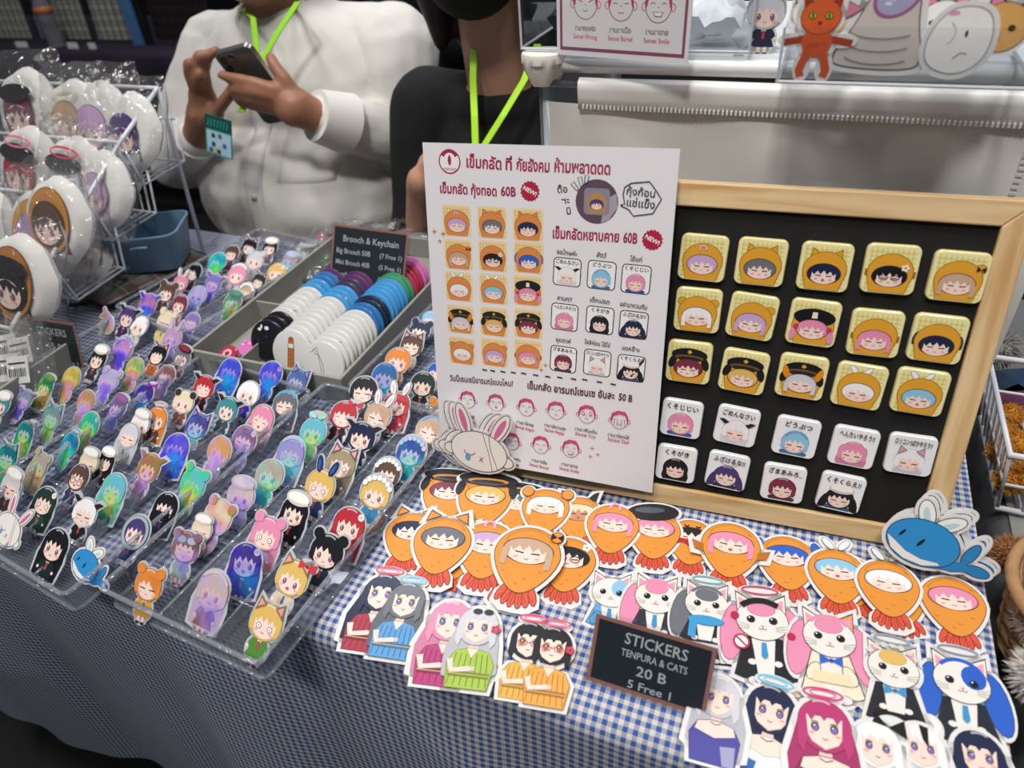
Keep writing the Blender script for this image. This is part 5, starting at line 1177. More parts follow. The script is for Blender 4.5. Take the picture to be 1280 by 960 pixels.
pd = (pb_-pa); pl = pd.length; pd.normalize(); pside = Vector((-pd.y, pd.x, 0))
pc = (pa+pb_)/2+pside*.075; pc.z = TZ+.0125
e = empty('plaid_pouch', (0, 0, 0), label='flat grey and olive plaid cloth pouch lying under the blue basket', cat='pouch'); e.matrix_world = frame(pc, -pside, pd)
o = cushion(.16, pl, .021).build('body', plaid(), smooth=True); o.parent = e
o = MB().tube([(x, y, 0) for x, y in rrect(.16, pl, .012, 3)], .0016, 6, closed=True).build('piping', mat('dark_piping', '#1c1f1d', .8)); o.parent = e
zp = MB().tube([(.05, -pl/2-.004, .0), (.03, -pl/2-.03, .004), (.0, -pl/2-.02, .004)], .0028, 6).build('strap', mat('dark_piping')); zp.parent = e
# blue basket
bb = T(199, 327, .0235); bang2 = R(-33)
e = empty('blue_basket', (0, 0, 0), label='small slate blue plastic basket standing on the plaid pouch', cat='basket'); e.matrix_world = Matrix.Translation((bb.x, bb.y, TZ+.0245)) @ Matrix.Rotation(R(28), 4, 'Z')
BLUE = mat('slate_blue_plastic', '#6d8ca3', .45)
n5 = 6; rings = []
for (w_, d_, r_, z) in ((.082, .070, .012, .0), (.086, .074, .014, .002), (.106, .092, .018, .054), (.110, .096, .019, .056), (.110, .096, .019, .058), (.104, .090, .017, .058), (.103, .089, .017, .055), (.083, .071, .012, .0035)): rings.append([(x, y, z) for x, y in rrect(w_, d_, r_, n5)])
n = len(rings[0]); m = MB(); m.add([p for q in rings for p in q], [(i*n+j, i*n+(j+1) % n, (i+1)*n+(j+1) % n, (i+1)*n+j) for i in range(7) for j in range(n)]+[tuple(range(n))[::-1], tuple(range(7*n, 8*n))])
o = m.build('bowl', BLUE, smooth=40); o.parent = e
o = MB().tube([(-.0535, -.012, .046), (-.0535, .012, .046)], .006, 10).build('handle_hole', mat('pale_handle', '#c8cccd', .5)); o.parent = e
o = MB().tube([(-.012, -.0462, .043), (0, -.0468, .044), (.012, -.0462, .043)], .0022, 6).build('handle_slot', mat('slate_blue_light', '#7d97a8', .4)); o.parent = e
# crumpled clear bags of keychains
def crumple(w, d, h, seed, m=None):
    m = m or MB(); rg = random.Random(seed); n = 9; g = n+1; v = []; ph = [rg.uniform(0, 6) for _ in range(6)]
    for s_ in (1, -1):
        for j in range(g):
            for i in range(g):
                x, y = -1+2*i/n, -1+2*j/n; ed = max(0, 1-max(abs(x), abs(y))**3)
                z = s_*h/2*ed+.0035*(math.sin(6*x+ph[0])*math.sin(5*y+ph[1])+.7*math.sin(11*x-4*y+ph[2])); v.append((x*w/2, y*d/2, z))
    k = g*g; m.add(v, [(j*g+i, j*g+i+1, (j+1)*g+i+1, (j+1)*g+i) for j in range(n) for i in range(n)]+[(k+j*g+i, k+(j+1)*g+i, k+(j+1)*g+i+1, k+j*g+i+1) for j in range(n) for i in range(n)]); return m
rg = random.Random(11)
KBL = ['black keychain in a clear bag beside the back corner of the box', 'olive keychain in a clear bag in the heap', 'pale grey keychain bag at the left of the heap', 'violet keychain bag near the top of the heap', 'rose pink keychain bag left of the slate sign', 'light grey keychain bag high in the heap', 'charcoal keychain bag lowest in the heap', 'green keychain bag touching the brooch box', 'grey keychain bag directly behind the slate sign', 'pale keychain bag behind the sign, second from its left', 'mid grey keychain bag behind the middle of the sign', 'warm grey keychain bag behind the right of the sign', 'dusty pink keychain bag in front of the black T-shirt', 'grey blue keychain bag touching the poster edge', 'dark grey keychain bag peeping over the sign', 'mauve keychain bag right of the sign', 'slate keychain bag at the far left end of the heap', 'ash grey keychain bag pressed against the sign back']
KB = [(375, 335, '#23262b'), (388, 322, '#4b5148'), (372, 322, '#8a8f93'), (396, 308, '#6a5470'), (404, 298, '#a0627e'), (388, 305, '#b9bcbf'), (380, 345, '#3a3d42'), (400, 330, '#33553f'), (420, 290, '#7a7d80'), (440, 283, '#9a9c9f'), (462, 284, '#77787c'), (484, 285, '#8b8688'), (505, 290, '#a18c92'), (522, 296, '#8c8d92'), (470, 294, '#66686d'), (512, 305, '#98737d'), (356, 330, '#50555a'), (450, 293, '#85878a')]
for i, (px, py, c) in enumerate(KB):
    z = .012+.004*(i % 3); p = T(px, py, z)
    e = empty('keychain_bag', (0, 0, 0), label=KBL[i], cat='bag', group='bagged keychains behind the brooch box'); e.matrix_world = Matrix.Translation(p) @ Matrix.Rotation(rg.uniform(0, 3), 4, 'Z') @ Matrix.Rotation(rg.uniform(-.3, .3), 4, 'X')
    o = crumple(.06, .045, .010, i).build('film', BAG, smooth=True); o.parent = e
    o = MB().prism([(x*.017, y*.013) for x, y in [(math.cos(t), math.sin(t)) for t in [2*math.pi*k/12 for k in range(12)]]], -.0015, .0015).build('charm', mat('charm_'+c.strip('#'), c, .4)); o.parent = e
    o = MB().tube([(.02+.005*math.cos(t), .005*math.sin(t), 0) for t in [2*math.pi*k/10 for k in range(10)]], .0007, 5, closed=True).build('key_ring', tin); o.parent = e
# ================================================================ WIRE RACK WITH BAGGED POUCHES (left)
FB = T(255, 315); FA = FB; rs = Vector((0, 1, 0)); rp = Vector((-1, 0, 0)); RN = rp
def S(px, py, off=0): return HP(px, py, FA+rp*off, RN)
apex = S(197, 110); RL = .42
e = empty('wire_rack', (0, 0, 0), label='white coated wire rack with three tiers of bagged pouches at the left edge', cat='rack')
J = [S(150, 178), S(108, 249), S(61, 326), S(14, 411)]
for off in (0, RL):
    f = rp*off
    o = MB().tube([Vector((J[3].x, J[3].y-.002, TZ+.004))+f, J[3]+f, J[2]+f, J[1]+f, J[0]+f, apex+f], .0030, 8).build('front_leg', WIRE, e, smooth=True)
    bk = FB+f; bk.z = TZ+.004; o = MB().tube([apex+f, S(211, 160)+f, bk], .0030, 8).build('back_leg', WIRE, e, smooth=True)
for k, j in enumerate(J+[apex]):
    MB().tube([j, j+rp*RL], .0026, 8).build('rail', WIRE, e, smooth=True)
dn = Vector((0, 0, -1))
for k in range(3):
    j = J[k]; d_ = .085
    f0 = j+dn*.065+rs*.012; b0 = f0+rs*.085+Vector((0, 0, .004)); b1 = b0+Vector((0, 0, .060))+rs*.012
    for off in (0, .012, RL-.012, RL): MB().tube([j+rp*off, f0+rp*off, b0+rp*off, b1+rp*off], .0019, 6).build('side_wire', WIRE, e, smooth=True)
    for i in range(9):
        off = RL*(i+.6)/10; MB().tube([j+rp*off, f0+rp*off, b0+rp*off, b1+rp*off], .0016, 6).build('basket_wire', WIRE, e, smooth=True)
    for q in (f0, b0, b1, (f0+b0)/2, f0+dn*-.03-rs*.0): MB().tube([q, q+rp*RL], .0018, 6).build('cross_wire', WIRE, e, smooth=True)
PLUSH = mat('white_plush_fabric', '#dddbd7', .9, noise=.06, bump=.4, bscale=150, sheen=.3)
def pouch(px, py, off, r, label, art, rot=0, lean=70, tilt=0.):
    c = HP(px, py, J[0]+rs*off, rs)      # in a plane across the rack
    return pouch_at(c, r, label, art, rot, lean)
def pouch_at(c, r, label, art, rot, lean, yaw=0):
    e = empty('round_pouch', (0, 0, 0), label=label, cat='pouch', group='round plush pouches in clear bags')
    a = math.atan2(-rp.y, -rp.x)+yaw; X = Vector((math.cos(a), math.sin(a), 0)); n_ = Vector((-X.y, X.x, 0)); Y = n_*math.cos(R(lean))+Vector((0, 0, 1))*math.sin(R(lean))
    X, Y = X*math.cos(rot)+Y*math.sin(rot), Y*math.cos(rot)-X*math.sin(rot); e.matrix_world = frame(c, X, Y)
    m = MB(); nr, na = 8, 26; v = []
    for s_ in (1, -1):
        for i in range(nr+1):
            q = (i/nr); z = s_*.30*math.sqrt(max(0, 1-q**2.6))*(1+.10*math.sin(3.1*q+2.0)*math.sin(5+7*q))
            for k in range(na):
                t = 2*math.pi*k/na; w = 1+.025*math.sin(9*t)*q+.02*math.sin(5*t+1)*q; v.append((r*q*w*math.cos(t), r*q*w*math.sin(t), r*z))
    k0 = (nr+1)*na; f = []
    for b in (0, k0):
        for i in range(nr):
            for k in range(na):
                g = (b+i*na+k, b+(i+1)*na+k, b+(i+1)*na+(k+1) % na, b+i*na+(k+1) % na); f.append(g if b == 0 else g[::-1])
    m.add(v, f); o = m.build('body', PLUSH, smooth=True); o.parent = e
    # printed picture follows the bulge
    mm = art.mb(1, 0, 0); zz = []
    lay = []
    for p, ff, c_, k in art.s: lay += [k]*len(p)
    mm.v = [(x*r*1.05, y*r*1.05, r*.33*math.sqrt(max(0, 1-min(1, math.hypot(x, y)*1.05)**2.6))+.0012+.00025*lay[i]) for i, (x, y, z) in enumerate(mm.v)]
    o = mm.build('print', PRINT, col=True); o.parent = e
    # clear bag
    m = MB(); w = r*1.16; n = 10; g = n+1; v = []; sd = int(abs(c.x*1000+c.z*777)) % 7
    for s_ in (1, -1):
        for j in range(g):
            for i in range(g):
                x, y = -1+2*i/n, -1+2*j/n; ed = max(0, 1-max(abs(x), abs(y))**4)
                v.append((x*w, y*w*1.12+w*.1, s_*(r*.46*ed)+.003*math.sin(7*x+sd)*math.sin(6*y+sd)+(.004*math.sin(9*x) if y > .8 else 0)))
    k = g*g; m.add(v, [(j*g+i, j*g+i+1, (j+1)*g+i+1, (j+1)*g+i) for j in range(n) for i in range(n)]+[(k+j*g+i, k+(j+1)*g+i, k+(j+1)*g+i+1, k+j*g+i+1) for j in range(n) for i in range(n)])
    o = m.build('clear_bag', BAG, smooth=True); o.parent = e
    return e
def pface(hair, hat=None, ringc=None, skinhood=None):
    A = Art(); h = HAIR[hair]
    if skinhood: A.ell(0, 0, .62, .72, dark(skinhood, .4), 26); A.ell(0, 0, .6, .7, skinhood, 26)
    A.ell(0, -.08, .5, .5, dark(h, .45), 22); A.ell(0, -.08, .48, .48, h, 22); A.poly([(-.46, -.1), (-.5, -.7), (.5, -.7), (.46, -.1)], h)
    A.ell(0, -.22, .37, .3, SKN, 18); bang(A, .45, 0, -.05, h, low=-.08); face(A, 0, -.22, .9, 'open')
    for k in range(5): A.line([(-.3+.15*k, .28), (-.38+.19*k, -.05)], .012, dark(h, .7))
    if hat: A.ell(0, .34, .55, .2, hat, 20)
    if ringc: A.ring(0, .58, .42, .13, .05, ringc)
    return A
f1 = pouch_at
PX = [ # px py, depth along rs behind J0 plane is resolved per tier
 (0, 38, 138, .062, 'maroon', '#1b1b20', None, None, 'plush pouch with a pink-haired face under a black hat, top tier'), (0, 96, 150, .058, 'beige', None, '#dfe4b8', None, 'plush pouch with a plaited light brown head, top tier'),
 (0, 128, 158, .064, 'lilac', None, None, None, 'plush pouch with lilac hair and a pink flower, top tier right'), (0, 166, 165, .056, 'purple', None, None, None, 'plush pouch at the right end of the top tier'),
 (1, 2, 225, .056, 'silver', None, None, None, 'plush pouch with a silver-haired face at the left edge, middle tier'), (1, 40, 212, .062, 'red', '#1b1b20', '#e87a9a', None, 'plush pouch with crimson hair, middle tier'),
 (1, 97, 226, .062, 'silver', '#1b1b20', '#d43a5a', None, 'plush pouch with a silver-haired head below a red crown ring, middle tier'), (1, 130, 238, .056, 'lilac', None, None, None, 'plush pouch at the right end of the middle tier'),
 (2, -12, 285, .06, 'black', None, None, '#dfa02f', 'plush pouch cut by the left edge, lower tier'), (2, 58, 293, .064, 'lilac', None, None, '#dfa02f', 'plush pouch with a yellow-hooded sleepy face, lower tier'), (2, 76, 276, .058, 'brown', None, None, '#c8873a', 'plush pouch behind the yellow-hooded one, lower tier'),
 (3, 30, 352, .062, 'black', '#15151a', None, '#b97a35', 'plush pouch with a black hat print, bottom of the rack'), (3, 2, 388, .06, 'black', None, None, '#dfa02f', 'frontmost plush pouch at the bottom left of the rack')]
for t, px, py, r, h_, hat, rc, hd, lb in PX:
    pl_ = J[t]+rs*.045 if t < 3 else J[2]+rs*-.035
    c = HP(px, py, pl_, rs); A = pface(h_, hat, rc, hd); pouch_at(c, r*.97, lb, A, rg.uniform(-.15, .05), 66)
# pouches lying behind the rack beside the basket
for px, py, lb in ((130, 318, 'white plush pouch lying behind the rack by the blue basket'), (108, 335, 'white plush pouch lying behind the rack, nearer the wire')):
    c = T(px, py, .045); A = Art(); A.ell(.4, -.1, .12, c='#c8452f', n=10); A.ell(.2, .2, .1, c='#7a3a2a', n=8); pouch_at(c, .045, lb, A, .3, 35)

# ================================================================ PEOPLE
def blob(name, ells, limbs, voxel, mat_, parent, smooth=6, disp=None, M=None):
    """one continuous surface grown from ellipsoids and tapered limbs"""
    bm = bmesh.new()
    for c, rad, *rot in ells:
        m = Matrix.Translation(c) @ (rot[0] if rot else Matrix.Identity(4)) @ Matrix.Diagonal((*rad, 1)); bmesh.ops.create_icosphere(bm, subdivisions=3, radius=1, matrix=m)
    for pts, rs_ in limbs:
        for i, (p, r) in enumerate(zip(pts, rs_)):
            bmesh.ops.create_icosphere(bm, subdivisions=2, radius=r, matrix=Matrix.Translation(p))
            if i:
                q = Vector(pts[i-1]); p = Vector(p); d = p-q
                if d.length < 1e-5: continue
                M_ = Matrix.Translation((p+q)/2) @ d.to_track_quat('Z', 'Y').to_matrix().to_4x4()
                bmesh.ops.create_cone(bm, cap_ends=True, segments=14, radius1=rs_[i-1], radius2=r, depth=d.length, matrix=M_)
    me = bpy.data.meshes.new(name); bm.to_mesh(me); bm.free(); me.materials.append(mat_)
    o = bpy.data.objects.new(name, me); COL.objects.link(o)
    r = o.modifiers.new('remesh', 'REMESH'); r.mode = 'VOXEL'; r.voxel_size = voxel; r.use_smooth_shade = True
    s = o.modifiers.new('smooth', 'SMOOTH'); s.iterations = smooth; s.factor = .5
    if disp:
        for k, (sz, st) in enumerate(disp):
            tx = bpy.data.textures.new(name+'_fold', 'CLOUDS'); tx.noise_scale = sz; tx.noise_depth = 1
            d = o.modifiers.new('fold', 'DISPLACE'); d.texture = tx; d.strength = st; d.texture_coords = 'GLOBAL'; d.mid_level = .5
    if parent: loc(o, parent)
    return o
V = lambda x, y, z: Vector((x, y, TZ+z))
def finger(pts, r=.0085): return (pts, [r*1.05, r, r*.93, r*.8][:len(pts)] if len(pts) <= 4 else [r]*len(pts))
mat('white_shirt_cuff', '#dcd9d5', .8); mat('shirt_button', '#c9c6c0', .3)
SHIRT = mat('white_shirt_cotton', '#d6d3ce', .85, bump=.35, bscale=300, sheen=.2)
man = empty('person', (-.9, 1.12, 0), label='seated person in a white long-sleeved shirt holding a phone, green lanyard', cat='person')
hc = V(-.885, 1.10, .425)
wL, wR = Yp(386, 142, .945), Yp(249, 166, .955)
eL, eR = Yp(510, 176, 1.10), Yp(222, 205, 1.04)
sL, sR = V(-.70, 1.17, .215), V(-1.09, 1.17, .215)
# left hand (cradles the phone from below, seen on the right)
kL = Yp(338, 122, .915)
fL = [([Yp(345, 112, .915), Yp(318, 103, .905), Yp(295, 98, .90), Yp(277, 94, .90)], .0090), ([Yp(342, 120, .912), Yp(316, 114, .900), Yp(298, 111, .90), Yp(289, 113, .905)], .0092), ([Yp(341, 129, .915), Yp(316, 124, .903), Yp(302, 121, .905), Yp(296, 124, .91)], .0088), ([Yp(344, 138, .92), Yp(322, 134, .91), Yp(309, 130, .912), Yp(303, 131, .915)], .0078), ([Yp(368, 118, .93), Yp(356, 99, .928), Yp(344, 84, .93), Yp(338, 72, .935)], .0105)]
fR = [([Yp(258, 108, .935), Yp(255, 88, .925), Yp(260, 70, .92), Yp(270, 63, .925)], .0092), ([Yp(250, 108, .925), Yp(246, 86, .915), Yp(248, 70, .912), Yp(258, 68, .918)], .0092), ([Yp(243, 110, .92), Yp(236, 92, .912), Yp(235, 79, .908), Yp(243, 79, .91)], .0088), ([Yp(244, 118, .925), Yp(246, 100, .912), Yp(250, 92, .908), Yp(253, 97, .91)], .0080), ([Yp(270, 140, .93), Yp(287, 118, .925), Yp(297, 102, .925), Yp(300, 88, .93)], .0100)]
limbs = [([wL, eL, sL], [.027, .040, .052]), ([wR, eR, sR], [.026, .040, .052]), ([wL, Yp(368, 133, .93)], [.027, .030]), ([Yp(368, 133, .93), Yp(345, 116, .918)], [.030, .013]), ([Yp(368, 133, .93), Yp(344, 124, .918)], [.030, .014]), ([Yp(368, 135, .93), Yp(344, 133, .92)], [.030, .013]),
         ([wR, Yp(257, 140, .94)], [.026, .030]), ([Yp(257, 138, .94), Yp(256, 110, .935)], [.028, .013]), ([Yp(256, 138, .94), Yp(249, 111, .93)], [.028, .014]), ([Yp(255, 140, .94), Yp(245, 117, .925)], [.026, .013]), ([Yp(262, 140, .94), Yp(270, 140, .93)], [.024, .014]),
         ([V(-.895, 1.14, .26), V(-.89, 1.12, .36)], [.062, .058]), ([V(-.80, 1.1, -.20), V(-.78, .74, -.22), V(-.78, .72, -.62)], [.085, .065, .045]), ([V(-1.0, 1.1, -.20), V(-1.02, .74, -.22), V(-1.02, .72, -.62)], [.085, .065, .045])]
limbs += [(p, [r*1.08, r, r*.94, r*.82]) for p, r in fL+fR]
blob('body', [(hc, (.080, .098, .118)), (hc+Vector((0, -.02, -.055)), (.062, .075, .062)), (hc+Vector((0, -.102, -.012)), (.012, .018, .022)), (hc+Vector((-.083, 0, -.01)), (.012, .022, .03)), (hc+Vector((.083, 0, -.01)), (.012, .022, .03)), (V(-.895, 1.14, .10), (.17, .11, .19)), (V(-.9, 1.12, -.12), (.16, .11, .12))], limbs, .0042, SKIN, man, smooth=4)
def face_bits(c, parent, hairm, long=False):
    ew = mat('eye_white', '#e8e4e0', .3); ei = mat('iris', '#2a1d18', .2); lp = mat('lips', '#8f5148', .5)
    for q in (-1, 1):
        loc(MB().tube([c+Vector((q*.03, -.088, .008)), c+Vector((q*.03, -.094, .008))], [.012, .008], 12).build('eye', ew), parent); loc(MB().tube([c+Vector((q*.03, -.0935, .008)), c+Vector((q*.03, -.0955, .008))], [.005, .004], 10).build('iris', ei), parent)
        loc(MB().tube([c+Vector((q*.048, -.085, .03)), c+Vector((q*.03, -.095, .034)), c+Vector((q*.014, -.096, .030))], .003, 6).build('eyebrow', hairm), parent)
    loc(MB().tube([c+Vector((-.022, -.090, -.062)), c+Vector((0, -.099, -.060)), c+Vector((.022, -.090, -.062))], [.003, .0055, .003], 8).build('mouth', lp), parent)
HAIRB = mat('black_hair', '#0d0b0b', .55, noise=.3, nscale=200)
face_bits(hc, man, HAIRB)
blob('hair', [(hc+Vector((0, .02, .045)), (.089, .100, .088)), (hc+Vector((0, .045, -.01)), (.086, .075, .09))], [], .008, HAIRB, man, 3)
cuffL, cuffR = wL.lerp(eL, .10), wR.lerp(eR, .16)
blob('shirt', [(V(-.895, 1.145, .15), (.225, .135, .165)), (V(-.895, 1.09, -.02), (.235, .165, .165)), (V(-.895, 1.15, .215), (.19, .10, .07)), (V(-.90, 1.10, -.13), (.225, .165, .09))],
     [([cuffL, wL.lerp(eL, .5), eL, sL], [.036, .044, .056, .078]), ([cuffR, wR.lerp(eR, .5), eR, sR], [.037, .046, .058, .078]), ([sL, V(-.83, 1.16, .24)], [.07, .06]), ([sR, V(-.96, 1.16, .24)], [.07, .06])], .0055, SHIRT, man, smooth=5, disp=[(.16, .030), (.06, .006)])
for nm, a, b in (('cuff', wL.lerp(eL, .06), wL.lerp(eL, .36)), ('cuff', wR.lerp(eR, .10), wR.lerp(eR, .42))):
    o = MB().tube([a, b], [.040, .049], 20).build(nm, mat('white_shirt_cuff', '#dcd9d5', .8), smooth=40); loc(o, man)
for q in (-1, 1):
    cx = -.892
    o = MB().add([V(cx+q*.012, 1.035, .225), V(cx+q*.075, 1.06, .20), V(cx+q*.085, 1.10, .275), V(cx+q*.06, 1.12, .315), V(cx+q*.045, 1.07, .290)], [(0, 1, 2, 3, 4)]).build('collar', mat('white_shirt_cuff')); loc(o, man); s_ = o.modifiers.new('s', 'SOLIDIFY'); s_.thickness = .004
# placket with buttons
shirt_o = [o for o in man.children if o.name.startswith('shirt')][0]
def cling(name, x0, x1, z0, z1, nx, nz, off=.0025, m_='white_shirt_cuff'):
    v = [V(x0+(x1-x0)*i/nx, .70, z0+(z1-z0)*j/nz) for j in range(nz+1) for i in range(nx+1)]
    o = MB().add(v, [(j*(nx+1)+i, j*(nx+1)+i+1, (j+1)*(nx+1)+i+1, (j+1)*(nx+1)+i) for j in range(nz) for i in range(nx)]).build(name, mat(m_), smooth=True); loc(o, man)
    w_ = o.modifiers.new('w', 'SHRINKWRAP'); w_.target = shirt_o; w_.wrap_method = 'PROJECT'; w_.use_project_y = True; w_.use_positive_direction = True; w_.use_negative_direction = False; w_.offset = off; w_.project_limit = 0
    s_ = o.modifiers.new('s', 'SOLIDIFY'); s_.thickness = .002; s_.offset = -1
cling('placket', -.909, -.875, -.19, .20, 3, 40); cling('pocket', -.845, -.745, .055, .155, 8, 10, .002)
for z in (-.13, -.05, .03): cling('button', -.897, -.887, z-.005, z+.005, 2, 2, .0055, 'shirt_button')
blob('trousers', [(V(-.9, 1.12, -.20), (.20, .16, .10))], [([V(-.80, 1.1, -.22), V(-.78, .74, -.235), V(-.78, .73, -.70)], [.10, .078, .058]), ([V(-1.0, 1.1, -.22), V(-1.02, .74, -.235), V(-1.02, .73, -.70)], [.10, .078, .058])], .010, mat('dark_trousers', '#14151a', .85), man, 3)
for q in (-.78, -1.02): loc(MB().box((q-.045, .60, .0), (q+.045, .80, .07)).build('shoe', mat('black_shoe', '#0c0c0d', .5)), man)
LIME = mat('lime_lanyard', '#9be02a', .6)
def ribbon(pts, w, name='lanyard', parent=None, wdir=Vector((1, 0, 0)), m_=LIME):
    m = MB()
    for p in pts: m.v += [tuple(p-wdir*w/2), tuple(p+wdir*w/2)]
    m.f = [(2*i, 2*i+2, 2*i+3, 2*i+1) for i in range(len(pts)-1)]; m.c = [(1, 1, 1)]*len(m.f)
    o = m.build(name, m_); s_ = o.modifiers.new('s', 'SOLIDIFY'); s_.thickness = .0015
    if parent: loc(o, parent)
    return o
# lanyard and badge hang from the person: a thing of its own
ly = empty('lanyard', (0, 0, 0), label='lime green lanyard with a teal event badge worn over the white shirt', cat='lanyard')
ribbon([V(-.955, 1.10, .30), Yp(316, 22, 1.01), Yp(321, 62, .985), Yp(312, 110, .955), Yp(300, 140, .91)], .011, 'strap', ly); ribbon([V(-.84, 1.10, .30), Yp(372, 2, 1.01), Yp(347, 40, .985), Yp(329, 72, .965), Yp(302, 140, .91)], .011, 'strap', ly)
q = [Yp(288, 148, .900), Yp(330, 153, .900), Yp(305, 200, .885), Yp(264, 195, .885)]
M = frame(Yp(259, 190, .885), (.97, 0, -.20), (.2, .15, .97)); bw, bh = .050, .062
o = MB().box((0, 0, 0), (bw, bh, .001)).build('badge_card', mat('badge_teal', '#2a8f8a', .4)); o.matrix_world = M; o.parent = ly
A = Art(); A.poly([(.002, .002), (bw-.002, .002), (bw-.002, bh*.62), (.002, bh*.62)], '#a9cfe0'); A.poly([(0, bh*.66), (bw, bh*.66), (bw, bh), (0, bh)], '#0f4a45')
for k in range(7): A.line([(bw*(.1+.12*k), bh*.72), (bw*(.14+.12*k), bh*.92)], .0012, '#39b79f')
for k, (x, y, c) in enumerate(((.3, .5, '#26324a'), (.55, .52, '#59626e'), (.3, .28, '#1d4a55'), (.52, .3, '#d9d3c2'), (.72, .3, '#4b5aa8'), (.2, .12, '#3a55b0'), (.36, .12, '#d8c04a'), (.5, .12, '#3d4a3c'))): A.poly(rrect(bw*.13, bh*.11, .001, 2, bw*x, bh*y), c)
o = A.mb(1, .0012, 5e-5).build('badge_print', PRINT, col=True); o.matrix_world = M; o.parent = ly
# phone
ptl, ptr, pbr = Yp(265, 68, .905), Yp(310, 56, .912), Yp(350, 112, .945)
M = frame(ptl, ptr-ptl, ptl-(ptl+(pbr-ptr))); pw = (ptr-ptl).length; ph_ = max(.135, (pbr-ptr).length)
e = empty('phone', (0, 0, 0), label='silver smartphone with a dark back held in both hands of the seated person', cat='phone'); e.matrix_world = M
mb_ = MB().prism(rrect(pw, ph_, .011, 5, pw/2, -ph_/2), -.009, -.0005); o = mb_.build('body', mat('phone_silver_frame', '#b9b4ac', .25, metal=.9), smooth=30); o.parent = e
o = MB().prism(rrect(pw-.004, ph_-.004, .009, 5, pw/2, -ph_/2), -.0005, .0002).build('back_panel', mat('phone_grey_back', '#565755', .3, coat=.5)); o.parent = e
o = MB().prism(rrect(pw-.003, ph_-.003, .009, 5, pw/2, -ph_/2), -.0095, -.009).build('screen', mat('phone_screen', '#101216', .1, coat=1)); o.parent = e
o = MB().prism(rrect(.030, .030, .007, 4, .020, -.020), .0002, .0014).build('camera_plate', mat('phone_grey_back')); o.parent = e
for (x, y) in ((.013, -.013), (.027, -.013), (.013, -.027)):
    o = MB().tube([(x, y, .0012), (x, y, .0028)], .0055, 14).build('camera_lens', mat('lens_black', '#08080a', .08, coat=1)); o.parent = e
o = MB().tube([(pw/2+.026*math.cos(t)*.8, -.082+.026*math.sin(t), .0004) for t in [2*math.pi*k/20 for k in range(20)]], .0012, 5, closed=True).build('case_ring', mat('grey_plastic', '#7a7a78', .4)); o.parent = e
def chair(x, y, label):
    c = empty('stool_chair', (x, y, 0), label=label, cat='chair'); k = mat('black_chair', '#121214', .6)
    loc(MB().box((x-.21, y-.2, TZ-.385), (x+.21, y+.22, TZ-.345)).build('seat', k), c); loc(MB().box((x-.2, y+.235, TZ-.2), (x+.2, y+.255, TZ+.05)).build('backrest', k), c)
    for dx in (-.19, .19):
        for dy in (-.18, .245): loc(MB().tube([(x+dx, y+dy, 0), (x+dx, y+dy, TZ-.386 if dy < 0 else TZ+.04)], .011).build('leg', mat('grey_steel')), c)
chair(-.90, 1.14, 'black chair under the person in the white shirt')
# second person
wm = empty('person', (-.45, 1.0, 0), label='person in a black T-shirt and black face mask behind the poster', cat='person')
h2 = V(-.445, 1.00, .425); SK2 = mat('light_skin', '#b98a70', .5, noise=.06, nscale=30)
s1, s2 = V(-.575, 1.03, .175), V(-.30, 1.03, .175); e1, e2 = V(-.59, .98, -.06), V(-.27, 1.0, -.06); w1, w2 = Yp(527, 235, .90), V(-.36, .88, .02)
fg = []
for k in range(4):
    a = Yp(525+1*k, 226-6*k, .885); fg.append(([a, a+Vector((.02, -.012, .012)), a+Vector((.04, -.005, .008)), a+Vector((.05, .008, .0))], .0078)); a = w2+Vector((-.03, -.02, .012*k-.01)); fg.append(([a, a+Vector((-.02, -.01, .01)), a+Vector((-.035, .0, .012)), a+Vector((-.045, .01, .012))], .0078))
fg += [([w1+Vector((0, 0, .02)), w1+Vector((.012, .0, .045)), w1+Vector((.03, 0, .055))], .0085), ([w2+Vector((0, 0, .02)), w2+Vector((-.012, 0, .045)), w2+Vector((-.03, 0, .05))], .0085)]
blob('body', [(h2, (.074, .092, .112)), (h2+Vector((0, -.02, -.05)), (.056, .07, .060)), (h2+Vector((0, -.095, -.012)), (.010, .015, .018)), (h2+Vector((-.077, 0, -.01)), (.010, .02, .027)), (h2+Vector((.077, 0, -.01)), (.010, .02, .027)), (V(-.445, 1.06, .06), (.13, .09, .17)), (V(-.445, 1.06, -.14), (.13, .10, .12)), (V(-.445, 1.035, .185), (.078, .045, .030))],
     [([V(-.445, 1.045, .2), V(-.445, 1.015, .34)], [.056, .050]), ([w1, e1, s1], [.023, .034, .042]), ([w2, e2, s2], [.023, .034, .042]), ([w1, w1+Vector((.012, -.018, .02))], [.024, .022]), ([w2, w2+Vector((-.03, -.02, .01))], [.023, .022]),
      ([V(-.53, 1.05, -.24), V(-.54, .72, -.25), V(-.54, .70, -.68)], [.08, .06, .04]), ([V(-.36, 1.05, -.24), V(-.35, .72, -.25), V(-.35, .70, -.68)], [.08, .06, .04])]+[(p, [r*1.05, r, r*.95, r*.85][:len(p)]) for p, r in fg], .0045, SK2, wm, 4)
face_bits(h2+Vector((0, .004, 0)), wm, HAIRB)
blob('hair', [(h2+Vector((0, .022, .04)), (.088, .095, .092)), (h2+Vector((0, .06, -.08)), (.095, .055, .14))], [([h2+Vector((-.07, .0, .03)), h2+Vector((-.082, .0, -.08)), h2+Vector((-.085, .02, -.16))], [.028, .026, .012]), ([h2+Vector((.07, .0, .03)), h2+Vector((.082, .0, -.08)), h2+Vector((.085, .02, -.16))], [.028, .026, .012])], .007, HAIRB, wm, 3)
blob('face_mask', [(h2+Vector((0, -.036, -.055)), (.063, .072, .062))], [], .006, mat('black_mask', '#0b0b0e', .8), wm, 2)
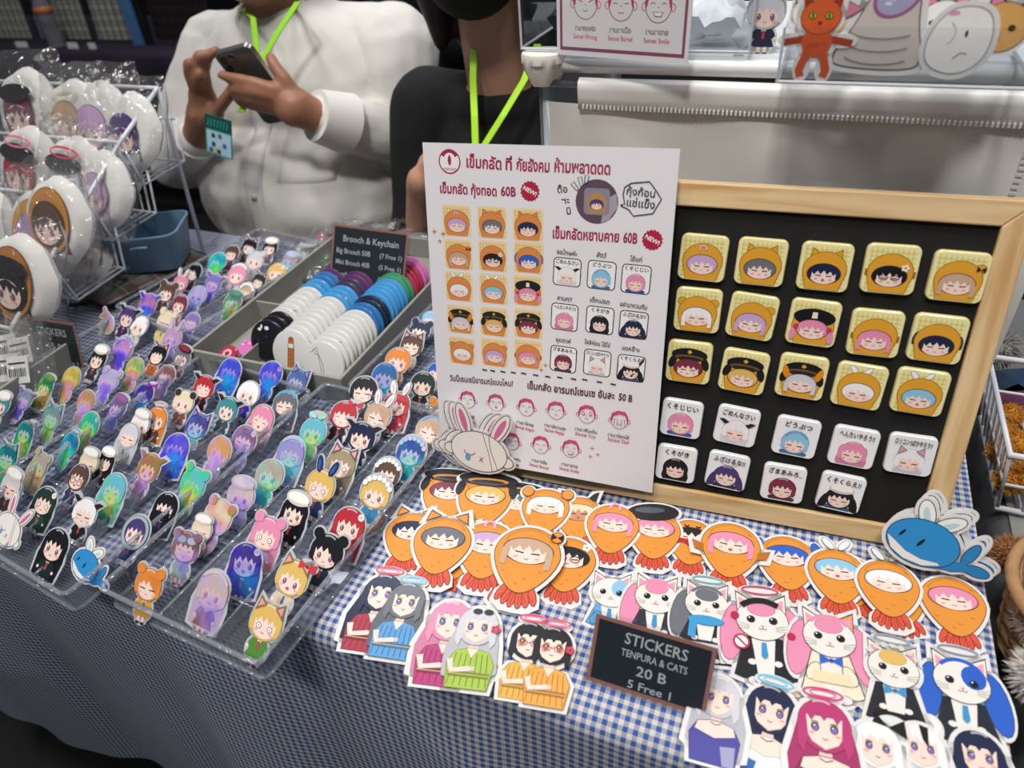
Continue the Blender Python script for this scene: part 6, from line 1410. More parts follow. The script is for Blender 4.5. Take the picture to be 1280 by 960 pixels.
blob('t_shirt', [(V(-.445, 1.06, .05), (.165, .112, .16)), (V(-.445, 1.055, -.10), (.165, .12, .15)), (V(-.50, 1.07, .165), (.10, .075, .045)), (V(-.39, 1.07, .165), (.10, .075, .045)), (V(-.445, 1.055, .180), (.085, .082, .045))], [([s1, s1.lerp(e1, .6), s1.lerp(e1, .86)], [.060, .058, .060]), ([s2, s2.lerp(e2, .6), s2.lerp(e2, .86)], [.060, .058, .060]), ([s1, V(-.48, 1.07, .165)], [.055, .05]), ([s2, V(-.41, 1.07, .165)], [.055, .05])], .007, mat('black_tshirt', '#0e0e10', .9, bump=.3), wm, 5, disp=[(.12, .012)])
blob('trousers', [(V(-.445, 1.06, -.22), (.15, .13, .09))], [([V(-.53, 1.05, -.24), V(-.54, .72, -.25), V(-.54, .70, -.70)], [.09, .07, .05]), ([V(-.36, 1.05, -.24), V(-.35, .72, -.25), V(-.35, .70, -.70)], [.09, .07, .05])], .010, mat('dark_trousers'), wm, 3)
for q_ in (-.54, -.35): loc(MB().box((q_-.042, .58, .0), (q_+.042, .77, .065)).build('shoe', mat('black_shoe')), wm)
ly2 = empty('lanyard', (0, 0, 0), label='bright yellow-green lanyard worn over the black T-shirt', cat='lanyard')
LIM2 = mat('neon_lanyard', '#b6f02c', .6)
ribbon([V(-.51, 1.06, .245), Yp(592, 55, .985), Yp(591, 100, .955), Yp(593, 145, .925), Yp(594, 180, .91), Yp(603, 260, .90)], .010, 'strap', ly2, m_=LIM2); ribbon([V(-.38, 1.06, .245), Yp(672, 55, .985), Yp(655, 100, .955), Yp(628, 145, .925), Yp(606, 180, .91), Yp(604, 260, .90)], .010, 'strap', ly2, m_=LIM2)
chair(-.445, 1.10, 'black chair under the person in the black T-shirt')
# a third person standing in the dark behind
p3 = empty('person', (-.85, 1.75, 0), label='standing person in dark teal clothing in the shadow between the two sellers', cat='person')
DT = mat('dark_teal_cloth', '#12191c', .9)
c3 = Vector((-.86, 1.85, 0))
h3 = c3+Vector((0, 0, 1.56))
blob('body', [(h3, (.075, .092, .112)), (h3+Vector((0, -.02, -.05)), (.056, .07, .06)), (c3+Vector((0, 0, 1.2)), (.15, .09, .2))], [([c3+Vector((0, 0, 1.35)), c3+Vector((0, 0, 1.5))], [.055, .05]), ([c3+Vector((-.19, 0, 1.33)), c3+Vector((-.24, .02, 1.08)), c3+Vector((-.22, -.08, .86)), c3+Vector((-.22, -.10, .78))], [.045, .038, .025, .028]), ([c3+Vector((.19, 0, 1.33)), c3+Vector((.24, .02, 1.08)), c3+Vector((.22, -.08, .86)), c3+Vector((.22, -.10, .78))], [.045, .038, .025, .028])]+
     [([c3+Vector((q*.22+.012*k-.018, -.11, .76)), c3+Vector((q*.22+.012*k-.018, -.12, .72)), c3+Vector((q*.22+.012*k-.018, -.115, .685))], [.0085, .008, .007]) for q in (-1, 1) for k in range(4)]+[([c3+Vector((q*.2, -.1, .79)), c3+Vector((q*.175, -.12, .75)), c3+Vector((q*.17, -.125, .72))], [.012, .009, .008]) for q in (-1, 1)], .007, SK2, p3, 3)
face_bits(h3, p3, HAIRB)
blob('hair', [(h3+Vector((0, .02, .045)), (.086, .098, .085))], [], .01, HAIRB, p3, 2)
blob('jacket', [(c3+Vector((0, 0, 1.2)), (.19, .125, .22)), (c3+Vector((0, 0, .98)), (.18, .13, .16))], [([c3+Vector((-.17, 0, 1.36)), c3+Vector((-.24, .02, 1.08)), c3+Vector((-.22, -.08, .86))], [.07, .06, .042]), ([c3+Vector((.17, 0, 1.36)), c3+Vector((.24, .02, 1.08)), c3+Vector((.22, -.08, .86))], [.07, .06, .042])], .012, DT, p3, 4)
blob('trousers', [(c3+Vector((0, 0, .88)), (.16, .12, .12))], [([c3+Vector((q*.09, 0, .85)), c3+Vector((q*.10, 0, .45)), c3+Vector((q*.10, 0, .07))], [.095, .07, .055]) for q in (-1, 1)], .014, mat('dark_trousers'), p3, 3)
for q_ in (-.1, .1): loc(MB().box((c3.x+q_-.045, c3.y-.17, 0), (c3.x+q_+.045, c3.y+.09, .07)).build('shoe', mat('black_shoe')), p3)
# ================================================================ WHITE STORAGE RACK WITH ACRYLIC BOXES
RX0, RX1, RY0, RY1 = Yp(679, 120, .60).x, .158, .615, .845
SHZ = .349
rk = empty('storage_rack', (0, 0, 0), label='white tube storage rack with a translucent white cover behind the black board', cat='rack')
PIPE = mat('white_steel_tube', '#e6e6e6', .3, coat=.3)
zs = TZ+SHZ
MB().box((RX0+.005, RY0, zs-.006), (RX1, RY1, zs)).build('shelf', mat('white_shelf_sheet', '#e9eaec', .3, coat=.3), rk)
for y in (RY0-.004, RY1): MB().tube([(RX0+.0, y, zs-.008), (RX1, y, zs-.008)], .0065, 12).build('rail', PIPE, rk, smooth=True)
for x in (RX0, RX1): MB().tube([(x, RY0, zs-.008), (x, RY1, zs-.008)], .0055, 12).build('rail', PIPE, rk, smooth=True)
for x in (RX0, RX1):
    for y in (RY0, RY1): MB().tube([(x, y, TZ+.002), (x, y, zs-.02)], .006, 12).build('post', mat('clear_grey_post', '#aeb6bd', .25, coat=.4), rk, smooth=True)
def knob(x, y):
    pts = []; n = 48
    for s_, z in ((1, 0), (1.04, -.002), (1.04, -.0075), (.98, -.0085), (.95, -.014), (.62, -.026)):
        pts.append([((x+(.0185*s_)*(1+(.07*math.cos(6*t) if z < -.008 else .0))*math.cos(t)), y+(.0185*s_)*(1+(.07*math.cos(6*t) if z < -.008 else .0))*math.sin(t), zs+.002+z) for t in [2*math.pi*k/n for k in range(n)]])
    m = MB(); m.add([p for r_ in pts for p in r_], [(i*n+(j+1) % n, i*n+j, (i+1)*n+j, (i+1)*n+(j+1) % n) for i in range(5) for j in range(n)]+[tuple(range(n)), tuple(range(5*n, 6*n))[::-1]])
    m.build('corner_joint', mat('ivory_plastic', '#e8e2d8', .35), rk, smooth=35)
for x in (RX0-.002, RX1):
    for y in (RY0-.004, RY1): knob(x, y)
# lower rod with hanging cover and its hemmed sleeve
hz = zs-.0225; hy = RY0-.010; hx = Yp(724, 100, hy).x
MB().tube([(RX0, hy, hz), (RX1, hy, hz)], .0035, 10).build('hanging_rod', mat('steel_rod', '#a9adb2', .25, metal=.9), rk, smooth=True)
m = MB(); nn = 60; xs = np.linspace(hx, RX1+.02, nn); prof = [(hy+.005, 0.005), (hy, .006), (hy-.0048, .003), (hy-.0054, -.003), (hy-.0045, -.009), (hy-.0040, -.019), (hy-.001, -.0195)]
m.add([(x, y+.0006*math.sin(x*50), hz+z) for y, z in prof for x in xs], [(i*nn+j, (i+1)*nn+j, (i+1)*nn+j+1, i*nn+j+1) for i in range(len(prof)-1) for j in range(nn-1)])
m.build('sleeve', mat('white_pvc', '#e4e3df', .35, coat=.2), rk, smooth=True)
m = MB(); k = 0; x = hx+.004
while x < RX1: m.box((x, hy-.0052, hz-.0180), (x+.0016, hy-.0034, hz-.0150)); x += .0034
o = m.build('seam_stitch', mat('white_pvc'), rk); o['kind'] = 'stuff'
COVER = bpy.data.materials.new('frosted_cover'); COVER.use_nodes = True; b = COVER.node_tree.nodes['Principled BSDF']; b.inputs['Base Color'].default_value = (.80, .78, .74, 1); b.inputs['Roughness'].default_value = .42; b.inputs['Coat Weight'].default_value = .15
m = MB(); gx = 70; xs = np.linspace(RX0+.002, RX1+.02, gx); zl = np.linspace(hz-.015, TZ+.003, 24)
m.add([(x, RY0-.0095+.004*math.sin(x*21)*(hz-z)/.3+.0022*math.sin(x*47+z*30), z) for z in zl for x in xs], [(i*gx+j, (i+1)*gx+j, (i+1)*gx+j+1, i*gx+j+1) for i in range(23) for j in range(gx-1)])
m.build('front_cover', COVER, rk, smooth=True)
m = MB(); m.add([(RX0-.007, y, z) for z in (hz+.01, TZ+.003) for y in (RY0-.006, RY0+.09, RY1)], [(0, 3, 4, 1), (1, 4, 5, 2)]); m.build('side_cover', clear('frosted_side', tint=(.9, .9, .9), base=.1, rough=.2, fog=.45, fogcol=(.7, .7, .68)), rk)
zx = RX1-.012; m = MB()
for i in range(60): m.box((zx-.0022, RY0-.0135, TZ+.02+.0047*i), (zx+.0022, RY0-.012, TZ+.0222+.0047*i))
o = m.build('zip_teeth', mat('white_pvc'), rk); o['kind'] = 'stuff'
# acrylic boxes on the shelf
def acr_box(name, label, x0, x1, y0, y1, z0, h, t=.0022, m_=None, lid=False, shelves=()):
    e = empty(name, (0, 0, 0), label=label, cat='box'); m_ = m_ or ACR
    MB().box((x0, y0, z0), (x1, y1, z0+t)).build('base', m_, e)
    MB().box((x0, y0, z0+t), (x1, y0+t, z0+h)).build('front_panel', m_, e); MB().box((x0, y1-t, z0+t), (x1, y1, z0+h)).build('back_panel', m_, e)
    MB().box((x0, y0+t, z0+t), (x0+t, y1-t, z0+h)).build('side_panel', m_, e); MB().box((x1-t, y0+t, z0+t), (x1, y1-t, z0+h)).build('side_panel', m_, e)
    for s_ in shelves: MB().box((x0+t, y0+t, z0+s_), (x1-t, y1-t, z0+s_+t)).build('tier', m_, e)
    EDG = mat('acrylic_edge', '#c9ced6', .15, coat=.6)
    for a, b_ in (((x0, y0), (x1, y0)), ((x0, y0), (x0, y1)), ((x1, y0), (x1, y1))): MB().tube([(*a, z0+t*.5), (*b_, z0+t*.5)], t*.55, 6).build('edge', EDG, e)
    for a in ((x0, y0), (x1, y0)): MB().tube([(*a, z0), (*a, z0+h)], t*.45, 6).build('edge', EDG, e)
    return e
b1a, b1b = T(651, 62, SHZ+.004), T(930, 78, SHZ+.004)
acr_box('acrylic_box', 'clear acrylic drawer box on the rack, dark and white items inside', b1a.x, b1b.x, b1a.y+.002, b1a.y+.11, zs+.0035, .10, shelves=(.05,))
for x in (b1a.x+.008, b1b.x-.008): tag(MB().box((x-.004, b1a.y+.006, zs), (x+.004, b1a.y+.014, zs+.0035)).build('foot_pad', ACR), ('left' if x < -.15 else 'right')+' clear foot pad under the acrylic drawer box', 'pad')
cr_ = crumple(.05, .045, .03, 3); o = cr_.build('tissue_wad', mat('white_plastic_film', '#d9dcdd', .4), smooth=True); o.matrix_world = Matrix.Translation((b1b.x-.035, b1a.y+.045, zs+.022)); tag(o, 'crumpled white plastic wad inside the right of the acrylic box', 'bag')
cr_ = crumple(.05, .05, .03, 5); o = cr_.build('dark_pouch', mat('dark_fabric', '#1b1a1f', .8), smooth=True); o.matrix_world = Matrix.Translation((b1a.x+.04, b1a.y+.05, zs+.024)); tag(o, 'dark crumpled cloth inside the left of the acrylic box', 'cloth')
# framed face card leaning on the box
c0, c1 = T(718, 52, SHZ+.002), T(873, 62, SHZ+.002); u = (c1-c0).normalized(); cw = (c1-c0).length
cy_ = b1a.y-.0045-c0.y; c0 = c0+Vector((0, cy_, 0)) if cy_ < 0 else c0
e = empty('price_card', (0, 0, 0), label='white card with pink drawn faces and a purple border before the acrylic box', cat='sign'); e.matrix_world = frame(c0+Vector((0, 0, .0)), u, (0, .03, 1)); chh = .075
MB().box((0, 0, 0), (cw, chh, .001)).build('card', mat('poster_paper'), None).parent = e
A = Art(); A.poly([(.003, .004), (cw-.003, .004), (cw-.003, chh), (.003, chh)], '#8a4a68'); A.poly([(.0052, .0065), (cw-.0052, .0065), (cw-.0052, chh-.003), (.0052, chh-.003)], '#e4e0e4')
for k, (kd, t1, t2) in enumerate((('grump', 'เซนเซหงุดหงิด', 'Sensei Wrong'), ('flat', 'เซนเซเบื่อ', 'Sensei Bored'), ('grin', 'เซนเซอาย', 'Sensei Smile'))):
    x = cw*(.23+.27*k); doodle(A, x, .038, .022, kd); put_text(A, t1, x, .0205, .0055, '#3a2a33', width=.018); put_text(A, t2, x, .0145, .005, '#c43a70', width=.021)
A.mb(1, .0011, 2e-6).build('print', PAPER, col=True).parent = e
# bin of cat stickers
c0, c1 = T(974, 94, SHZ+.004), T(1282, 111, SHZ+.004); by = min(c0.y, c1.y)
acr_box('acrylic_bin', 'clear acrylic bin full of cat head stickers on the right of the rack', c0.x, c1.x+.006, by, by+.10, zs+.003, .034, shelves=())
def catlet(kind):
    A = Art(); B = []
    if kind == 'orange':
        for q in (-1, 1): A.poly([(q*.3, .45), (q*.36, .85), (q*.08, .62)][::q], '#9c3a1c'); B.append(('p', [(q*.42, .4), (q*.44, .98), (q*.0, .62)]))
        for q in (-1, 1): A.line([(q*.2, .05), (q*.62, -.02)], .12, '#a8401f'); A.line([(q*.13, -.15), (q*.24, -.5), (q*.2, -.62)], .15, '#d4582c'); B.append(('e', q*.45, .02, .26, .13, 0)); B.append(('e', q*.2, -.45, .16, .27, 0))
        A.ell(0, .0, .27, .28, '#d4582c', 18); A.ell(0, .42, .36, .3, '#9c3a1c', 22); A.ell(0, .42, .345, .285, '#d9602f', 22); B += [('e', 0, 0, .36, .36, 0), ('e', 0, .42, .43, .37, 0)]
        for q in (-1, 1): A.ell(q*.14, .44, .075, .06, '#2a3a18', 12); A.ell(q*.14, .44, .06, .045, '#a9c23c', 12); A.ell(q*.14, .44, .018, .04, '#111111', 8)
        A.poly([(-.05, .34), (.05, .34), (0, .28)][::-1], '#7a2416')
        for k in range(5): A.line([(-.15+.07*k, -.1+.02*k), (-.12+.07*k, -.02)], .015, '#9c3a1c')
    elif kind == 'hood':
        A.poly(chaikin([(-.55, -.5), (.5, -.55), (.55, -.3), (.42, .2), (.38, .7), (.1, 1.05), (-.15, .9), (-.3, .4), (-.45, .0), (-.6, -.3)]), '#6f6764'); A.poly(chaikin([(-.53, -.47), (.48, -.52), (.53, -.29), (.40, .2), (.36, .69), (.1, 1.02), (-.13, .88), (-.28, .4), (-.43, .0), (-.57, -.3)]), '#cfc4bb')
        B.append(('p', chaikin([(-.6, -.57), (.55, -.63), (.63, -.3), (.5, .22), (.45, .75), (.12, 1.14), (-.23, .96), (-.38, .42), (-.54, .02), (-.68, -.3)])))
        A.poly([(-.28, .42), (-.6, .62), (-.5, .25)], '#6f6764'); A.poly([(-.31, .43), (-.56, .57), (-.48, .3)], '#d77fa0'); B.append(('p', [(-.2, .5), (-.72, .72), (-.56, .15)]))
        A.ell(.1, .62, .27, .36, '#a05c8e', 22, rot=-.5); A.ell(.1, .62, .23, .31, '#a9a6c4', 22, rot=-.5)
        for k in range(5): A.ell(.0+.05*k, .5+.07*k, .05, .03, '#d9dcee', 8)
        for k in range(3): A.arc(.0, .15-.2*k, .45, 200, 320, .018, '#8d837c', 7, ry=.18)
        A.s = [([(x, y*.8) for x, y in p], f, c, k) for p, f, c, k in A.s]; B = [('p', [(x, y*.8) for x, y in b[1]]) for b in B]
    elif kind == 'blob':
        A.poly(chaikin([(-.4, -.45), (.1, -.6), (.48, -.35), (.55, .1), (.4, .5), (-.1, .55), (-.38, .3), (-.5, -.1)]), '#8c8a88'); A.poly(chaikin([(-.385, -.43), (.1, -.575), (.46, -.34), (.53, .1), (.385, .48), (-.1, .53), (-.365, .29), (-.48, -.1)]), '#f2f0ec'); B.append(('p', chaikin([(-.46, -.52), (.1, -.69), (.56, -.4), (.64, .12), (.46, .57), (-.12, .63), (-.45, .36), (-.58, -.1)])))
        A.ell(-.15, .42, .1, .04, '#e29fc0', 10); A.ell(.12, .1, .025, .06, '#33302e', 8); A.arc(-.25, .1, .2, -60, 60, .01, '#8c8a88', 6); A.line([(.0, -.3), (.1, -.2), (.2, -.22)], .015, '#55504d')
    else:
        c = {'face1': '#efe9e0', 'face2': '#d9a860', 'face3': '#e8d3c4', 'face4': '#f1efec', 'face5': '#3a3a44'}[kind]
        for q in (-1, 1): A.poly([(q*.38, .2), (q*.45, .68), (q*.1, .42)][::q], '#4a423e'); A.poly([(q*.34, .25), (q*.41, .6), (q*.14, .4)][::q], '#e28aa6'); B.append(('p', [(q*.5, .15), (q*.52, .8), (q*.0, .46)]))
        A.ell(0, 0, .47, .45, '#4a423e', 22); A.ell(0, 0, .455, .435, c, 22); B.append(('e', 0, 0, .54, .52, 0))
        for q in (-1, 1): A.ell(q*.17, .02, .07, .06, '#1b1716', 10)
        A.ell(0, -.1, .04, .03, '#d77f8b', 8); A.arc(0, -.14, .06, 200, 340, .015, '#3a302c', 4)
    return A, B
def upst(kind, px, py, y, wpx, lab, roll=0):
    A, B = catlet(kind); p = Yp(px, py, y); sc = wpx*y/(FPX)*ray(px, py).length/ray(px, py).y/ray(px, py).length*1.0
    M = frame(p, (1, .0, 0), (0, .10, 1)) @ Matrix.Rotation(roll, 4, 'Z'); sticker('cat_head_sticker', A, B, sc, M, lab, group='cat stickers in the acrylic bin', th=.0008)
upst('orange', 1021, 52, by+.006, 66, 'orange tabby cat sticker with green eyes standing at the bin front')
upst('hood', 1102, 46, by+.007, 92, 'cream hooded cat sticker with a purple oval, tallest in the bin')
upst('blob', 1196, 50, by+.006, 72, 'plain white lumpy cat sticker at the right of the bin')
upst('face3', 1015, 32, by+.022, 40, 'pinkish cat head sticker behind the orange tabby sticker')
upst('face1', 1008, 16, by+.034, 36, 'small white cat head sticker peeking over the orange tabby')
upst('face2', 1048, 22, by+.028, 42, 'tan cat head sticker between the orange tabby and the hooded cat')
upst('face5', 1062, 12, by+.042, 38, 'dark cat head sticker behind the hooded cat sticker')
upst('face4', 1176, 30, by+.024, 60, 'white cat head sticker with pink ears behind the lumpy cat')
upst('face1', 1222, 22, by+.030, 48, 'white cat head sticker at the back right of the bin')
upst('face2', 1252, 34, by+.020, 64, 'yellow cat head sticker at the far right of the bin', -.2)
upst('face2', 1195, 4, by+.050, 36, 'amber cat head sticker at the very back of the bin')
# small standing chibi on the shelf
A, B = chibi('silver', 'bob', 'headband', '#2b2d44', 'open', 'flat'); p = T(958, 40, SHZ+.004); p.y = b1a.y+.02; p = Yp(958, 14, p.y); sticker('chibi_stand', A, B, .026, frame(p, (1, 0, 0), (0, .05, 1)), 'silver-haired chibi stand between the acrylic box and the cat bin', 'stand')
o = MB().prism([(.014*math.cos(t), .009*math.sin(t)) for t in [2*math.pi*k/20 for k in range(20)]], 0, .003).build('stand_base', ACR); o.matrix_world = Matrix.Translation((p.x, p.y, zs+.0005)); tag(o, 'clear oval base under the silver-haired chibi stand', 'base')

# ================================================================ STALL ACROSS THE AISLE (top left)
BY = 2.2
tz2 = Yp(100, 66, BY).z
e = empty('stall_table', (-2.8, BY+.3, 0), label='long table under a dark purple cloth across the aisle', cat='table')
loc(MB().box((-4.6, BY+.02, tz2-.04), (-1.75, BY+.7, tz2-.006)).build('tabletop', mat('table_board')), e)
for x in (-4.5, -1.85):
    for y in (BY+.06, BY+.64): loc(MB().tube([(x, y, 0), (x, y, tz2-.04)], .015).build('leg', mat('grey_steel')), e)
m = MB(); nn = 120; xs = np.linspace(-4.62, -1.73, nn); prof = [(BY+.72, 0), (BY+.02, 0), (BY, -.015), (BY-.003, -.1), (BY-.006, -.2), (BY-.008, -.26)]
m.add([(x, y+(.012*math.sin(x*23)*min(1, -z/.1) if z < -.02 else 0), tz2+z+.002) for y, z in prof for x in xs], [(i*nn+j, (i+1)*nn+j, (i+1)*nn+j+1, i*nn+j+1) for i in range(len(prof)-1) for j in range(nn-1)])
tag(m.build('purple_tablecloth', mat('dark_purple_cloth', '#1a1226', .9, noise=.2, nscale=20), smooth=True), 'dark purple cloth hanging short over the stall table across the aisle', 'tablecloth')
tag(MB().box((-4.6, BY-.05, tz2-.40), (-1.75, BY-.02, tz2-.33)).tube([(-4.5, BY-.035, 0), (-4.5, BY-.035, tz2-.34)], .012).tube([(-1.9, BY-.035, 0), (-1.9, BY-.035, tz2-.34)], .012).build('wooden_rail', mat('red_brown_wood', '#3a2520', .7)), 'low reddish brown wooden rail in front of the purple stall table', 'rail')
GRID = mat('black_grid_wire', '#1c1c1f', .5)
for k, (pa_, pb2, lb, bk) in enumerate(((-35, 34, 'white-backed black wire grid panel at the far left edge', True), (40, 108, 'white-backed black wire grid panel behind the water bottle', True), (112, 172, 'white-backed black wire grid panel right of the bottle', True), (184, 262, 'dark-backed wire grid panel beside the blue banner', False))):
    x0, x1 = Yp(pa_, 30, BY+.16).x, Yp(pb2, 30, BY+.16).x; y0 = BY+.16; zb = tz2+.004
    e = empty('grid_panel', (0, 0, 0), label=lb, cat='panel', group='wire grid panels on the far stall')
    Hh = .55; n = 14; nw = max(5, int((x1-x0)/.035)); bx = (x1-x0)/nw
    for i in range(nw+1): MB().tube([(x0+bx*i, y0, zb), (x0+bx*i-.015, y0+.05, zb+Hh)], .0016 if 0 < i < nw else .004, 5).build('upright_wire', GRID, e)
    for j in range(n+1): MB().tube([(x0-.015*j/n, y0+.05*j/n, zb+Hh*j/n), (x1-.015*j/n, y0+.05*j/n, zb+Hh*j/n)], .0016 if 0 < j < n else .004, 5).build('cross_wire', GRID, e)
    MB().add([(x0+.01, y0+.012, zb+.01), (x1-.01, y0+.012, zb+.01), (x1-.025, y0+.066, zb+Hh), (x0-.005, y0+.066, zb+Hh)], [(0, 1, 2, 3)]).build('backing_sheet', mat('white_backing', '#a9aaa2', .8) if bk else mat('maroon_backing', '#1d1319', .9), e)
# bottle
bp_ = Yp(76, 66, BY+.07); e = empty('water_bottle', (bp_.x, bp_.y, tz2+.003), label='clear plastic water bottle with a red cap and orange label on the purple table', cat='bottle')
def lathe(prof, n=20): 
    m = MB(); m.add([(r*math.cos(2*math.pi*k/n), r*math.sin(2*math.pi*k/n), z) for r, z in prof for k in range(n)], [(i*n+k, i*n+(k+1) % n, (i+1)*n+(k+1) % n, (i+1)*n+k) for i in range(len(prof)-1) for k in range(n)]); return m
o = lathe([(.001, 0), (.03, .002), (.032, .01), (.031, .03), (.033, .05), (.031, .07), (.033, .09), (.032, .14), (.026, .17), (.014, .19), (.013, .2)]).build('shell', clear('bottle_plastic', tint=(.85, .88, .93), base=.12, rough=.08, fog=.12), smooth=True); o.parent = e
o = lathe([(.0325, .125), (.0345, .126), (.0345, .15), (.031, .152)]).build('label_band', mat('orange_label', '#b5683f', .5), smooth=True); o.parent = e
o = lathe([(.015, .195), (.0155, .197), (.0155, .214), (.001, .215)]).build('cap', mat('red_cap', '#b01f24', .4), smooth=True); o.parent = e
def banner(pa_, pb2, c, lb, y):
    x0, x1 = Yp(pa_, 30, y).x, Yp(pb2, 30, y).x; o = MB().box((x0, y, tz2+.003), (x1, y+.012, tz2+.6)).build('banner', mat('banner_'+lb.split()[1], c, .5, noise=.5, nscale=9)); tag(o, lb, 'banner')
banner(48, 66, '#26305f', 'narrow indigo banner standing behind the water bottle', BY+.13); banner(158, 170, '#4d78a8', 'narrow blue banner standing beside the dark grid panel', BY+.12); banner(172, 182, '#151515', 'narrow black board standing beside the blue banner', BY+.14)
for px, w_, lb in ((30, 22, 'left white paper tag at the foot of the grid panels'), (93, 18, 'middle white paper tag at the foot of the grid panels'), (117, 12, 'right white folded paper at the foot of the grid panels')):
    p = Yp(px, 64, BY+.05); tag(MB().box((p.x-w_*.0015, p.y, tz2+.003), (p.x+w_*.0015, p.y+.004, tz2+.025)).build('paper_tag', mat('poster_paper')), lb, 'paper')

# ================================================================ NEIGHBOUR'S GOODS (right edge)
gz = TZ-.042
def fur_ball(name, c, r, col, label, cat='pompom', group=None, n=900, seed=1, L=.4):
    rg_ = random.Random(seed); m = MB(); base = bmesh.new(); bmesh.ops.create_icosphere(base, subdivisions=2, radius=r*.72)
    for v in base.verts: pass
    m.add([v.co[:] for v in base.verts], [tuple(v.index for v in f.verts) for f in base.faces]); base.free()
    for i in range(n):
        d = Vector((rg_.gauss(0, 1), rg_.gauss(0, 1), rg_.gauss(0, 1))).normalized(); t = d.orthogonal().normalized(); t.rotate(Quaternion(d, rg_.uniform(0, 6.3))); l = r*rg_.uniform(.85, 1.12); w_ = r*.025
        bnd = t.cross(d)*r*rg_.uniform(-.15, .15)
        m.add([d*r*.6-t*w_, d*r*.6+t*w_, d*r*.85+bnd*.4+t*w_*.8, d*r*.85+bnd*.4-t*w_*.8, d*l+bnd], [(0, 1, 2, 3), (3, 2, 4)])
    e = empty(name, (0, 0, 0), label=label, cat=cat, group=group); e.matrix_world = Matrix.Translation(c)
    o = m.build('fur', mat('fur_'+col.strip('#'), col, .95, noise=.25, nscale=60)); o.parent = e; o['kind'] = 'stuff'; return e
def G(px, py, z): return T(px, py, z)
# wire basket of orange pompoms
c0, c1 = G(1246, 632, -.04), G(1228, 478, .03)
e = empty('wire_basket', (0, 0, 0), label='white wire basket of orange pompoms on the grey neighbouring cloth', cat='basket')
x0 = G(1248, 632, -.035).x; y0 = G(1248, 632, -.035).y; W2, D2, H2 = .16, .14, .075
def rect3(x0, y0, x1, y1, z): return [(x0, y0, z), (x1, y0, z), (x1, y1, z), (x0, y1, z)]
MB().tube(rect3(x0, y0, x0+W2, y0+D2, gz+.004), .0032, 8, closed=True).build('bottom_ring', WIRE, e, smooth=True)
MB().tube(rect3(x0-.012, y0-.008, x0+W2+.01, y0+D2+.01, gz+H2), .0034, 8, closed=True).build('top_ring', WIRE, e, smooth=True)
MB().tube(rect3(x0-.006, y0-.004, x0+W2+.005, y0+D2+.005, gz+H2*.5), .0018, 6, closed=True).build('middle_ring', WIRE, e, smooth=True)
for i in range(9):
    t = i/8
    for a, b_ in ((((x0+W2*t), y0), ((x0-.012+(W2+.022)*t), y0-.008)), ((x0, y0+D2*t), (x0-.012, y0-.008+(D2+.018)*t))): MB().tube([(*a, gz+.004), (*b_, gz+H2)], .0017, 6).build('upright_wire', WIRE, e, smooth=True)
    MB().tube([(x0+W2*t, y0, gz+.004), (x0+W2*t, y0+D2, gz+.004)], .0015, 6).build('bottom_wire', WIRE, e, smooth=True)
for i, (px, py, z, r) in enumerate(((1262, 600, -.012, .0155), (1250, 565, -.012, .014), (1274, 555, .0, .016), (1262, 520, -.008, .015), (1286, 590, .0, .015), (1254, 540, -.016, .013))):
    p = G(px, py, z); fur_ball('pompom', p, r, '#c98a2c', ['orange fluffy pompom lowest in the wire basket', 'orange fluffy pompom second from below at the left of the basket', 'large orange fluffy pompom in the middle of the wire basket', 'orange fluffy pompom uppermost in the wire basket', 'orange fluffy pompom at the image edge in the wire basket', 'small orange fluffy pompom tucked behind the basket wires'][i], group='orange pompoms in the wire basket', seed=i)
fur_ball('grey_pompom', G(1248, 436, .02), .024, '#9a9692', 'large grey fluffy pompom behind the wire basket beside the board frame', seed=20, n=1500)
fur_ball('brown_pompom', G(1266, 694, .0), .018, '#a8744a', 'brown curly fluffy pompom between the two baskets', seed=21, n=1300)
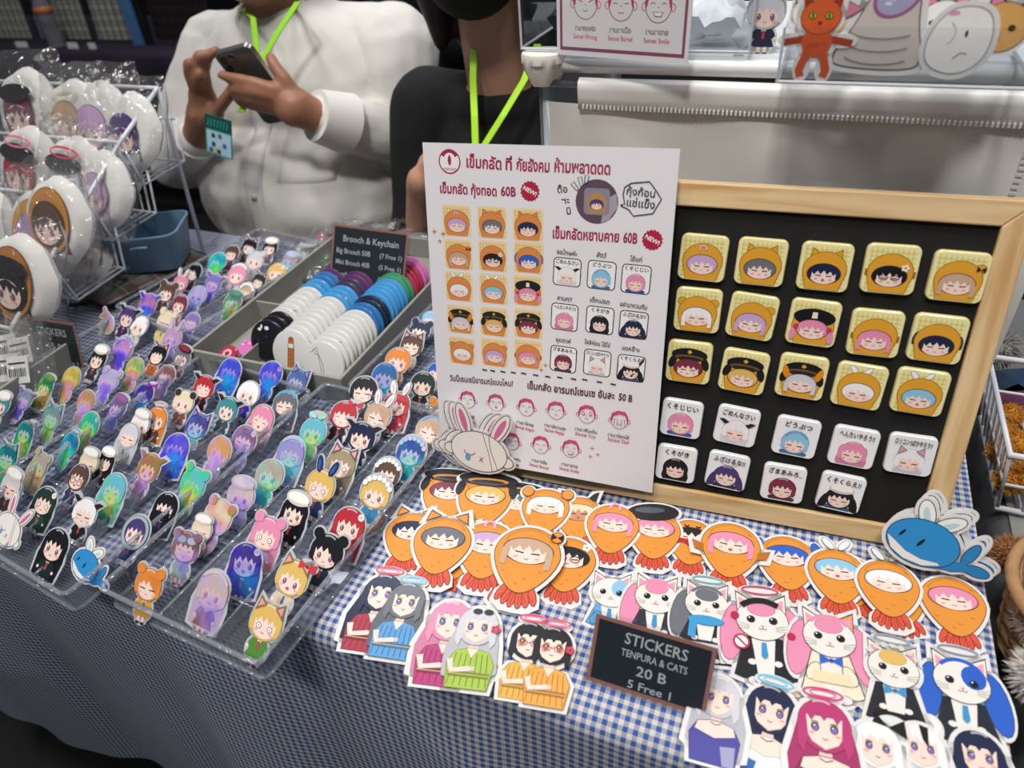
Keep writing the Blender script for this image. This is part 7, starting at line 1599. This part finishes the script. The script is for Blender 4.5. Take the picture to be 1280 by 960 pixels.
# wicker basket with plush
wc = G(1362, 806, -.02); e = empty('wicker_basket', (0, 0, 0), label='round woven wicker basket with plush toys at the right edge', cat='basket')
WK = mat('wicker', '#a98258', .8, noise=.3, nscale=90)
for k in range(9):
    r = .052+.0012*k; z = gz+.006+.0075*k; MB().tube([(wc.x+r*(1+.02*math.sin(10*t+k*3.14))*math.cos(t), wc.y+r*(1+.02*math.sin(10*t+k*3.14))*math.sin(t), z) for t in [2*math.pi*i/40 for i in range(40)]], .0042, 6, closed=True).build('woven_strand', WK, e, smooth=True)
for k in range(20):
    t = 2*math.pi*k/20; MB().tube([(wc.x+.052*math.cos(t), wc.y+.052*math.sin(t), gz), (wc.x+.066*math.cos(t), wc.y+.066*math.sin(t), gz+.072)], .0022, 5).build('stake', WK, e)
MB().tube([(wc.x+.066*math.cos(t), wc.y+.066*math.sin(t), gz+.074) for t in [2*math.pi*i/40 for i in range(40)]], .005, 6, closed=True).build('rim', WK, e, smooth=True)
MB().tube([(wc.x+.05*math.cos(t), wc.y+.05*math.sin(t), gz+.003) for t in [2*math.pi*i/24 for i in range(24)]], .004, 5, closed=True).prism([(wc.x+.05*math.cos(t), wc.y+.05*math.sin(t)) for t in [2*math.pi*i/24 for i in range(24)]], gz, gz+.004).build('base', WK, e)
fur_ball('white_plush', G(1304, 846, .015), .022, '#d9d4cc', 'white fluffy plush ball in the wicker basket', 'plush', seed=31, n=1300)
fur_ball('grey_plush', G(1304, 778, .015), .021, '#a89690', 'pinkish grey fluffy plush in the wicker basket', 'plush', seed=32, n=1300)
# book-like packets beside the wire basket
for i, (px, py, c, lb) in enumerate(((1228, 470, '#23364e', 'dark blue packet lying behind the wire basket'), (1222, 500, '#5c2d46', 'plum coloured packet lying by the frame behind the wire basket'))):
    p = G(px, py, -.03); o = MB().box((-.03, -.02, -.006), (.04, .02, .006)).build('packet', mat('packet_'+c.strip('#'), c, .3, noise=.4, nscale=60)); o.matrix_world = Matrix.Translation((p.x+.03, p.y, gz+.007)) @ Matrix.Rotation(.4+i*.4, 4, 'Z'); tag(o, lb, 'packet')
